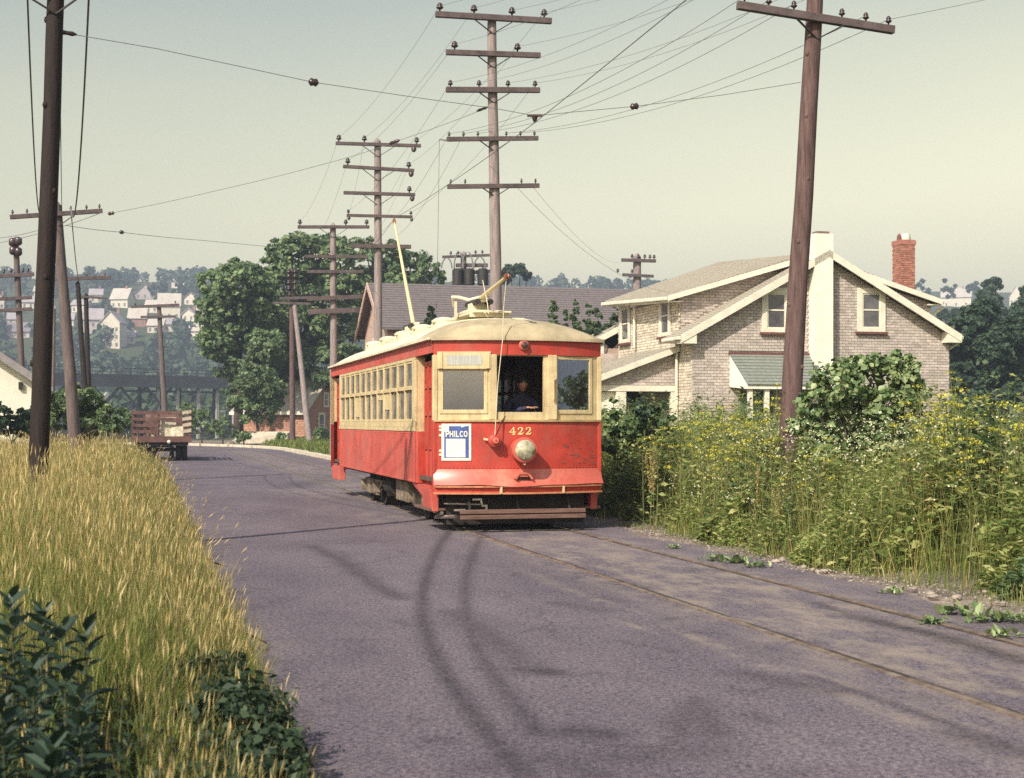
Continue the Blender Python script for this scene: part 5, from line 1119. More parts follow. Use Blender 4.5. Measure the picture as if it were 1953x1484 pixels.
sash_window(sb, (0.02, 2.3, 1.35), (0, 1, 0), (1, 0, 0), 1.0, 1.9, 0.14); sash_window(sb, (0.02, 3.0, 3.35), (0, 1, 0), (1, 0, 0), 0.8, 1.2, 0.13)
MB().box(-1.6, -1.0, SD_/2+0.5, SD_/2+1.1, 3.5, 5.9).build('chimney', M_STUCCO, sb)
q = px(500, 838, 104.0); rp_ = MB().hexa([(-2.6, -1.0, 0.1), (2.0, -1.0, 0.1), (2.0, 1.0, 0.1), (-2.6, 1.0, 0.1), (-1.9, -1.0, 0.25), (2.0, -1.0, 0.85), (2.0, 1.0, 0.95), (-1.7, 1.0, 0.95)]).build('cellar_hatch', M_KERB); rp_.location = (q.x, q.y, 0.0); tag(rp_, 'low sloping pale hatch under the small tree by the far kerb', 'cellar hatch')

# ------------------------------------------------------------------ white garage at the left edge
q = px(80, 800, 50.0); gr = empty('white_garage', (q.x, q.y, hxy(q.x, q.y)-0.3), R(20), 'white gabled garage behind the black pole at the left edge', 'garage')
gz = EYE-gr.location.z
gE, gR = gz+(HY-728)/FPX*50, gz+(HY-590)/FPX*50
hw = 3.6
MB().prism([(-2*hw, -0.3), (0, -0.3), (0, gE-0.06), (-hw, gR-0.1), (-2*hw, gE-0.06)], 'y', 0, 5.0).build('wall', M_STUCCO, gr)
for s in (0, 1):
    xe, xr = (0.35, -hw) if s == 0 else (-2*hw-0.35, -hw)
    shingle_roof(gr, 'roof', (xe, -0.45, gE-0.2), (xe, 5.2, gE-0.2), (xr, -0.45, gR), (xr, 5.2, gR), M_SHINGLEP)
    MB().hexa([(xe, -0.50, gE-0.48), (xr, -0.50, gR-0.30), (xr, -0.45, gR-0.30), (xe, -0.45, gE-0.48), (xe, -0.50, gE-0.19), (xr, -0.50, gR+0.01), (xr, -0.45, gR+0.01), (xe, -0.45, gE-0.19)]).build('bargeboard', pmat('grey_board', (0.28, 0.25, 0.26), 0.8, 0.15, 5), gr)
MB().box(-0.25, 0.02, -0.05, 0.0, 0, gE-0.1).build('corner_board', M_WHITE, gr)
MB().box(-0.78, -0.66, -0.12, 0, gz+1.15, gz+1.4).build('wall_lamp', M_BLACKIRON, gr)

# ------------------------------------------------------------------ bridge over the valley
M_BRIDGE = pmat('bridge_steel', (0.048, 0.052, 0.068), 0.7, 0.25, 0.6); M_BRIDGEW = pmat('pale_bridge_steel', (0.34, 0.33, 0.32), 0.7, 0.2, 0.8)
BY = 215.0; A = px(120, 716, BY-12); B = px(700, 708, BY+26); bd = (B-A); bd.z = 0; L = bd.length; ang = math.atan2(bd.y, bd.x)
br = empty('bridge', (A.x, A.y, 0), ang, 'dark steel road bridge on trusses crossing the valley', 'bridge')
dz0 = A.z
MB().box(-20, L+10, -4, 4, dz0-0.9, dz0).build('deck', M_BRIDGE, br); MB().box(-20, L+10, -4.25, -4.05, dz0-1.6, dz0+0.2).build('girder', M_BRIDGE, br)
for z in (0.55, 1.05): MB().box(-20, L+10, -4.1, -4.0, dz0+z, dz0+z+0.10).build('railing_rail', M_BRIDGE, br)
rpst = MB().box(-0.07, 0.07, -4.15, -3.98, dz0+0.2, dz0+1.2).mesh('railing_post', M_BRIDGE)
for k in range(int((L+26)/2.2)): o = link('railing_post', rpst, br); o.location = (-18+k*2.2, 0, 0)
zb = EYE+(HY-786)/FPX*BY
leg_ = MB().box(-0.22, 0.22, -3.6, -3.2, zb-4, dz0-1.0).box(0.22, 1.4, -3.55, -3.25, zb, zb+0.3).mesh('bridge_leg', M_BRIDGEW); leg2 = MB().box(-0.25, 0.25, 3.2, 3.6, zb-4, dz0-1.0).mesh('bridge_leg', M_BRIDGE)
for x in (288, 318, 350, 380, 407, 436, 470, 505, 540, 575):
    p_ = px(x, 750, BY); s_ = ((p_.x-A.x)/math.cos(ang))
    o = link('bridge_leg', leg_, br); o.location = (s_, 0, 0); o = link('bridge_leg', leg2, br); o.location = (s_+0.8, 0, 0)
MB().box(8, L, -3.4, -3.3, dz0-2.3, dz0-2.0).build('lower_chord', M_BRIDGE, br)
for k in range(7):
    x0 = -14+k*4.2; z0, z1 = zb-1, dz0-1.5
    MB().bar((x0, -3.6, z0), (x0+4.2, -3.6, z1), 0.3, 0.3).build('truss_diagonal', M_BRIDGE, br); MB().bar((x0+4.2, -3.6, z0), (x0, -3.6, z1), 0.3, 0.3).build('truss_diagonal', M_BRIDGE, br)
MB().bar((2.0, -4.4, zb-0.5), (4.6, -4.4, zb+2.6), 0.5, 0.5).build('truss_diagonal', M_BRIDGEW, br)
MB().box(-16, 16, -3.7, -3.5, zb-1.2, zb-0.9).build('lower_chord', M_BRIDGE, br)

# ------------------------------------------------------------------ stake truck on the road
tq = gpx(317, 880); tk = empty('stake_truck', (tq.x-0.22, tq.y+0.1, 0), TH*0.92, 'old dark red stake truck with pale boxes driving away', 'truck')
M_TRED = pmat('truck_red_board', (0.12, 0.062, 0.055), 0.8, 0.35, 4, dirt=(0.22, 0.16, 0.14)); M_TYRE = pmat('tyre', (0.02, 0.02, 0.02), 0.85, 0.2, 9); M_SLAT = pmat('pale_board', (0.46, 0.38, 0.30), 0.8, 0.15, 5)
BW, BL, BZ = 1.20, 4.2, 1.02
MB().box(-BW, BW, 0, BL, BZ-0.14, BZ).build('bed', M_TRED, tk); MB().box(-BW-0.03, BW+0.03, -0.04, 0.0, BZ-0.22, BZ+0.03).build('bed_sill', M_TRED, tk)
for x, y in [(-BW+0.05, 0.03), (-0.70, 0.03), (-0.12, 0.03), (0.98, 0.03), (BW-0.05, 0.03)] + [(s*(BW-0.04), y) for s in (-1, 1) for y in (1.0, 2.1, 3.2, BL-0.05)]:
    MB().box(x-0.045, x+0.045, y-0.03, y+0.03, BZ, BZ+1.10).build('stake', M_TRED, tk)
for z, w, s0 in ((0.16, 0.14, 0), (0.42, 0.13, 0), (0.68, 0.13, 0), (0.95, 0.14, 0)):
    MB().box(-BW, -0.12 if z in (0.42, 0.16) else BW-0.3, -0.035, -0.002, BZ+z, BZ+z+w).build('tail_board', M_TRED, tk)
    for s in (-1, 1): MB().box(s*BW, s*(BW+0.03), 0.05, BL, BZ+z, BZ+z+w).build('side_board', M_TRED if s < 0 else M_SLAT, tk)
    MB().hexa([(0.85, -0.04, BZ+z), (BW+0.02, -0.04, BZ+z+0.05), (BW+0.02, -0.005, BZ+z+0.05), (0.85, -0.005, BZ+z), (0.85, -0.04, BZ+z+0.13), (BW+0.02, -0.04, BZ+z+0.20), (BW+0.02, -0.005, BZ+z+0.20), (0.85, -0.005, BZ+z+0.13)]).build('tail_board', M_SLAT, tk)
MB().box(-0.95, 0.95, BL+0.15, BL+1.9, 0.75, 1.75).hexa([(-0.85, BL+0.2, 1.75), (0.85, BL+0.2, 1.75), (0.85, BL+1.5, 1.75), (-0.85, BL+1.5, 1.75), (-0.75, BL+0.3, 2.05), (0.75, BL+0.3, 2.05), (0.75, BL+1.2, 2.05), (-0.75, BL+1.2, 2.05)]).build('cab', M_TRED, tk, bevel=0.06)
MB().box(-0.6, 0.6, BL+1.9, BL+2.9, 0.7, 1.4).build('bonnet', M_TRED, tk, bevel=0.1)
MB().box(-0.45, 0.45, 0.1, BL+2.6, 0.58, 0.80).build('chassis', M_UNDER, tk); MB().box(-0.9, 0.9, 0.85, 1.05, 0.40, 0.55).build('rear_axle', M_UNDER, tk)
MB().box(-1.1, 1.1, 0.05, 0.10, 0.66, 0.86).build('rear_valance', M_UNDER, tk)
def tyre(x, y, r=0.43, w=0.22):
    o = MB().lathe([(r*0.55, -w/2), (r*0.92, -w/2), (r, -w*0.3), (r, w*0.3), (r*0.92, w/2), (r*0.55, w/2)], (x, y, r), (1, 0, 0), 22).build('wheel', M_TYRE, tk, smooth=True, auto=40)
    MB().lathe([(r*0.5, -w*0.3), (r*0.5, w*0.3)], (x, y, r), (1, 0, 0), 14).build('rim', M_TRED, o)
for s in (-1, 1): tyre(s*0.95, 0.95); tyre(s*0.68, 0.95); tyre(s*0.80, BL+2.2)
for s in (-0.42, -0.28, 0.42): MB().box(s*1-0.10, s+0.10, 0.55, 0.58, 0.12, 0.62).build('mud_flap', M_UNDER, tk)
MB().lathe([(0.075, 0), (0.07, 0.05), (0.03, 0.07)], (0.30, -0.05, 0.82), (0, -1, 0), 12).build('tail_lamp', M_WHITE, tk)
M_CARTON = pmat('pale_carton', (0.64, 0.57, 0.44), 0.85, 0.3, 7, obj=0.15)
for k, (x, y, z, w, d, h, rz_, lb_) in enumerate(((0.12, 0.45, 0, 0.55, 0.5, 0.50, 0.1, 'pale box at the bottom left of the load in the stake truck'), (0.68, 0.42, 0, 0.50, 0.5, 0.46, -0.15, 'pale box at the bottom right of the load in the stake truck'), (0.28, 0.48, 0.50, 0.62, 0.5, 0.32, 0.05, 'flat pale box on top of the load in the stake truck'), (-0.45, 0.35, 0, 0.26, 0.26, 0.24, 0.3, 'small pale parcel between stakes left of the truck load'))):
    o = MB().box(-w/2, w/2, -d/2, d/2, 0, h).box(-w/2-0.004, w/2+0.004, -0.03, 0.03, -0.001, h+0.004).build('carton', M_CARTON, None, bevel=0.015)
    o.location = tk.matrix_basis @ Vector((x, y, BZ+z+0.002)); o.rotation_euler = (0, 0, TH+rz_); tag(o, lb_, 'box', 'boxes in the stake truck')

# ------------------------------------------------------------------ foliage tools
def leafmat(name, stops, rough=0.6, trans=0.3, spec=0.3, obj=False, big=None):
    """leaf colour picked per leaf from stops [(position, colour)]; BIG adds a slow variation through the mass"""
    if name in MATS: return MATS[name]
    m = bpy.data.materials.new(name); m.use_nodes = True; n, l = m.node_tree.nodes, m.node_tree.links; p = n['Principled BSDF']
    p.inputs['Roughness'].default_value = rough; p.inputs['Specular IOR Level'].default_value = spec
    rnd = n.new('ShaderNodeObjectInfo').outputs['Random'] if obj else n.new('ShaderNodeNewGeometry').outputs['Random Per Island']
    rp = n.new('ShaderNodeValToRGB'); rp.color_ramp.interpolation = 'LINEAR'; e = rp.color_ramp.elements
    while len(e) < len(stops): e.new(0.5)
    for k, (q, c) in enumerate(stops): e[k].position = q; e[k].color = (*c, 1)
    l.new(rnd, rp.inputs[0]); out = rp.outputs[0]
    if big:
        tc = n.new('ShaderNodeTexCoord'); q = n.new('ShaderNodeTexNoise'); q.inputs['Scale'].default_value = big; q.inputs['Detail'].default_value = 3; l.new(tc.outputs['Object'], q.inputs['Vector'])
        mr = n.new('ShaderNodeMapRange'); mr.inputs[1].default_value = 0.3; mr.inputs[2].default_value = 0.7; mr.inputs[3].default_value = 0.72; mr.inputs[4].default_value = 1.30; l.new(q.outputs[0], mr.inputs[0])
        hs = n.new('ShaderNodeHueSaturation'); l.new(mr.outputs[0], hs.inputs['Value']); l.new(out, hs.inputs['Color']); out = hs.outputs[0]
    l.new(out, p.inputs['Base Color'])
    t = n.new('ShaderNodeBsdfTranslucent'); l.new(out, t.inputs['Color']); ms = n.new('ShaderNodeMixShader'); ms.inputs[0].default_value = trans
    l.new(p.outputs[0], ms.inputs[1]); l.new(t.outputs[0], ms.inputs[2]); l.new(ms.outputs[0], n['Material Output'].inputs[0])
    MATS[name] = m; return m
def unit(a): return a/np.maximum(np.linalg.norm(a, axis=-1, keepdims=True), 1e-9)
def leaf_quads(P, N, size, asp=0.55, tang=None, droop=0.0):
    """one pointed leaf (four corners, folded a little) per point"""
    n = len(P); T = unit(np.cross(N, RNG.normal(size=(n, 3)))) if tang is None else unit(tang); B = np.cross(N, T)
    size = np.broadcast_to(size, (n,))[:, None]
    V = np.stack([P - T*size*0.5, P + B*size*asp*0.5 + N*size*0.06, P + T*size*0.5 - N*size*droop, P - B*size*asp*0.5 + N*size*0.06], 1).reshape(-1, 3)
    return V, np.arange(4*n).reshape(n, 4)
def blades(P, h, w, lean, yaw=None):
    n = len(P); yaw = RNG.uniform(0, 2*np.pi, n) if yaw is None else yaw
    s = np.stack([np.cos(yaw), np.sin(yaw), 0*yaw], -1)*(w*0.5)[:, None]
    L = np.concatenate([lean, np.zeros((n, 1))], -1); up = np.array([0, 0, 1.0])
    mid = P + up*(h*0.55)[:, None] + L*0.35; tip = P + up*h[:, None] + L
    V = np.stack([P-s, P+s, mid+s*0.8, mid-s*0.8, tip], 1).reshape(-1, 3); b = np.arange(n)[:, None]*5
    return V, b+np.array([0, 1, 2, 3]), b+np.array([3, 2, 4]), tip
class NB:
    def __init__(s): s.V = []; s.Q = []; s.T = []; s.mq = []; s.mt = []; s.n = 0
    def add(s, V, Q=None, T=None, mi=0):
        s.V.append(V)
        if Q is not None: s.Q.append(Q+s.n); s.mq.append(np.full(len(Q), mi))
        if T is not None: s.T.append(T+s.n); s.mt.append(np.full(len(T), mi))
        s.n += len(V)
    def mesh(s, name, mats):
        F = []; mi = []
        if s.Q: F.append(np.concatenate(s.Q)); mi.append(np.concatenate(s.mq))
        if s.T: F.append(np.concatenate(s.T)); mi.append(np.concatenate(s.mt))
        return np_mesh(name, np.concatenate(s.V), F, mats, np.concatenate(mi))
def crown_cloud(lobes, n, clump=0.24, squash=0.85, per=34):
    """leaf positions and outward normals gathered in clumps on the shells of ellipsoidal lobes [(centre, radius or (rx,ry,rz))]"""
    C = np.array([l[0] for l in lobes], float); Rr = np.array([l[1] if hasattr(l[1], '__len__') else (l[1], l[1], l[1]*squash) for l in lobes], float)
    w = (Rr[:, 0]*Rr[:, 2]); w /= w.sum(); nc = max(3, n//per)
    k = RNG.choice(len(lobes), nc, p=w); d = unit(RNG.normal(size=(nc, 3))+np.array([0, -0.15, 0.25])); sh = RNG.uniform(0.62, 1.04, nc)[:, None]
    cc = C[k]+d*Rr[k]*sh; cr = Rr[k].mean(1)*clump*RNG.uniform(0.6, 1.4, nc)
    j = RNG.integers(0, nc, n); g = RNG.normal(size=(n, 3)); g = unit(g)*(RNG.uniform(0, 1, n)**0.45)[:, None]
    P = cc[j]+g*cr[j][:, None]*np.array([1.15, 1.15, 0.75]); N = unit(0.55*g+0.6*d[j]+0.65*RNG.normal(size=(n, 3))+np.array([0, 0, 0.45]))
    return P, N
LM_TREE = leafmat('tree_leaf', [(0.0, (0.075, 0.135, 0.065)), (0.5, (0.17, 0.25, 0.115)), (1.0, (0.32, 0.39, 0.19))], big=0.25, trans=0.42)
LM_TREED = leafmat('dark_tree_leaf', [(0.0, (0.026, 0.055, 0.035)), (0.6, (0.055, 0.098, 0.056)), (1.0, (0.11, 0.155, 0.08))], big=0.2)
LM_FAR = leafmat('far_leaf', [(0.0, (0.022, 0.042, 0.024)), (0.6, (0.042, 0.070, 0.036)), (1.0, (0.075, 0.105, 0.052))], trans=0.15, big=0.03)
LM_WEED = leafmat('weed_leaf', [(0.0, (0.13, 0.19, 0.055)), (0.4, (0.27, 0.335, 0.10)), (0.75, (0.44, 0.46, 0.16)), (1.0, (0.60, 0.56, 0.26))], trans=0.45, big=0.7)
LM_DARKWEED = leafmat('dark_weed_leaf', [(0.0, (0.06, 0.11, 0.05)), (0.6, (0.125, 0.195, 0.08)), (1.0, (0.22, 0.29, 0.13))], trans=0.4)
LM_STRAW = leafmat('straw_blade', [(0.0, (0.07, 0.085, 0.026)), (0.3, (0.24, 0.225, 0.068)), (0.62, (0.46, 0.38, 0.14)), (0.8, (0.36, 0.21, 0.10)), (1.0, (0.72, 0.60, 0.29))], trans=0.28, big=0.6, rough=0.7)
LM_HEAD = leafmat('seed_head', [(0.0, (0.40, 0.29, 0.11)), (0.6, (0.60, 0.47, 0.21)), (1.0, (0.74, 0.60, 0.33))], trans=0.25, rough=0.8)
LM_GREENBLADE = leafmat('green_blade', [(0.0, (0.085, 0.125, 0.03)), (0.6, (0.19, 0.235, 0.055)), (1.0, (0.32, 0.34, 0.10))], trans=0.42)
LM_YELLOW = leafmat('yellow_petal', [(0.0, (0.34, 0.36, 0.05)), (1.0, (0.62, 0.54, 0.08))], trans=0.25)
LM_WHITE = leafmat('white_petal', [(0.0, (0.55, 0.52, 0.36)), (1.0, (0.80, 0.76, 0.58))], trans=0.2)
LM_BROWNSEED = leafmat('rusty_seed', [(0.0, (0.26, 0.19, 0.07)), (1.0, (0.45, 0.34, 0.13))], trans=0.1)
LM_BROAD = leafmat('broad_leaf', [(0.0, (0.075, 0.135, 0.05)), (0.55, (0.18, 0.255, 0.10)), (1.0, (0.33, 0.38, 0.18))], rough=0.42, spec=0.5, trans=0.22)
LM_BROADO = leafmat('broad_leaf_single', [(0.0, (0.075, 0.135, 0.05)), (0.55, (0.18, 0.255, 0.10)), (1.0, (0.33, 0.38, 0.18))], rough=0.42, spec=0.5, trans=0.22, obj=True)
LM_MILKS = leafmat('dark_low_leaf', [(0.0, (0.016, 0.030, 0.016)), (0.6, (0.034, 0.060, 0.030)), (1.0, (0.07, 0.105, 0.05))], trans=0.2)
LM_MILK = leafmat('dark_broad_leaf', [(0.0, (0.016, 0.034, 0.020)), (0.6, (0.030, 0.055, 0.034)), (1.0, (0.055, 0.09, 0.055))], rough=0.4, spec=0.5, trans=0.15, obj=True)
M_BARK = pmat('bark', (0.075, 0.055, 0.045), 0.95, 0.3, 4, stretch=(5, 5, 1), bump=0.5)
M_STEM = pmat('green_stem', (0.12, 0.13, 0.045), 0.8, 0.25, 9)

def tree(name, base, lobes, n, size, mat, label, cat='tree', group=None, trunk=0.25, limbs=True, per=34, clump=0.24, lowz=None):
    """lobes in world coordinates; origin at the foot of the trunk"""
    base = Vector(base); o = empty(name, base, 0, label, cat, group)
    L = [((Vector(c)-base), r) for c, r in lobes]
    P, N = crown_cloud([(tuple(c), r) for c, r in L], n, clump=clump, per=per)
    s = size*RNG.uniform(0.6, 1.35, n); V, F = leaf_quads(P, N, s, 0.62, droop=0.1)
    link('crown', np_mesh('crown', V, [F], mat), o)
    top = max(c.z for c, r in L); mid = sum((c for c, r in L), Vector())/len(L)
    fork = Vector((mid.x*0.35, mid.y*0.35, top*0.40))
    mb = MB(); mb.tube([(0, 0, -0.3), (fork.x*0.3, fork.y*0.3, fork.z*0.5), fork], [trunk*1.25, trunk, trunk*0.8], 9); mb.build('trunk', M_BARK, o, smooth=True)
    if limbs:
        for c, r in L[:9]:
            m = fork.lerp(c, 0.5)+Vector((0, 0, 0.12*c.length*0.2)); MB().tube([fork*0.93, m, c], [trunk*0.5, trunk*0.32, trunk*0.10], 6).build('limb', M_BARK, o, smooth=True)
    return o
def plobes(Y, lst, dy=0.25):
    """lobes from photo pixels (x, y, r) at distance Y, spread a little in depth"""
    out = []
    for k, q in enumerate(lst):
        x, y, r = q[:3]; d = Y*(1+((k*37 % 11)/11-0.5)*dy*0.12); c = px(x, y, d); rr = r/FPX*d; out.append((c, (rr, rr*1.0, rr*0.88)))
    return out
def foot(xp, Y): X = (xp-CX)/FPX*Y; return Vector((X, Y, hxy(X, Y)))

# ------------------------------------------------------------------ trees
tree('tree', foot(455, 110), plobes(110, [(445, 545, 52), (405, 540, 30), (448, 512, 24), (425, 600, 48), (395, 590, 26), (472, 605, 50), (420, 655, 40), (455, 690, 45), (400, 640, 22), (490, 560, 40), (512, 600, 40), (505, 660, 40), (480, 520, 22)]), 17000, 0.42, LM_TREE, 'dark green tree with a pointed top at the left of the tree clump', trunk=0.35)
tree('tree', foot(560, 116), plobes(116, [(560, 490, 48), (530, 500, 30), (612, 478, 42), (650, 490, 36), (540, 550, 55), (610, 560, 60), (660, 555, 45), (575, 620, 60), (640, 635, 50), (510, 640, 45), (545, 690, 50), (610, 700, 48), (660, 690, 35)]), 23000, 0.46, LM_TREE, 'broad round-topped tree in the middle of the tree clump behind the poles', trunk=0.45)
tree('tree', foot(740, 124), plobes(124, [(700, 490, 40), (745, 495, 38), (785, 505, 36), (818, 512, 24), (836, 530, 18), (700, 545, 45), (760, 540, 40), (800, 545, 30), (690, 600, 40)]), 11000, 0.42, LM_TREE, 'tree spreading right above the end of the purple roof', trunk=0.4)
st = tree('tree', foot(492, 106), plobes(106, [(488, 728, 38), (462, 748, 30), (512, 745, 30), (470, 782, 28), (500, 785, 30), (525, 760, 20), (450, 770, 18)]), 6500, 0.30, LM_TREE, 'small forked tree in front of the red brick house', trunk=0.12, clump=0.3)
tree('tree', foot(985, 190), plobes(190, [(975, 520, 16), (992, 515, 14), (1005, 526, 10), (960, 530, 12)]), 2600, 0.6, LM_FAR, 'bluish far tree top peeping over the purple roof', trunk=0.4)
tree('bush', foot(145, 43), plobes(43, [(115, 760, 26), (150, 755, 30), (180, 770, 26), (205, 790, 22), (120, 800, 28), (165, 805, 34), (210, 815, 22), (95, 790, 20)]), 4200, 0.22, LM_TREE, 'leafy bush around the foot of the leaning grey pole', cat='bush', trunk=0.06)
tree('bush', foot(20, 44), plobes(44, [(0, 790, 24), (30, 800, 22), (60, 795, 22), (10, 815, 20), (45, 815, 22)]), 2400, 0.2, LM_TREED, 'low dark bush in front of the white garage', cat='bush', trunk=0.05)
for k, (x, y, r, lb) in enumerate(((385, 805, 24, 'low round bush just right of the stake truck'), (425, 815, 20, 'low bush between the truck and the small tree'), (232, 800, 22, 'bush in the shade left of the stake truck'), (350, 790, 26, 'tall bush behind the stake truck'), (465, 832, 11, 'little bush beside the sloping pale hatch'), (535, 835, 9, 'little bush at the corner of the red brick house'), (612, 832, 18, 'weedy bush under the window of the red brick house'))):
    Y = (100, 104, 72, 112, 101, 103, 98)[k]; tree('bush', foot(x, Y), plobes(Y, [(x, y, r), (x-r*0.8, y+r*0.35, r*0.7), (x+r*0.8, y+r*0.3, r*0.7), (x, y-r*0.5, r*0.6)]), 900, 0.3, LM_TREE, lb, cat='bush', trunk=0.05)
# small evergreen and saplings in front of the long roof
tree('conifer', foot(822, 55), plobes(55, [(822, 588, 5), (822, 600, 8), (821, 614, 12), (823, 630, 15)]), 1500, 0.16, LM_TREED, 'small pointed evergreen poking up before the purple roof', cat='conifer', trunk=0.05, per=14)
for k, x in enumerate((1054, 1080, 1097, 1122, 1140, 1172)):
    top = (568, 590, 572, 578, 585, 575)[k]; tree('sapling', foot(x, 56), plobes(56, [(x, top+6, 6), (x+2, top+20, 8), (x-2, top+36, 9), (x+3, top+52, 11), (x, top+66, 13)]), 800, 0.16, LM_DARKWEED, ('first', 'second', 'third', 'fourth', 'fifth', 'sixth')[k]+' slim sapling from the left before the purple roof', cat='sapling', group='saplings before the purple roof', trunk=0.03, per=12, limbs=False)
tree('bush', foot(1130, 52), plobes(52, [(1085, 640, 22), (1125, 650, 26), (1165, 640, 26), (1180, 600, 14)]), 2200, 0.18, LM_TREED, 'dark hedge bush between the tram and the long building', cat='bush', trunk=0.05)
# trees on the right beyond the house
RT = [(1850, 700, 95, [(1840, 640, 44), (1870, 600, 34), (1860, 690, 50), (1830, 720, 36), (1885, 660, 30)], 'dark tree just right of the brick house gable'),
      (1915, 700, 88, [(1905, 670, 40), (1930, 640, 36), (1950, 690, 40), (1900, 740, 40), (1940, 740, 40)], 'dark bushy tree at the right edge behind the weeds'),
      (1880, 600, 190, [(1885, 570, 22), (1892, 545, 16), (1872, 590, 20), (1900, 600, 24), (1860, 610, 18)], 'tall bluish tree right of the pale far house'),
      (1960, 640, 130, [(1955, 600, 30), (1975, 560, 26), (1945, 640, 30), (1968, 680, 34)], 'bluish tree cut by the right edge of the photo'),
      (1845, 600, 240, [(1800, 600, 12), (1825, 604, 14), (1850, 605, 14)], 'row of low far bushes under the pale far house'),
      (1840, 740, 75, [(1835, 770, 22), (1860, 765, 26), (1885, 780, 24)], 'low dark bush at the foot of the gable')]
for bx_, by_, Y, lst, lb in RT: tree('tree', foot(bx_, Y), plobes(Y, lst), int(1500+90*sum(q[2] for q in lst)*0.55), 0.0042*Y, LM_TREED, lb, trunk=0.003*Y)

# ------------------------------------------------------------------ the far hillside: houses, hilltop trees, woods
FH = [  # x0, x1, roof top, eave, base, label, wall, roof, gable facing us
    (208, 246, 551, 570, 588, 'pale roofed white house high on the left hillside', 'W', 'P', 0), (300, 345, 561, 584, 610, 'wide pale roofed house on the right of the left hillside', 'W', 'P', 0),
    (243, 279, 589, 607, 624, 'house with pale roof and brick wall in the middle of the hillside', 'B', 'P', 0), (190, 230, 596, 616, 666, 'tall cream house standing lowest in the middle of the hillside', 'W', 'G', 1),
    (134, 167, 572, 580, 596, 'white house just right of the leaning grey pole', 'W', 'G', 0), (158, 197, 589, 608, 640, 'grey roofed house between the leaning pole and the tall cream house', 'G', 'G', 0),
    (255, 298, 543, 562, 572, 'purple roofed house with dormers on the hilltop', 'G', 'D', 1), (374, 396, 578, 590, 604, 'small white house by the tree clump on the hillside', 'W', 'P', 0),
    (357, 394, 617, 630, 648, 'low pale roofed house left of the tree clump', 'W', 'P', 0), (-12, 8, 562, 575, 604, 'white house cut by the left edge of the photo', 'W', 'P', 1),
    (40, 65, 566, 576, 590, 'small white house between the two left poles', 'W', 'G', 0), (0, 58, 616, 632, 646, 'long purple roofed house low at the left edge', 'G', 'D', 0),
    (408, 424, 612, 622, 640, 'narrow white house half hidden by the tree clump', 'W', 'P', 1), (312, 336, 608, 618, 634, 'white house below the wide pale roofed house', 'W', 'G', 0), (80, 104, 585, 596, 610, 'grey house behind the two left poles', 'G', 'D', 0),
    (1794, 1853, 549, 566, 585, 'pale two storey house among trees on the far right', 'W', 'P', 0), (1925, 1950, 545, 566, 590, 'white house at the right edge between bluish trees', 'W', 'P', 1), (1918, 1945, 592, 602, 614, 'small white house below the one at the right edge', 'W', 'P', 0)]
FH += [(170, 196, 552, 562, 578, 'pale house behind the lone far pole on the hillside', 'W', 'G', 0), (118, 141, 598, 608, 622, 'grey roofed house between the leaning pole and the thin dark poles', 'W', 'G', 0), (276, 302, 574, 584, 598, 'small white house between the brick walled house and the wide house', 'W', 'P', 0),
    (346, 372, 590, 600, 614, 'pale house just right of the wide pale roofed house', 'W', 'G', 1), (328, 352, 541, 550, 561, 'house on the hilltop above the wide pale roofed house', 'G', 'P', 0), (64, 90, 546, 555, 568, 'small pale house high at the left behind the black pole', 'W', 'P', 0), (280, 312, 611, 621, 637, 'low pale house below the brick walled house', 'W', 'P', 0),
    (350, 376, 559, 569, 582, 'white gabled house near the tree clump high on the hill', 'W', 'D', 1), (14, 40, 598, 608, 622, 'grey house above the long purple roofed house', 'W', 'G', 0), (232, 258, 632, 642, 656, 'pale house right of the tall cream house, low on the slope', 'W', 'G', 0), (398, 414, 582, 590, 602, 'tiny white house touching the tree clump', 'W', 'P', 0)]
WM = {'W': pmat('far_white_wall', (0.60, 0.54, 0.46), 0.9, 0.08, 0.3), 'B': pmat('far_brick_wall', (0.32, 0.14, 0.10), 0.9, 0.15, 0.4), 'G': pmat('far_grey_wall', (0.42, 0.36, 0.36), 0.9, 0.12, 0.3)}
RM = {'P': pmat('far_pale_roof', (0.46, 0.41, 0.37), 0.9, 0.1, 0.3), 'G': pmat('far_grey_roof', (0.34, 0.30, 0.32), 0.9, 0.12, 0.3), 'D': pmat('far_purple_roof', (0.20, 0.165, 0.185), 0.9, 0.12, 0.3)}
M_FARPANE = pmat('far_pane', (0.16, 0.145, 0.14), 0.3, 0.2, 1)
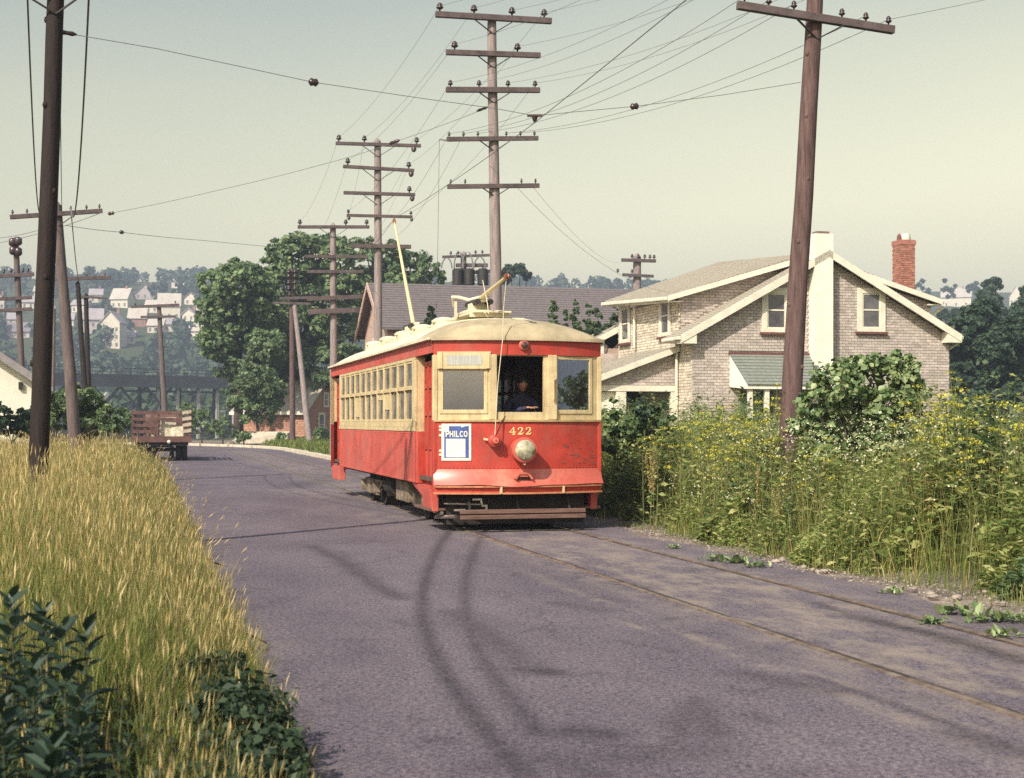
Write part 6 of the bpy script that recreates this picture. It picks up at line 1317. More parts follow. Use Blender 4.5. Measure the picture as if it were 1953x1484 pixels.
for k, (x0, x1, yt, ye, yb, lb, w, r, gb) in enumerate(FH):
    g = on_ground((x0+x1)/2, yb, 250); sc = g.y/FPX; Wd = (x1-x0)*sc; He = (yb-ye)*sc; Hr = (yb-yt)*sc; Dp = Wd*(1.1 if gb else 0.75)
    h = empty('hillside_house', g, R((k*53 % 30)-12 if x0 < 1000 else -18), lb, 'house', 'houses on the far hillside'); a = Wd/2*0.92
    if gb:
        MB().prism([(-a, -3), (a, -3), (a, He), (0, Hr-0.15), (-a, He)], 'y', 0, Dp).build('wall', WM[w], h)
        for s in (-1, 1): MB().hexa([(s*(a+0.5), -0.5, He-0.5), (0, -0.5, Hr), (0, Dp+0.4, Hr), (s*(a+0.5), Dp+0.4, He-0.5), (s*(a+0.5), -0.5, He-0.2), (0, -0.5, Hr+0.35), (0, Dp+0.4, Hr+0.35), (s*(a+0.5), Dp+0.4, He-0.2)]).build('roof', RM[r], h)
    else:
        MB().prism([(0, -3), (Dp, -3), (Dp, He), (Dp/2, Hr-0.15), (0, He)], 'x', -a, a).build('wall', WM[w], h)
        for ya, yb2 in ((-0.6, Dp/2), (Dp+0.6, Dp/2)): MB().hexa([(-a-0.4, ya, He-0.5), (a+0.4, ya, He-0.5), (a+0.4, yb2, Hr), (-a-0.4, yb2, Hr), (-a-0.4, ya, He-0.2), (a+0.4, ya, He-0.2), (a+0.4, yb2, Hr+0.35), (-a-0.4, yb2, Hr+0.35)]).build('roof', RM[r], h)
    nw = 3 if Wd > 6.5 else 2; pm = None
    for fl in range(max(1, min(3, int(He/2.9)))):
        for j in range(nw):
            x = (-a+2*a*(j+0.5)/nw); z = 1.3+fl*2.8
            if z+1.2 > He and not gb: continue
            if pm is None: pm = MB().box(-0.45, 0.45, -0.06, 0, -0.7, 0.7).mesh('window', M_FARPANE)
            q = link('window', pm, h); q.location = (x, 0, z)
    if k % 3 == 0: MB().box(a*0.4, a*0.4+0.8, Dp*0.45, Dp*0.45+0.8, Hr-0.5, Hr+1.3).build('chimney', WM['B'], h)
# woods: one mass of trees too many to count
nb = NB(); rr = random.Random(21); placed = 0
cand = []
while placed < 2900:
    v = 250*(900/250)**rr.random() if rr.random() < 0.985 else rr.uniform(232, 260); t = rr.uniform(-0.72, 0.46); u = t*(v+21)
    x, y = uv(u, v)
    if y < 228: continue
    z = hxy(x, y); X = CX+FPX*x/y; Yp = HY-FPX*(z-EYE)/y; hgt = rr.uniform(6, 11)*(0.7 if y > 600 else 0.85)
    topy = Yp-FPX*hgt/y
    if any(a-1 < X < b+1 and topy < e-2 and Yp > c2-2 and y < 2000 and Yp > e for (a, b, c2, d2, e) in [(q[0], q[1], q[2], q[3], q[4]) for q in FH]): continue
    cand.append((x, y, z, hgt)); placed += 1
per = 95
PP = []; NN = []; SS = []
for (x, y, z, hgt) in cand:
    d = unit(RNG.normal(size=(per, 3))+np.array([0, -0.2, 0.3])); rad = np.array([hgt*0.42, hgt*0.42, hgt*0.5]); c = np.array([x, y, z+hgt*0.55])
    lump = 1+0.16*np.sin(d[:, :1]*6+x)+0.14*np.sin(d[:, 2:]*7+y)
    PP.append(c+d*rad*lump*RNG.uniform(0.8, 1.05, (per, 1))); NN.append(unit(d+0.5*RNG.normal(size=(per, 3)))); SS.append(np.full(per, hgt*0.27)*RNG.uniform(0.6, 1.4, per))
V, F = leaf_quads(np.concatenate(PP), np.concatenate(NN), np.concatenate(SS), 0.75)
woods = link('far_woods', np_mesh('far_woods', V, [F], LM_FAR)); tag(woods, 'bluish far woods covering the hillside between the houses', kind='stuff')
for k, (x, y, r) in enumerate(((100, 528, 12), (125, 523, 10), (168, 520, 11), (196, 526, 13), (222, 530, 15), (296, 548, 11), (312, 546, 8), (338, 547, 10), (352, 552, 9), (1690, 546, 14), (1757, 545, 13), (1808, 543, 14), (1858, 548, 12), (1480, 540, 10))):
    Y = 640; c = px(x, y, Y); g = Vector((c.x, Y, hxy(c.x, Y))); rr_ = r/FPX*Y
    tree('hilltop_tree', g, [(c, (rr_, rr_, rr_*0.9)), (c-Vector((rr_*0.6, 0, rr_*0.5)), rr_*0.8), (c+Vector((rr_*0.6, 0, -rr_*0.6)), rr_*0.8), (c-Vector((0, 0, rr_*1.2)), rr_)], 420, 2.0, LM_FAR, ORD[k]+' round tree from the left standing out on the far hill skyline', group='trees on the far skyline', trunk=0.5, limbs=False)

# ------------------------------------------------------------------ long golden grass on the left verge
def bank(P):
    u, v = (P[:, 0]-OX)*CT+(P[:, 1]-OY)*ST, -(P[:, 0]-OX)*ST+(P[:, 1]-OY)*CT
    return u, v
n = 78000
Y = 4.9*(52/4.9)**RNG.uniform(0, 1, n); v0 = (Y-OY)/CT
xr = OX+LE*CT-((Y-OY-LE*ST)/CT)*ST; xl = -0.40*Y-1.6; X = xl+(xr-0.02-xl)*RNG.uniform(0, 1, n)**0.85
P = np.stack([X, Y, 0*X], -1); u, v = bank(P); keep = (v < 46) & (u < LE+0.05+0.10*np.sin(v*1.7)) & (u > -15); keep &= ~((P[:, 1] < 7.0) & (P[:, 0] < -0.262*P[:, 1]) & (RNG.uniform(0, 1, n) < 0.88)); P, u, v = P[keep], u[keep], v[keep]; n = len(P)
P[:, 2] = ground_h(u, v)-0.03
ed = np.clip((LE-u)/0.9, 0, 1); patch = 0.5+0.5*wob(u, v, 1.1, 1.3)
h = (0.26+0.50*ed)*RNG.uniform(0.45, 1.25, n)*(0.80+0.36*patch); h *= (0.5+0.5*sstep(P[:, 1], 5.2, 9.0))
w = np.maximum(0.0045, P[:, 1]*0.00040)*RNG.uniform(0.7, 1.4, n)
lean = RNG.normal(size=(n, 2))*0.13*h[:, None]+np.array([0.02, 0.01])*h[:, None]+np.stack([(1-ed)*0.12, 0*ed], -1)*h[:, None]
green = RNG.uniform(0, 1, n) < (0.35+0.25*(1-patch)+0.22*(P[:, 1] < 9))
nb = NB()
for mi, sel in ((0, ~green), (1, green)):
    V, Q, T, tip = blades(P[sel], h[sel]*(0.8 if mi else 1.0), w[sel]*(1.5 if mi else 0.8), lean[sel]*(1.7 if mi else 1.0)); nb.add(V, Q, T, mi)
    if mi == 0:
        ok = RNG.uniform(0, 1, len(tip)) < 0.42; tp = tip[ok]; m_ = len(tp); d = np.concatenate([lean[sel][ok]*1.2, (h[sel][ok]*0.9)[:, None]], -1)
        for r in range(2):
            V, F = leaf_quads(tp, unit(RNG.normal(size=(m_, 3))*np.array([1, 1, 0.05])), RNG.uniform(0.05, 0.12, m_), np.maximum(0.06, 0.0036*tp[:, 1])[:, None], tang=d); nb.add(V, F, None, 2)
# stray stems bowing over the asphalt, and dark leaves low in the near grass
m_ = 170; v = -8+48*RNG.uniform(0, 1, m_)**1.5; uu = LE+0.02+0.10*np.sin(v*1.7)-RNG.uniform(0, 0.35, m_); Ps = np.stack([OX+uu*CT-v*ST, OY+uu*ST+v*CT, ground_h(uu, v)-0.02], -1); hs_ = RNG.uniform(0.45, 0.85, m_)
ln = np.stack([RNG.uniform(0.0, 0.28, m_), RNG.normal(size=m_)*0.15], -1); V, Q, T, tip = blades(Ps, hs_*0.85, np.maximum(0.004, Ps[:, 1]*0.0003), ln); nb.add(V, Q, T, 0)
for r in range(2): V, F = leaf_quads(tip, unit(RNG.normal(size=(m_, 3))*np.array([1, 1, 0.2])), RNG.uniform(0.06, 0.11, m_), np.maximum(0.09, 0.0045*tip[:, 1])[:, None], tang=np.concatenate([ln*1.3, 0.25*np.ones((m_, 1))], -1)); nb.add(V, F, None, 2)
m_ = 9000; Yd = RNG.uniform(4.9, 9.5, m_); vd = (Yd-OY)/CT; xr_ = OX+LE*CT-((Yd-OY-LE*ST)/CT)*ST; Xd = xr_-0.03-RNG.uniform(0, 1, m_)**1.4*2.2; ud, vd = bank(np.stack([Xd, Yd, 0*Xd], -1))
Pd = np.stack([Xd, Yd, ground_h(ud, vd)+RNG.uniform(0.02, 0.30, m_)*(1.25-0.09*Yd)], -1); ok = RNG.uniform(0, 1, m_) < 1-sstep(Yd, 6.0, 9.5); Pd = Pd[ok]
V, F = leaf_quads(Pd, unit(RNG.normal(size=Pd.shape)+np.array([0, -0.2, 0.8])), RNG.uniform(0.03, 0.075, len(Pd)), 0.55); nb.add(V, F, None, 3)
go = link('tall_grass', nb.mesh('tall_grass', [LM_STRAW, LM_GREENBLADE, LM_HEAD, LM_MILKS])); tag(go, 'tall golden seeding grass on the left verge', 'grass', kind='stuff')
# shorter grass on the bank behind the far kerb and round the house
def short_grass(name, label, u0, u1, v0, v1, n, hh, ww, mats):
    u = RNG.uniform(u0, u1, n); v = RNG.uniform(v0, v1, n); x, y = OX+u*CT-v*ST, OY+u*ST+v*CT
    P = np.stack([x, y, ground_h(u, v)-0.02], -1); h = hh*RNG.uniform(0.5, 1.4, n); V, Q, T, tip = blades(P, h, ww*RNG.uniform(0.7, 1.4, n), RNG.normal(size=(n, 2))*0.25*h[:, None]); nb = NB(); nb.add(V, Q, T, 0)
    return tag(link(name, nb.mesh(name, mats)), label, 'grass', kind='stuff')
short_grass('bank_grass', 'short green grass on the bank behind the far kerb', 2.75, 9, 16, 92, 15000, 0.22, 0.05, [LM_GREENBLADE])
short_grass('far_left_grass', 'green grass beyond the end of the golden verge', -22, -5.2, 38, 64, 7000, 0.35, 0.04, [LM_STRAW])

short_grass('shoulder_grass', 'thin short grass creeping over the dirt shoulder', 1.95, 2.5, -15, 1.5, 2600, 0.10, 0.007, [LM_GREENBLADE])
# ------------------------------------------------------------------ weeds on the right verge
def weed_edge(v): return 2.24 + 0.16*np.sin(v*1.3) + 0.10*np.sin(v*3.7+1) - 0.35*np.exp(-((v+4.5)/2.2)**2) + 0.12*sstep(v, -2, 1)
nb = NB(); n = 9600
ncl = 420; cv = RNG.uniform(-15, 27, ncl); cu = weed_edge(cv)+0.12+RNG.uniform(0, 1, ncl)**1.3*6.3; ci = RNG.integers(0, ncl, n)      # plants grow in clumps of one kind
v = cv[ci]+RNG.normal(size=n)*0.22; u = np.maximum(cu[ci]+RNG.normal(size=n)*0.22, weed_edge(v)+0.02)
P = np.stack([OX+u*CT-v*ST, OY+u*ST+v*CT, ground_h(u, v)-0.02], -1); d = u-weed_edge(v)
hm = 0.32+1.0*sstep(d, 0, 1.1)+0.45*sstep(d, 1.0, 2.6); hm *= 1-0.12*np.exp(-((v+1.5)/2.6)**2)*sstep(d, 0.4, 2.5)
H = hm*RNG.uniform(0.68, 1.22, ncl)[ci]*RNG.uniform(0.75, 1.08, n)
lean = RNG.normal(size=(n, 2))*0.10*H[:, None]
V, Q, T, tip = blades(P, H, np.maximum(0.008, P[:, 1]*0.0004), lean); nb.add(V, Q, T, 0)
K = 34; t = RNG.uniform(0.02, 1.0, (n, K)); ang = RNG.uniform(0, 2*np.pi, (n, K)); rad = (0.03+0.17*(1-t)**0.7)*RNG.uniform(0.4, 1.2, (n, K))*np.minimum(1.0, H)[:, None]**0.5
C = P[:, None, :]+np.stack([lean[:, None, 0]*t**1.5+np.cos(ang)*rad, lean[:, None, 1]*t**1.5+np.sin(ang)*rad, H[:, None]*t], -1); dr = np.stack([np.cos(ang), np.sin(ang), RNG.uniform(-0.35, 0.8, (n, K))], -1)
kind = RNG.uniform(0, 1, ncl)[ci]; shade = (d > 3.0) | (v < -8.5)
Nn = unit(np.cross(unit(dr), np.stack([-np.sin(ang), np.cos(ang), 0*ang], -1))*np.where(RNG.uniform(0, 1, (n, K, 1)) < 0.5, 1, 1)+0.35*RNG.normal(size=(n, K, 3)))
Nn = np.where(Nn[..., 2:] < 0, -Nn, Nn)
sz = np.where(kind[:, None] < 0.45, 0.085, np.where(kind[:, None] < 0.8, 0.115, 0.16))*RNG.uniform(0.6, 1.5, (n, K))*(0.7+0.5*(1-t))
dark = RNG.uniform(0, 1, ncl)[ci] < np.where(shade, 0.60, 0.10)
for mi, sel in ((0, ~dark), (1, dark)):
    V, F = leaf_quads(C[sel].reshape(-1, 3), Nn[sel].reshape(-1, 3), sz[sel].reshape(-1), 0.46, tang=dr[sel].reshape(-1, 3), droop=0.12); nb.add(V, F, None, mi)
# grass among the weeds, thick at the edge
n = 17000; v = RNG.uniform(-15, 24, n); u = weed_edge(v)-0.06+np.abs(RNG.normal(size=n))*1.1; P = np.stack([OX+u*CT-v*ST, OY+u*ST+v*CT, ground_h(u, v)-0.02], -1)
d = u-weed_edge(v); h = (0.18+0.85*sstep(d, 0, 1.0))*RNG.uniform(0.5, 1.4, n); lean = RNG.normal(size=(n, 2))*0.2*h[:, None]; st_ = RNG.uniform(0, 1, n) < 0.26
for mi, sel in ((3, ~st_), (2, st_)):
    V, Q, T, tip = blades(P[sel], h[sel], np.maximum(0.006, P[sel, 1]*0.00045), lean[sel]); nb.add(V, Q, T, mi)
# tiny white blossom
n = 1000; u = np.concatenate([RNG.normal(3.5, 0.55, n//2), RNG.normal(4.0, 0.8, n-n//2)]); v = np.concatenate([RNG.normal(-1.8, 1.8, n//2), RNG.normal(-5.0, 2.5, n-n//2)]); d = u-weed_edge(v); ok = d > 0.3; u, v, d = u[ok], v[ok], d[ok]
P = np.stack([OX+u*CT-v*ST, OY+u*ST+v*CT, ground_h(u, v)+(0.42+1.0*sstep(d, 0, 1.2))*RNG.uniform(0.75, 1.12, len(u))], -1)
for r in range(3):
    V, F = leaf_quads(P+RNG.normal(size=P.shape)*0.025, unit(RNG.normal(size=P.shape)+np.array([0, -0.4, 0.8])), RNG.uniform(0.014, 0.032, len(P)), 0.9); nb.add(V, F, None, 4)
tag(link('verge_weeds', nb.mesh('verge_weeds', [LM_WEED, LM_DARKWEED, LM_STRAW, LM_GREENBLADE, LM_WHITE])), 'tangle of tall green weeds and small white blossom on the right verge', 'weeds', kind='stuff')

# yellow umbels rising from the weeds
def umbel_plant(seed):
    rr = random.Random(seed); np_r = np.random.default_rng(seed)
    o = empty('yellow_weed', (0, 0, 0), 0, 'tall weed with flat yellow flower heads', 'weed', 'yellow flowered weeds on the right verge')
    mb = MB(); mb.tube([(0, 0, 0), (0.02, 0.01, 0.5), (0.0, 0.02, 0.93)], [0.010, 0.008, 0.004], 5); tips = [(0, 0.02, 0.97, 0.10)]
    for k in range(6):
        a = k*2.4+rr.random(); z = 0.45+0.07*k; r = rr.uniform(0.09, 0.20); tp = (math.cos(a)*r, math.sin(a)*r, z+rr.uniform(0.14, 0.30)); mb.tube([(0.01, 0.01, z), (tp[0]*0.7, tp[1]*0.7, z+0.08), tp], [0.005, 0.004, 0.003], 4); tips.append((*tp, rr.uniform(0.04, 0.075)))
    mb.build('stem', M_STEM, o)
    for (x, y, z, r) in tips:
        m = 22; a = np_r.uniform(0, 2*np.pi, m); q = r*np.sqrt(np_r.uniform(0, 1, m)); P = np.stack([x+np.cos(a)*q, y+np.sin(a)*q, z+0.02-0.25*q+np_r.normal(size=m)*0.006], -1)
        V, F = leaf_quads(P, unit(np_r.normal(size=(m, 3))*0.5+np.array([0, 0, 1.0])), np_r.uniform(0.014, 0.030, m), 0.9); link('blossom', np_mesh('blossom', V, [F], LM_YELLOW), o)
    m = 60; t = np_r.uniform(0.05, 0.8, m); a = np_r.uniform(0, 2*np.pi, m); r = 0.10*np_r.uniform(0.3, 1.5, m); P = np.stack([np.cos(a)*r, np.sin(a)*r, t], -1); dr = np.stack([np.cos(a), np.sin(a), np_r.uniform(-0.2, 0.6, m)], -1)
    V, F = leaf_quads(P, unit(np_r.normal(size=(m, 3))+np.array([0, 0, 1.2])), 0.09*np_r.uniform(0.6, 1.4, m), 0.4, tang=dr); link('foliage', np_mesh('foliage', V, [F], LM_WEED), o)
    return o
proto = [umbel_plant(s) for s in (3, 5, 8)]; used = set(); XO = {}
UM = [(1252, 827, 22), (1228, 845, 23), (1300, 812, 22), (1340, 840, 20.5), (1366, 852, 20), (1391, 815, 21), (1404, 786, 22), (1425, 806, 21), (1442, 800, 20.5), (1462, 780, 21.5), (1480, 752, 22), (1320, 800, 23), (1732, 785, 17), (1770, 757, 17.5), (1796, 786, 16.5), (1808, 742, 17.5), (1834, 732, 17), (1842, 793, 16), (1790, 825, 16), (1850, 852, 15.5), (1922, 762, 16), (1880, 775, 16.5), (1560, 850, 17), (1412, 842, 20), (1352, 800, 22.5), (1940, 800, 15), (1470, 830, 19), (1385, 790, 22)]
for k, (x, y, Yk) in enumerate(UM):
    p0 = proto[k % 3]; o = p0 if k % 3 not in used else copy_tree(p0); used.add(k % 3)
    side_ = x < 1500; od = sorted(q[0]+q[1]*1e-3 for q in UM if (q[0] < 1500) == side_).index(x+y*1e-3); o['label'] = (ORD+['seventeenth', 'eighteenth'])[od]+' yellow flowered weed from the left, '+('left of the brown pole' if side_ else 'right of the brown pole')
    c = px(x, y, Yk); g = hxy(c.x, c.y); o.location = (c.x, c.y, g-0.02); s = max(0.5, c.z-g); o.scale = (1.0*max(0.8, s*0.75), 1.0*max(0.8, s*0.75), s); o.rotation_euler = (0, 0, k*1.7)
# rusty dock stalks
def dock_stalk():
    o = empty('dock_stalk', (0, 0, 0), 0, 'dry rusty seed stalk standing in the green weeds', 'weed', 'dry rusty stalks in the right verge')
    mb = MB(); mb.tube([(0, 0, 0), (0.02, 0, 0.5), (0.0, 0.03, 1.0)], [0.008, 0.006, 0.003], 5).tube([(0.01, 0, 0.55), (0.06, 0.02, 0.85)], 0.004, 4).tube([(0.01, 0, 0.6), (-0.06, 0.0, 0.88)], 0.004, 4); mb.build('stem', M_STEM, o)
    m = 330; t = RNG.uniform(0.50, 1.0, m); a = RNG.uniform(0, 2*np.pi, m); br_ = RNG.integers(0, 3, m); off = np.array([0, 0.06, -0.06])[br_]*np.clip((t-0.55)/0.3, 0, 1); r = 0.028*(1.1-t)**0.3*RNG.uniform(0.3, 1.1, m)
    P = np.stack([off+np.cos(a)*r, np.sin(a)*r, t*np.where(br_ > 0, 0.9, 1.0)], -1); V, F = leaf_quads(P, unit(RNG.normal(size=(m, 3))), RNG.uniform(0.012, 0.026, m), 0.8); link('seed_head', np_mesh('seed_head', V, [F], LM_BROWNSEED), o); return o
p0 = dock_stalk()
for k, (x, y, Yk) in enumerate(((1240, 846, 22.3), (1248, 850, 22.1), (1446, 880, 19.5), (1488, 915, 18.2), (1772, 892, 15.8), (1780, 880, 16.0))):
    o = p0 if k == 0 else copy_tree(p0); c = px(x, y, Yk); g = hxy(c.x, c.y); o.location = (c.x, c.y, g-0.02); s = max(0.45, c.z-g); o['label'] = ORD[k]+' dry rusty seed stalk from the left standing in the green weeds'; o.scale = (1.1, 1.1, s); o.rotation_euler = (0, RNG.uniform(-0.08, 0.08), k*2.1)

# the big round-leaved shrub by the brown pole
def broad_leaf_mesh(name, mt, L=0.12, Wd=0.10, fold=0.018):
    out = [(0, 0), (0.30, 0.46), (0.62, 0.42), (1.0, 0.0), (0.62, -0.42), (0.30, -0.46)]; mb = MB()
    P = [(x*L, y*Wd, (abs(y)*2*fold)-0.10*L*x*x) for x, y in out]; mb.quad(P[0], P[1], P[2], P[3]); mb.quad(P[0], P[3], P[4], P[5]); return mb.mesh(name, mt)
def orient(o, pos, nrm, tan, sc=1.0):
    Z = Vector(nrm).normalized(); X = Vector(tan); X = (X-Z*X.dot(Z)).normalized(); Yv = Z.cross(X); o.matrix_basis = Matrix(((X.x*sc, Yv.x*sc, Z.x*sc, pos[0]), (X.y*sc, Yv.y*sc, Z.y*sc, pos[1]), (X.z*sc, Yv.z*sc, Z.z*sc, pos[2]), (0, 0, 0, 1)))
def leafy_shrub(name, base, lobes, n, L, singles, label, cat, mt_single, mt, single_mt_mesh=None):
    base = Vector(base); o = empty(name, base, 0, label, cat); LL = [(tuple(Vector(c)-base), r) for c, r in lobes]
    P, N = crown_cloud(LL, n, clump=0.30, per=16); s = L*RNG.uniform(0.65, 1.3, n)
    front = np.argsort(P[:, 1]-0.3*P[:, 2]-s*4+RNG.uniform(0, 0.5, n)); a, b = front[:singles], front[singles:]
    me = broad_leaf_mesh('leaf', mt_single, 1.0, 0.86, 0.10) if singles else None
    T = RNG.normal(size=(n, 3))+np.array([0, -0.4, -0.5])
    for i in a:
        q = link('leaf', me, o); orient(q, P[i], N[i], T[i], float(s[i]))
    V, F = leaf_quads(P[b], N[b], s[b]*1.0, 0.85, tang=T[b]-N[b]*np.sum(T[b]*N[b], 1, keepdims=True), droop=0.15); tag(link('leaves', np_mesh('leaves', V, [F], mt), o), kind='stuff')
    for k, (c, r) in enumerate(LL[:8]):
        c = Vector(c); MB().tube([(0.06*math.cos(k), 0.06*math.sin(k), -0.1), (c.x*0.35, c.y*0.35, c.z*0.5), c], [0.022, 0.016, 0.006], 6).build('branch', M_BARK, o, smooth=True)
    return o
YS = 20.5
leafy_shrub('shrub', foot(1630, YS), plobes(YS, [(1600, 735, 55), (1650, 720, 50), (1705, 715, 48), (1730, 745, 40), (1560, 780, 50), (1620, 800, 62), (1680, 790, 60), (1725, 800, 48), (1540, 820, 40), (1580, 850, 48), (1650, 850, 52), (1700, 850, 42), (1740, 690, 18), (1640, 690, 18), (1570, 735, 26)]), 7000, 0.092, 300, 'large rounded shrub with big glossy leaves right of the brown pole', 'shrub', LM_BROADO, LM_BROAD)
leafy_shrub('shrub', foot(1240, 26), plobes(26, [(1225, 782, 20), (1250, 776, 18), (1240, 805, 30), (1275, 812, 22), (1205, 808, 24)]), 900, 0.10, 60, 'dark leafy shrub before the porch beside the tram', 'shrub', LM_MILK, LM_DARKWEED)
leafy_shrub('shrub', foot(1175, 26.5), plobes(26.5, [(1165, 800, 26), (1180, 840, 36), (1160, 860, 30), (1205, 850, 34), (1230, 870, 30), (1170, 770, 14)]), 1100, 0.10, 60, 'pale green leafy shrub right against the tram side', 'shrub', LM_BROADO, LM_BROAD)

# dark broad-leaved plants in the near left corner, each leaf a part
mlk = broad_leaf_mesh('leaf', LM_MILK, 1.0, 0.58, 0.10)
for k, (x, ytop, Yk, lb) in enumerate(((20, 1140, 6.3, 'dark broad-leaved plant at the far left of the near corner'), (118, 1195, 5.7, 'dark broad-leaved plant second from the left in the near corner'), (160, 1205, 5.9, 'dark broad-leaved plant right of the others in the near corner'), (60, 1270, 5.2, 'low dark broad-leaved plant at the bottom left'), (150, 1330, 5.1, 'low dark broad-leaved plant at the bottom, right of its neighbour'), (-30, 1230, 5.5, 'dark broad-leaved plant half cut by the left edge'), (85, 1160, 6.6, 'dark broad-leaved plant rising behind its neighbours in the near corner'), (0, 1340, 5.0, 'dark broad-leaved plant at the very bottom left corner'), (100, 1420, 4.8, 'dark broad-leaved plant at the bottom edge between its neighbours'))):
    c = px(x, ytop, Yk); g = hxy(c.x, c.y); o = empty('broad_leaved_plant', (c.x, c.y, g), 0, lb, 'plant', 'dark broad-leaved plants in the near left corner'); Hh = max(0.35, c.z-g); rr = random.Random(k+40)
    MB().tube([(0, 0, -0.05), (0.015, 0.01, Hh*0.5), (0, 0, Hh)], [0.007, 0.006, 0.003], 6).build('stem', pmat('dark_stem', (0.05, 0.06, 0.03), 0.8, 0.25, 9), o)
    nl_ = 40
    for i in range(nl_):
        t = 0.12+0.88*i/(nl_-1); a = i*2.40+rr.uniform(-0.3, 0.3); el = 0.15+0.75*t**2+rr.uniform(-0.2, 0.2); d = Vector((math.cos(a)*math.cos(el), math.sin(a)*math.cos(el), math.sin(el)))
        q = link('leaf', mlk, o); orient(q, (0.01*math.cos(a), 0.01*math.sin(a), Hh*t), Vector((-math.cos(a)*math.sin(el), -math.sin(a)*math.sin(el), math.cos(el)))+Vector((rr.uniform(-.3, .3), rr.uniform(-.3, .3), 0)), d, (0.135-0.04*t)*rr.uniform(0.6, 1.25))
# dark small-leaved weeds spilling over the road edge
for k, (x, y, Yk, rr_, lb) in enumerate(((455, 1420, 6.9, 0.25, 'dark leafy weed spilling over the near road edge'), (400, 1330, 7.6, 0.22, 'dark weed behind the one spilling over the road edge'), (520, 1460, 6.5, 0.17, 'low creeping weed lying on the asphalt edge'), (415, 1290, 8.6, 0.15, 'small green weed at the verge edge in mid grass'))):
    c = gpx(x, y+40, 0.0); o = empty('roadside_weed', c, 0, lb, 'weed'); lob = [((0, 0, rr_*0.7), (rr_, rr_, rr_*0.9)), ((-rr_*0.7, 0.1, rr_*0.6), rr_*0.8), ((rr_*0.6, -0.05, rr_*0.35), rr_*0.6), ((-rr_*0.2, 0.3, rr_*0.9), rr_*0.8)]
    P, N = crown_cloud(lob, int(1500*rr_/0.26), clump=0.35, per=9); V, F = leaf_quads(P, N, 0.045*RNG.uniform(0.6, 1.5, len(P)), 0.6); link('foliage', np_mesh('foliage', V, [F], LM_MILKS), o)
    for j in range(5): MB().tube([(0, 0, -0.02), (0.3*rr_*math.cos(j*1.3), 0.3*rr_*math.sin(j*1.3), rr_*0.6), (0.8*rr_*math.cos(j*1.3), 0.8*rr_*math.sin(j*1.3), rr_*1.2)], [0.006, 0.005, 0.002], 4).build('stem', M_STEM, o)
# low rosette weeds on the dirt shoulder, each leaf a part
rl = broad_leaf_mesh('leaf', LM_BROADO, 1.0, 0.62, 0.12)
for k, (x, y, s, lb) in enumerate(((1362, 1062, 0.15, 'low weed rosette on the dirt, left of a pair below the weeds'), (1405, 1066, 0.17, 'low weed rosette on the dirt, right of a pair below the weeds'), (1440, 1075, 0.12, 'tiny rosette at the right of the low weeds'), (1825, 1165, 0.17, 'leafy rosette on the right shoulder, left of three'), (1885, 1178, 0.18, 'leafy rosette on the right shoulder, middle of three'), (1935, 1180, 0.16, 'leafy rosette on the right shoulder, right of three'), (1920, 1208, 0.13, 'small rosette nearest the rails at the right edge'), (1700, 1125, 0.11, 'tiny pale rosette at the foot of the weeds'), (1770, 1182, 0.12, 'small rosette at the dirt edge left of the leafy three'), (1285, 1038, 0.10, 'tiny weed on the dirt just right of the tram'))):
    c = gpx(x, y+8, 0.0); c.z = max(hxy(c.x, c.y), 0.0); o = empty('rosette_weed', c, 0, lb, 'weed', 'low weeds on the dirt shoulder'); rr = random.Random(k+70)
    for i in range(34):
        a = i*2.4+rr.uniform(-.6, .6); el = rr.uniform(0.1, 1.3); d = Vector((math.cos(a)*math.cos(el), math.sin(a)*math.cos(el), math.sin(el))); q = link('leaf', rl, o)
        orient(q, (rr.gauss(0, s*0.55), rr.gauss(0, s*0.4), rr.uniform(0, s*0.25)), Vector((-math.cos(a)*math.sin(el), -math.sin(a)*math.sin(el), math.cos(el))), d, s*rr.uniform(0.3, 0.75))
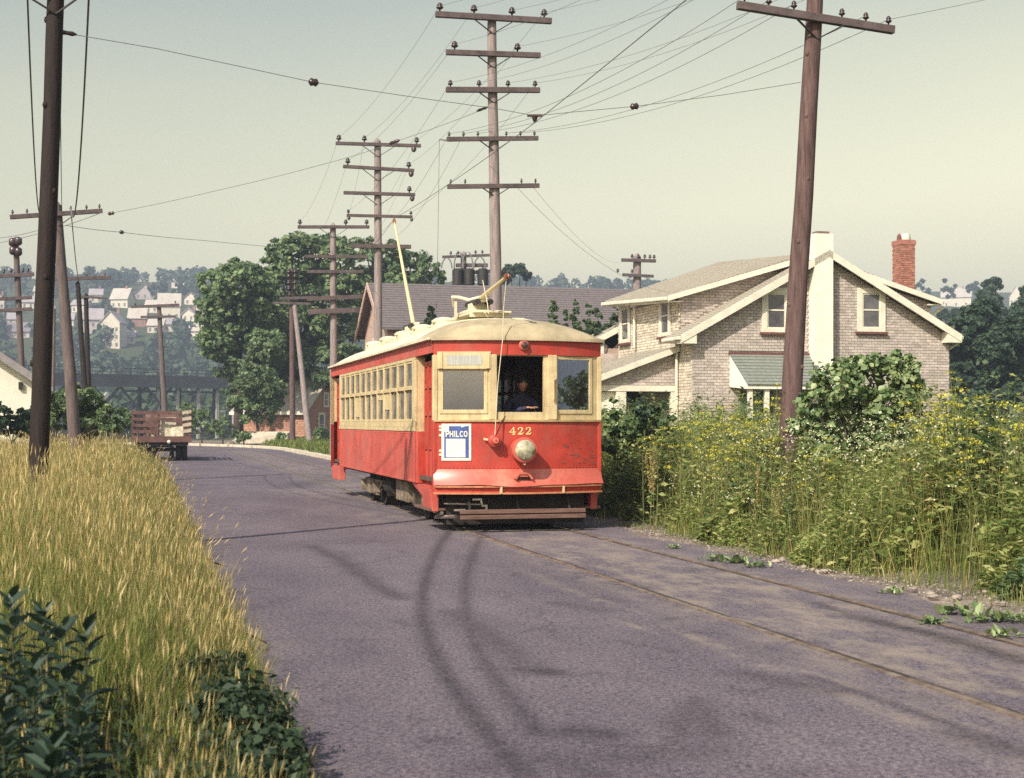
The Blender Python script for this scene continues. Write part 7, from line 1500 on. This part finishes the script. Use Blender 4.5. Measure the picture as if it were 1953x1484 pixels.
# pale stones along the foot of the weeds
M_STONE = pmat('pale_stone', (0.30, 0.25, 0.215), 0.95, 0.2, 9, bump=0.3, obj=0.2)
for k in range(26):
    x, y = ((1340, 1045), (1540, 1098), (1560, 1104), (1705, 1135), (1740, 1140), (1830, 1150), (1900, 1160), (1290, 1028), (1620, 1118), (1480, 1082), (1785, 1148), (1870, 1140), (1930, 1150))[k % 13]
    c = gpx(x+random.uniform(-14, 14), y-12+random.uniform(-4, 4), 0.0); r = random.uniform(0.018, 0.055); mb = MB(); mb.ball((0, 0, 0), r, 8, (random.uniform(0.8, 1.4), random.uniform(0.8, 1.2), random.uniform(0.5, 0.8)))
    mb.v = [(a+random.uniform(-.12, .12)*r, b+random.uniform(-.12, .12)*r, c_+random.uniform(-.12, .12)*r) for a, b, c_ in mb.v]
    o = mb.build('stone', M_STONE); o.location = (c.x, c.y, max(0, hxy(c.x, c.y))+r*0.25); tag(o, 'pale stone lying at the foot of the right-hand weeds', 'stone', 'stones along the dirt shoulder')
nb = NB(); n = 2600; v = RNG.uniform(-14, 3, n); u = 1.5+RNG.uniform(0, 1, n)**0.8*(weed_edge(v)-1.4); x, y = OX+u*CT-v*ST, OY+u*ST+v*CT; P = np.stack([x, y, np.maximum(ground_h(u, v), 0)+0.004], -1)
for r in range(2): V, F = leaf_quads(P, unit(RNG.normal(size=(n, 3))*0.5+np.array([0, 0, 1.0])), RNG.uniform(0.008, 0.03, n), 0.8); nb.add(V, F, None, 0)
tag(link('gravel', nb.mesh('gravel', [pmat('gravel_chip', (0.36, 0.30, 0.26), 0.95, 0.2, 20, island=0.35)])), 'loose gravel chips on the dirt shoulder', 'gravel', kind='stuff')

# ------------------------------------------------------------------ the summer haze
hm_ = bpy.data.materials.new('haze_air'); hm_.use_nodes = True; n, l = hm_.node_tree.nodes, hm_.node_tree.links; n.remove(n['Principled BSDF'])
pv = n.new('ShaderNodeVolumePrincipled'); pv.inputs['Color'].default_value = (0.62, 0.74, 0.98, 1); pv.inputs['Density'].default_value = 0.00065; pv.inputs['Anisotropy'].default_value = 0.0
l.new(pv.outputs[0], n['Material Output'].inputs['Volume'])
tag(MB().box(-1900, 1900, -700, 2300, -10.5, 115).build('haze', hm_), 'thin blue summer haze over the far hill', kind='stuff')
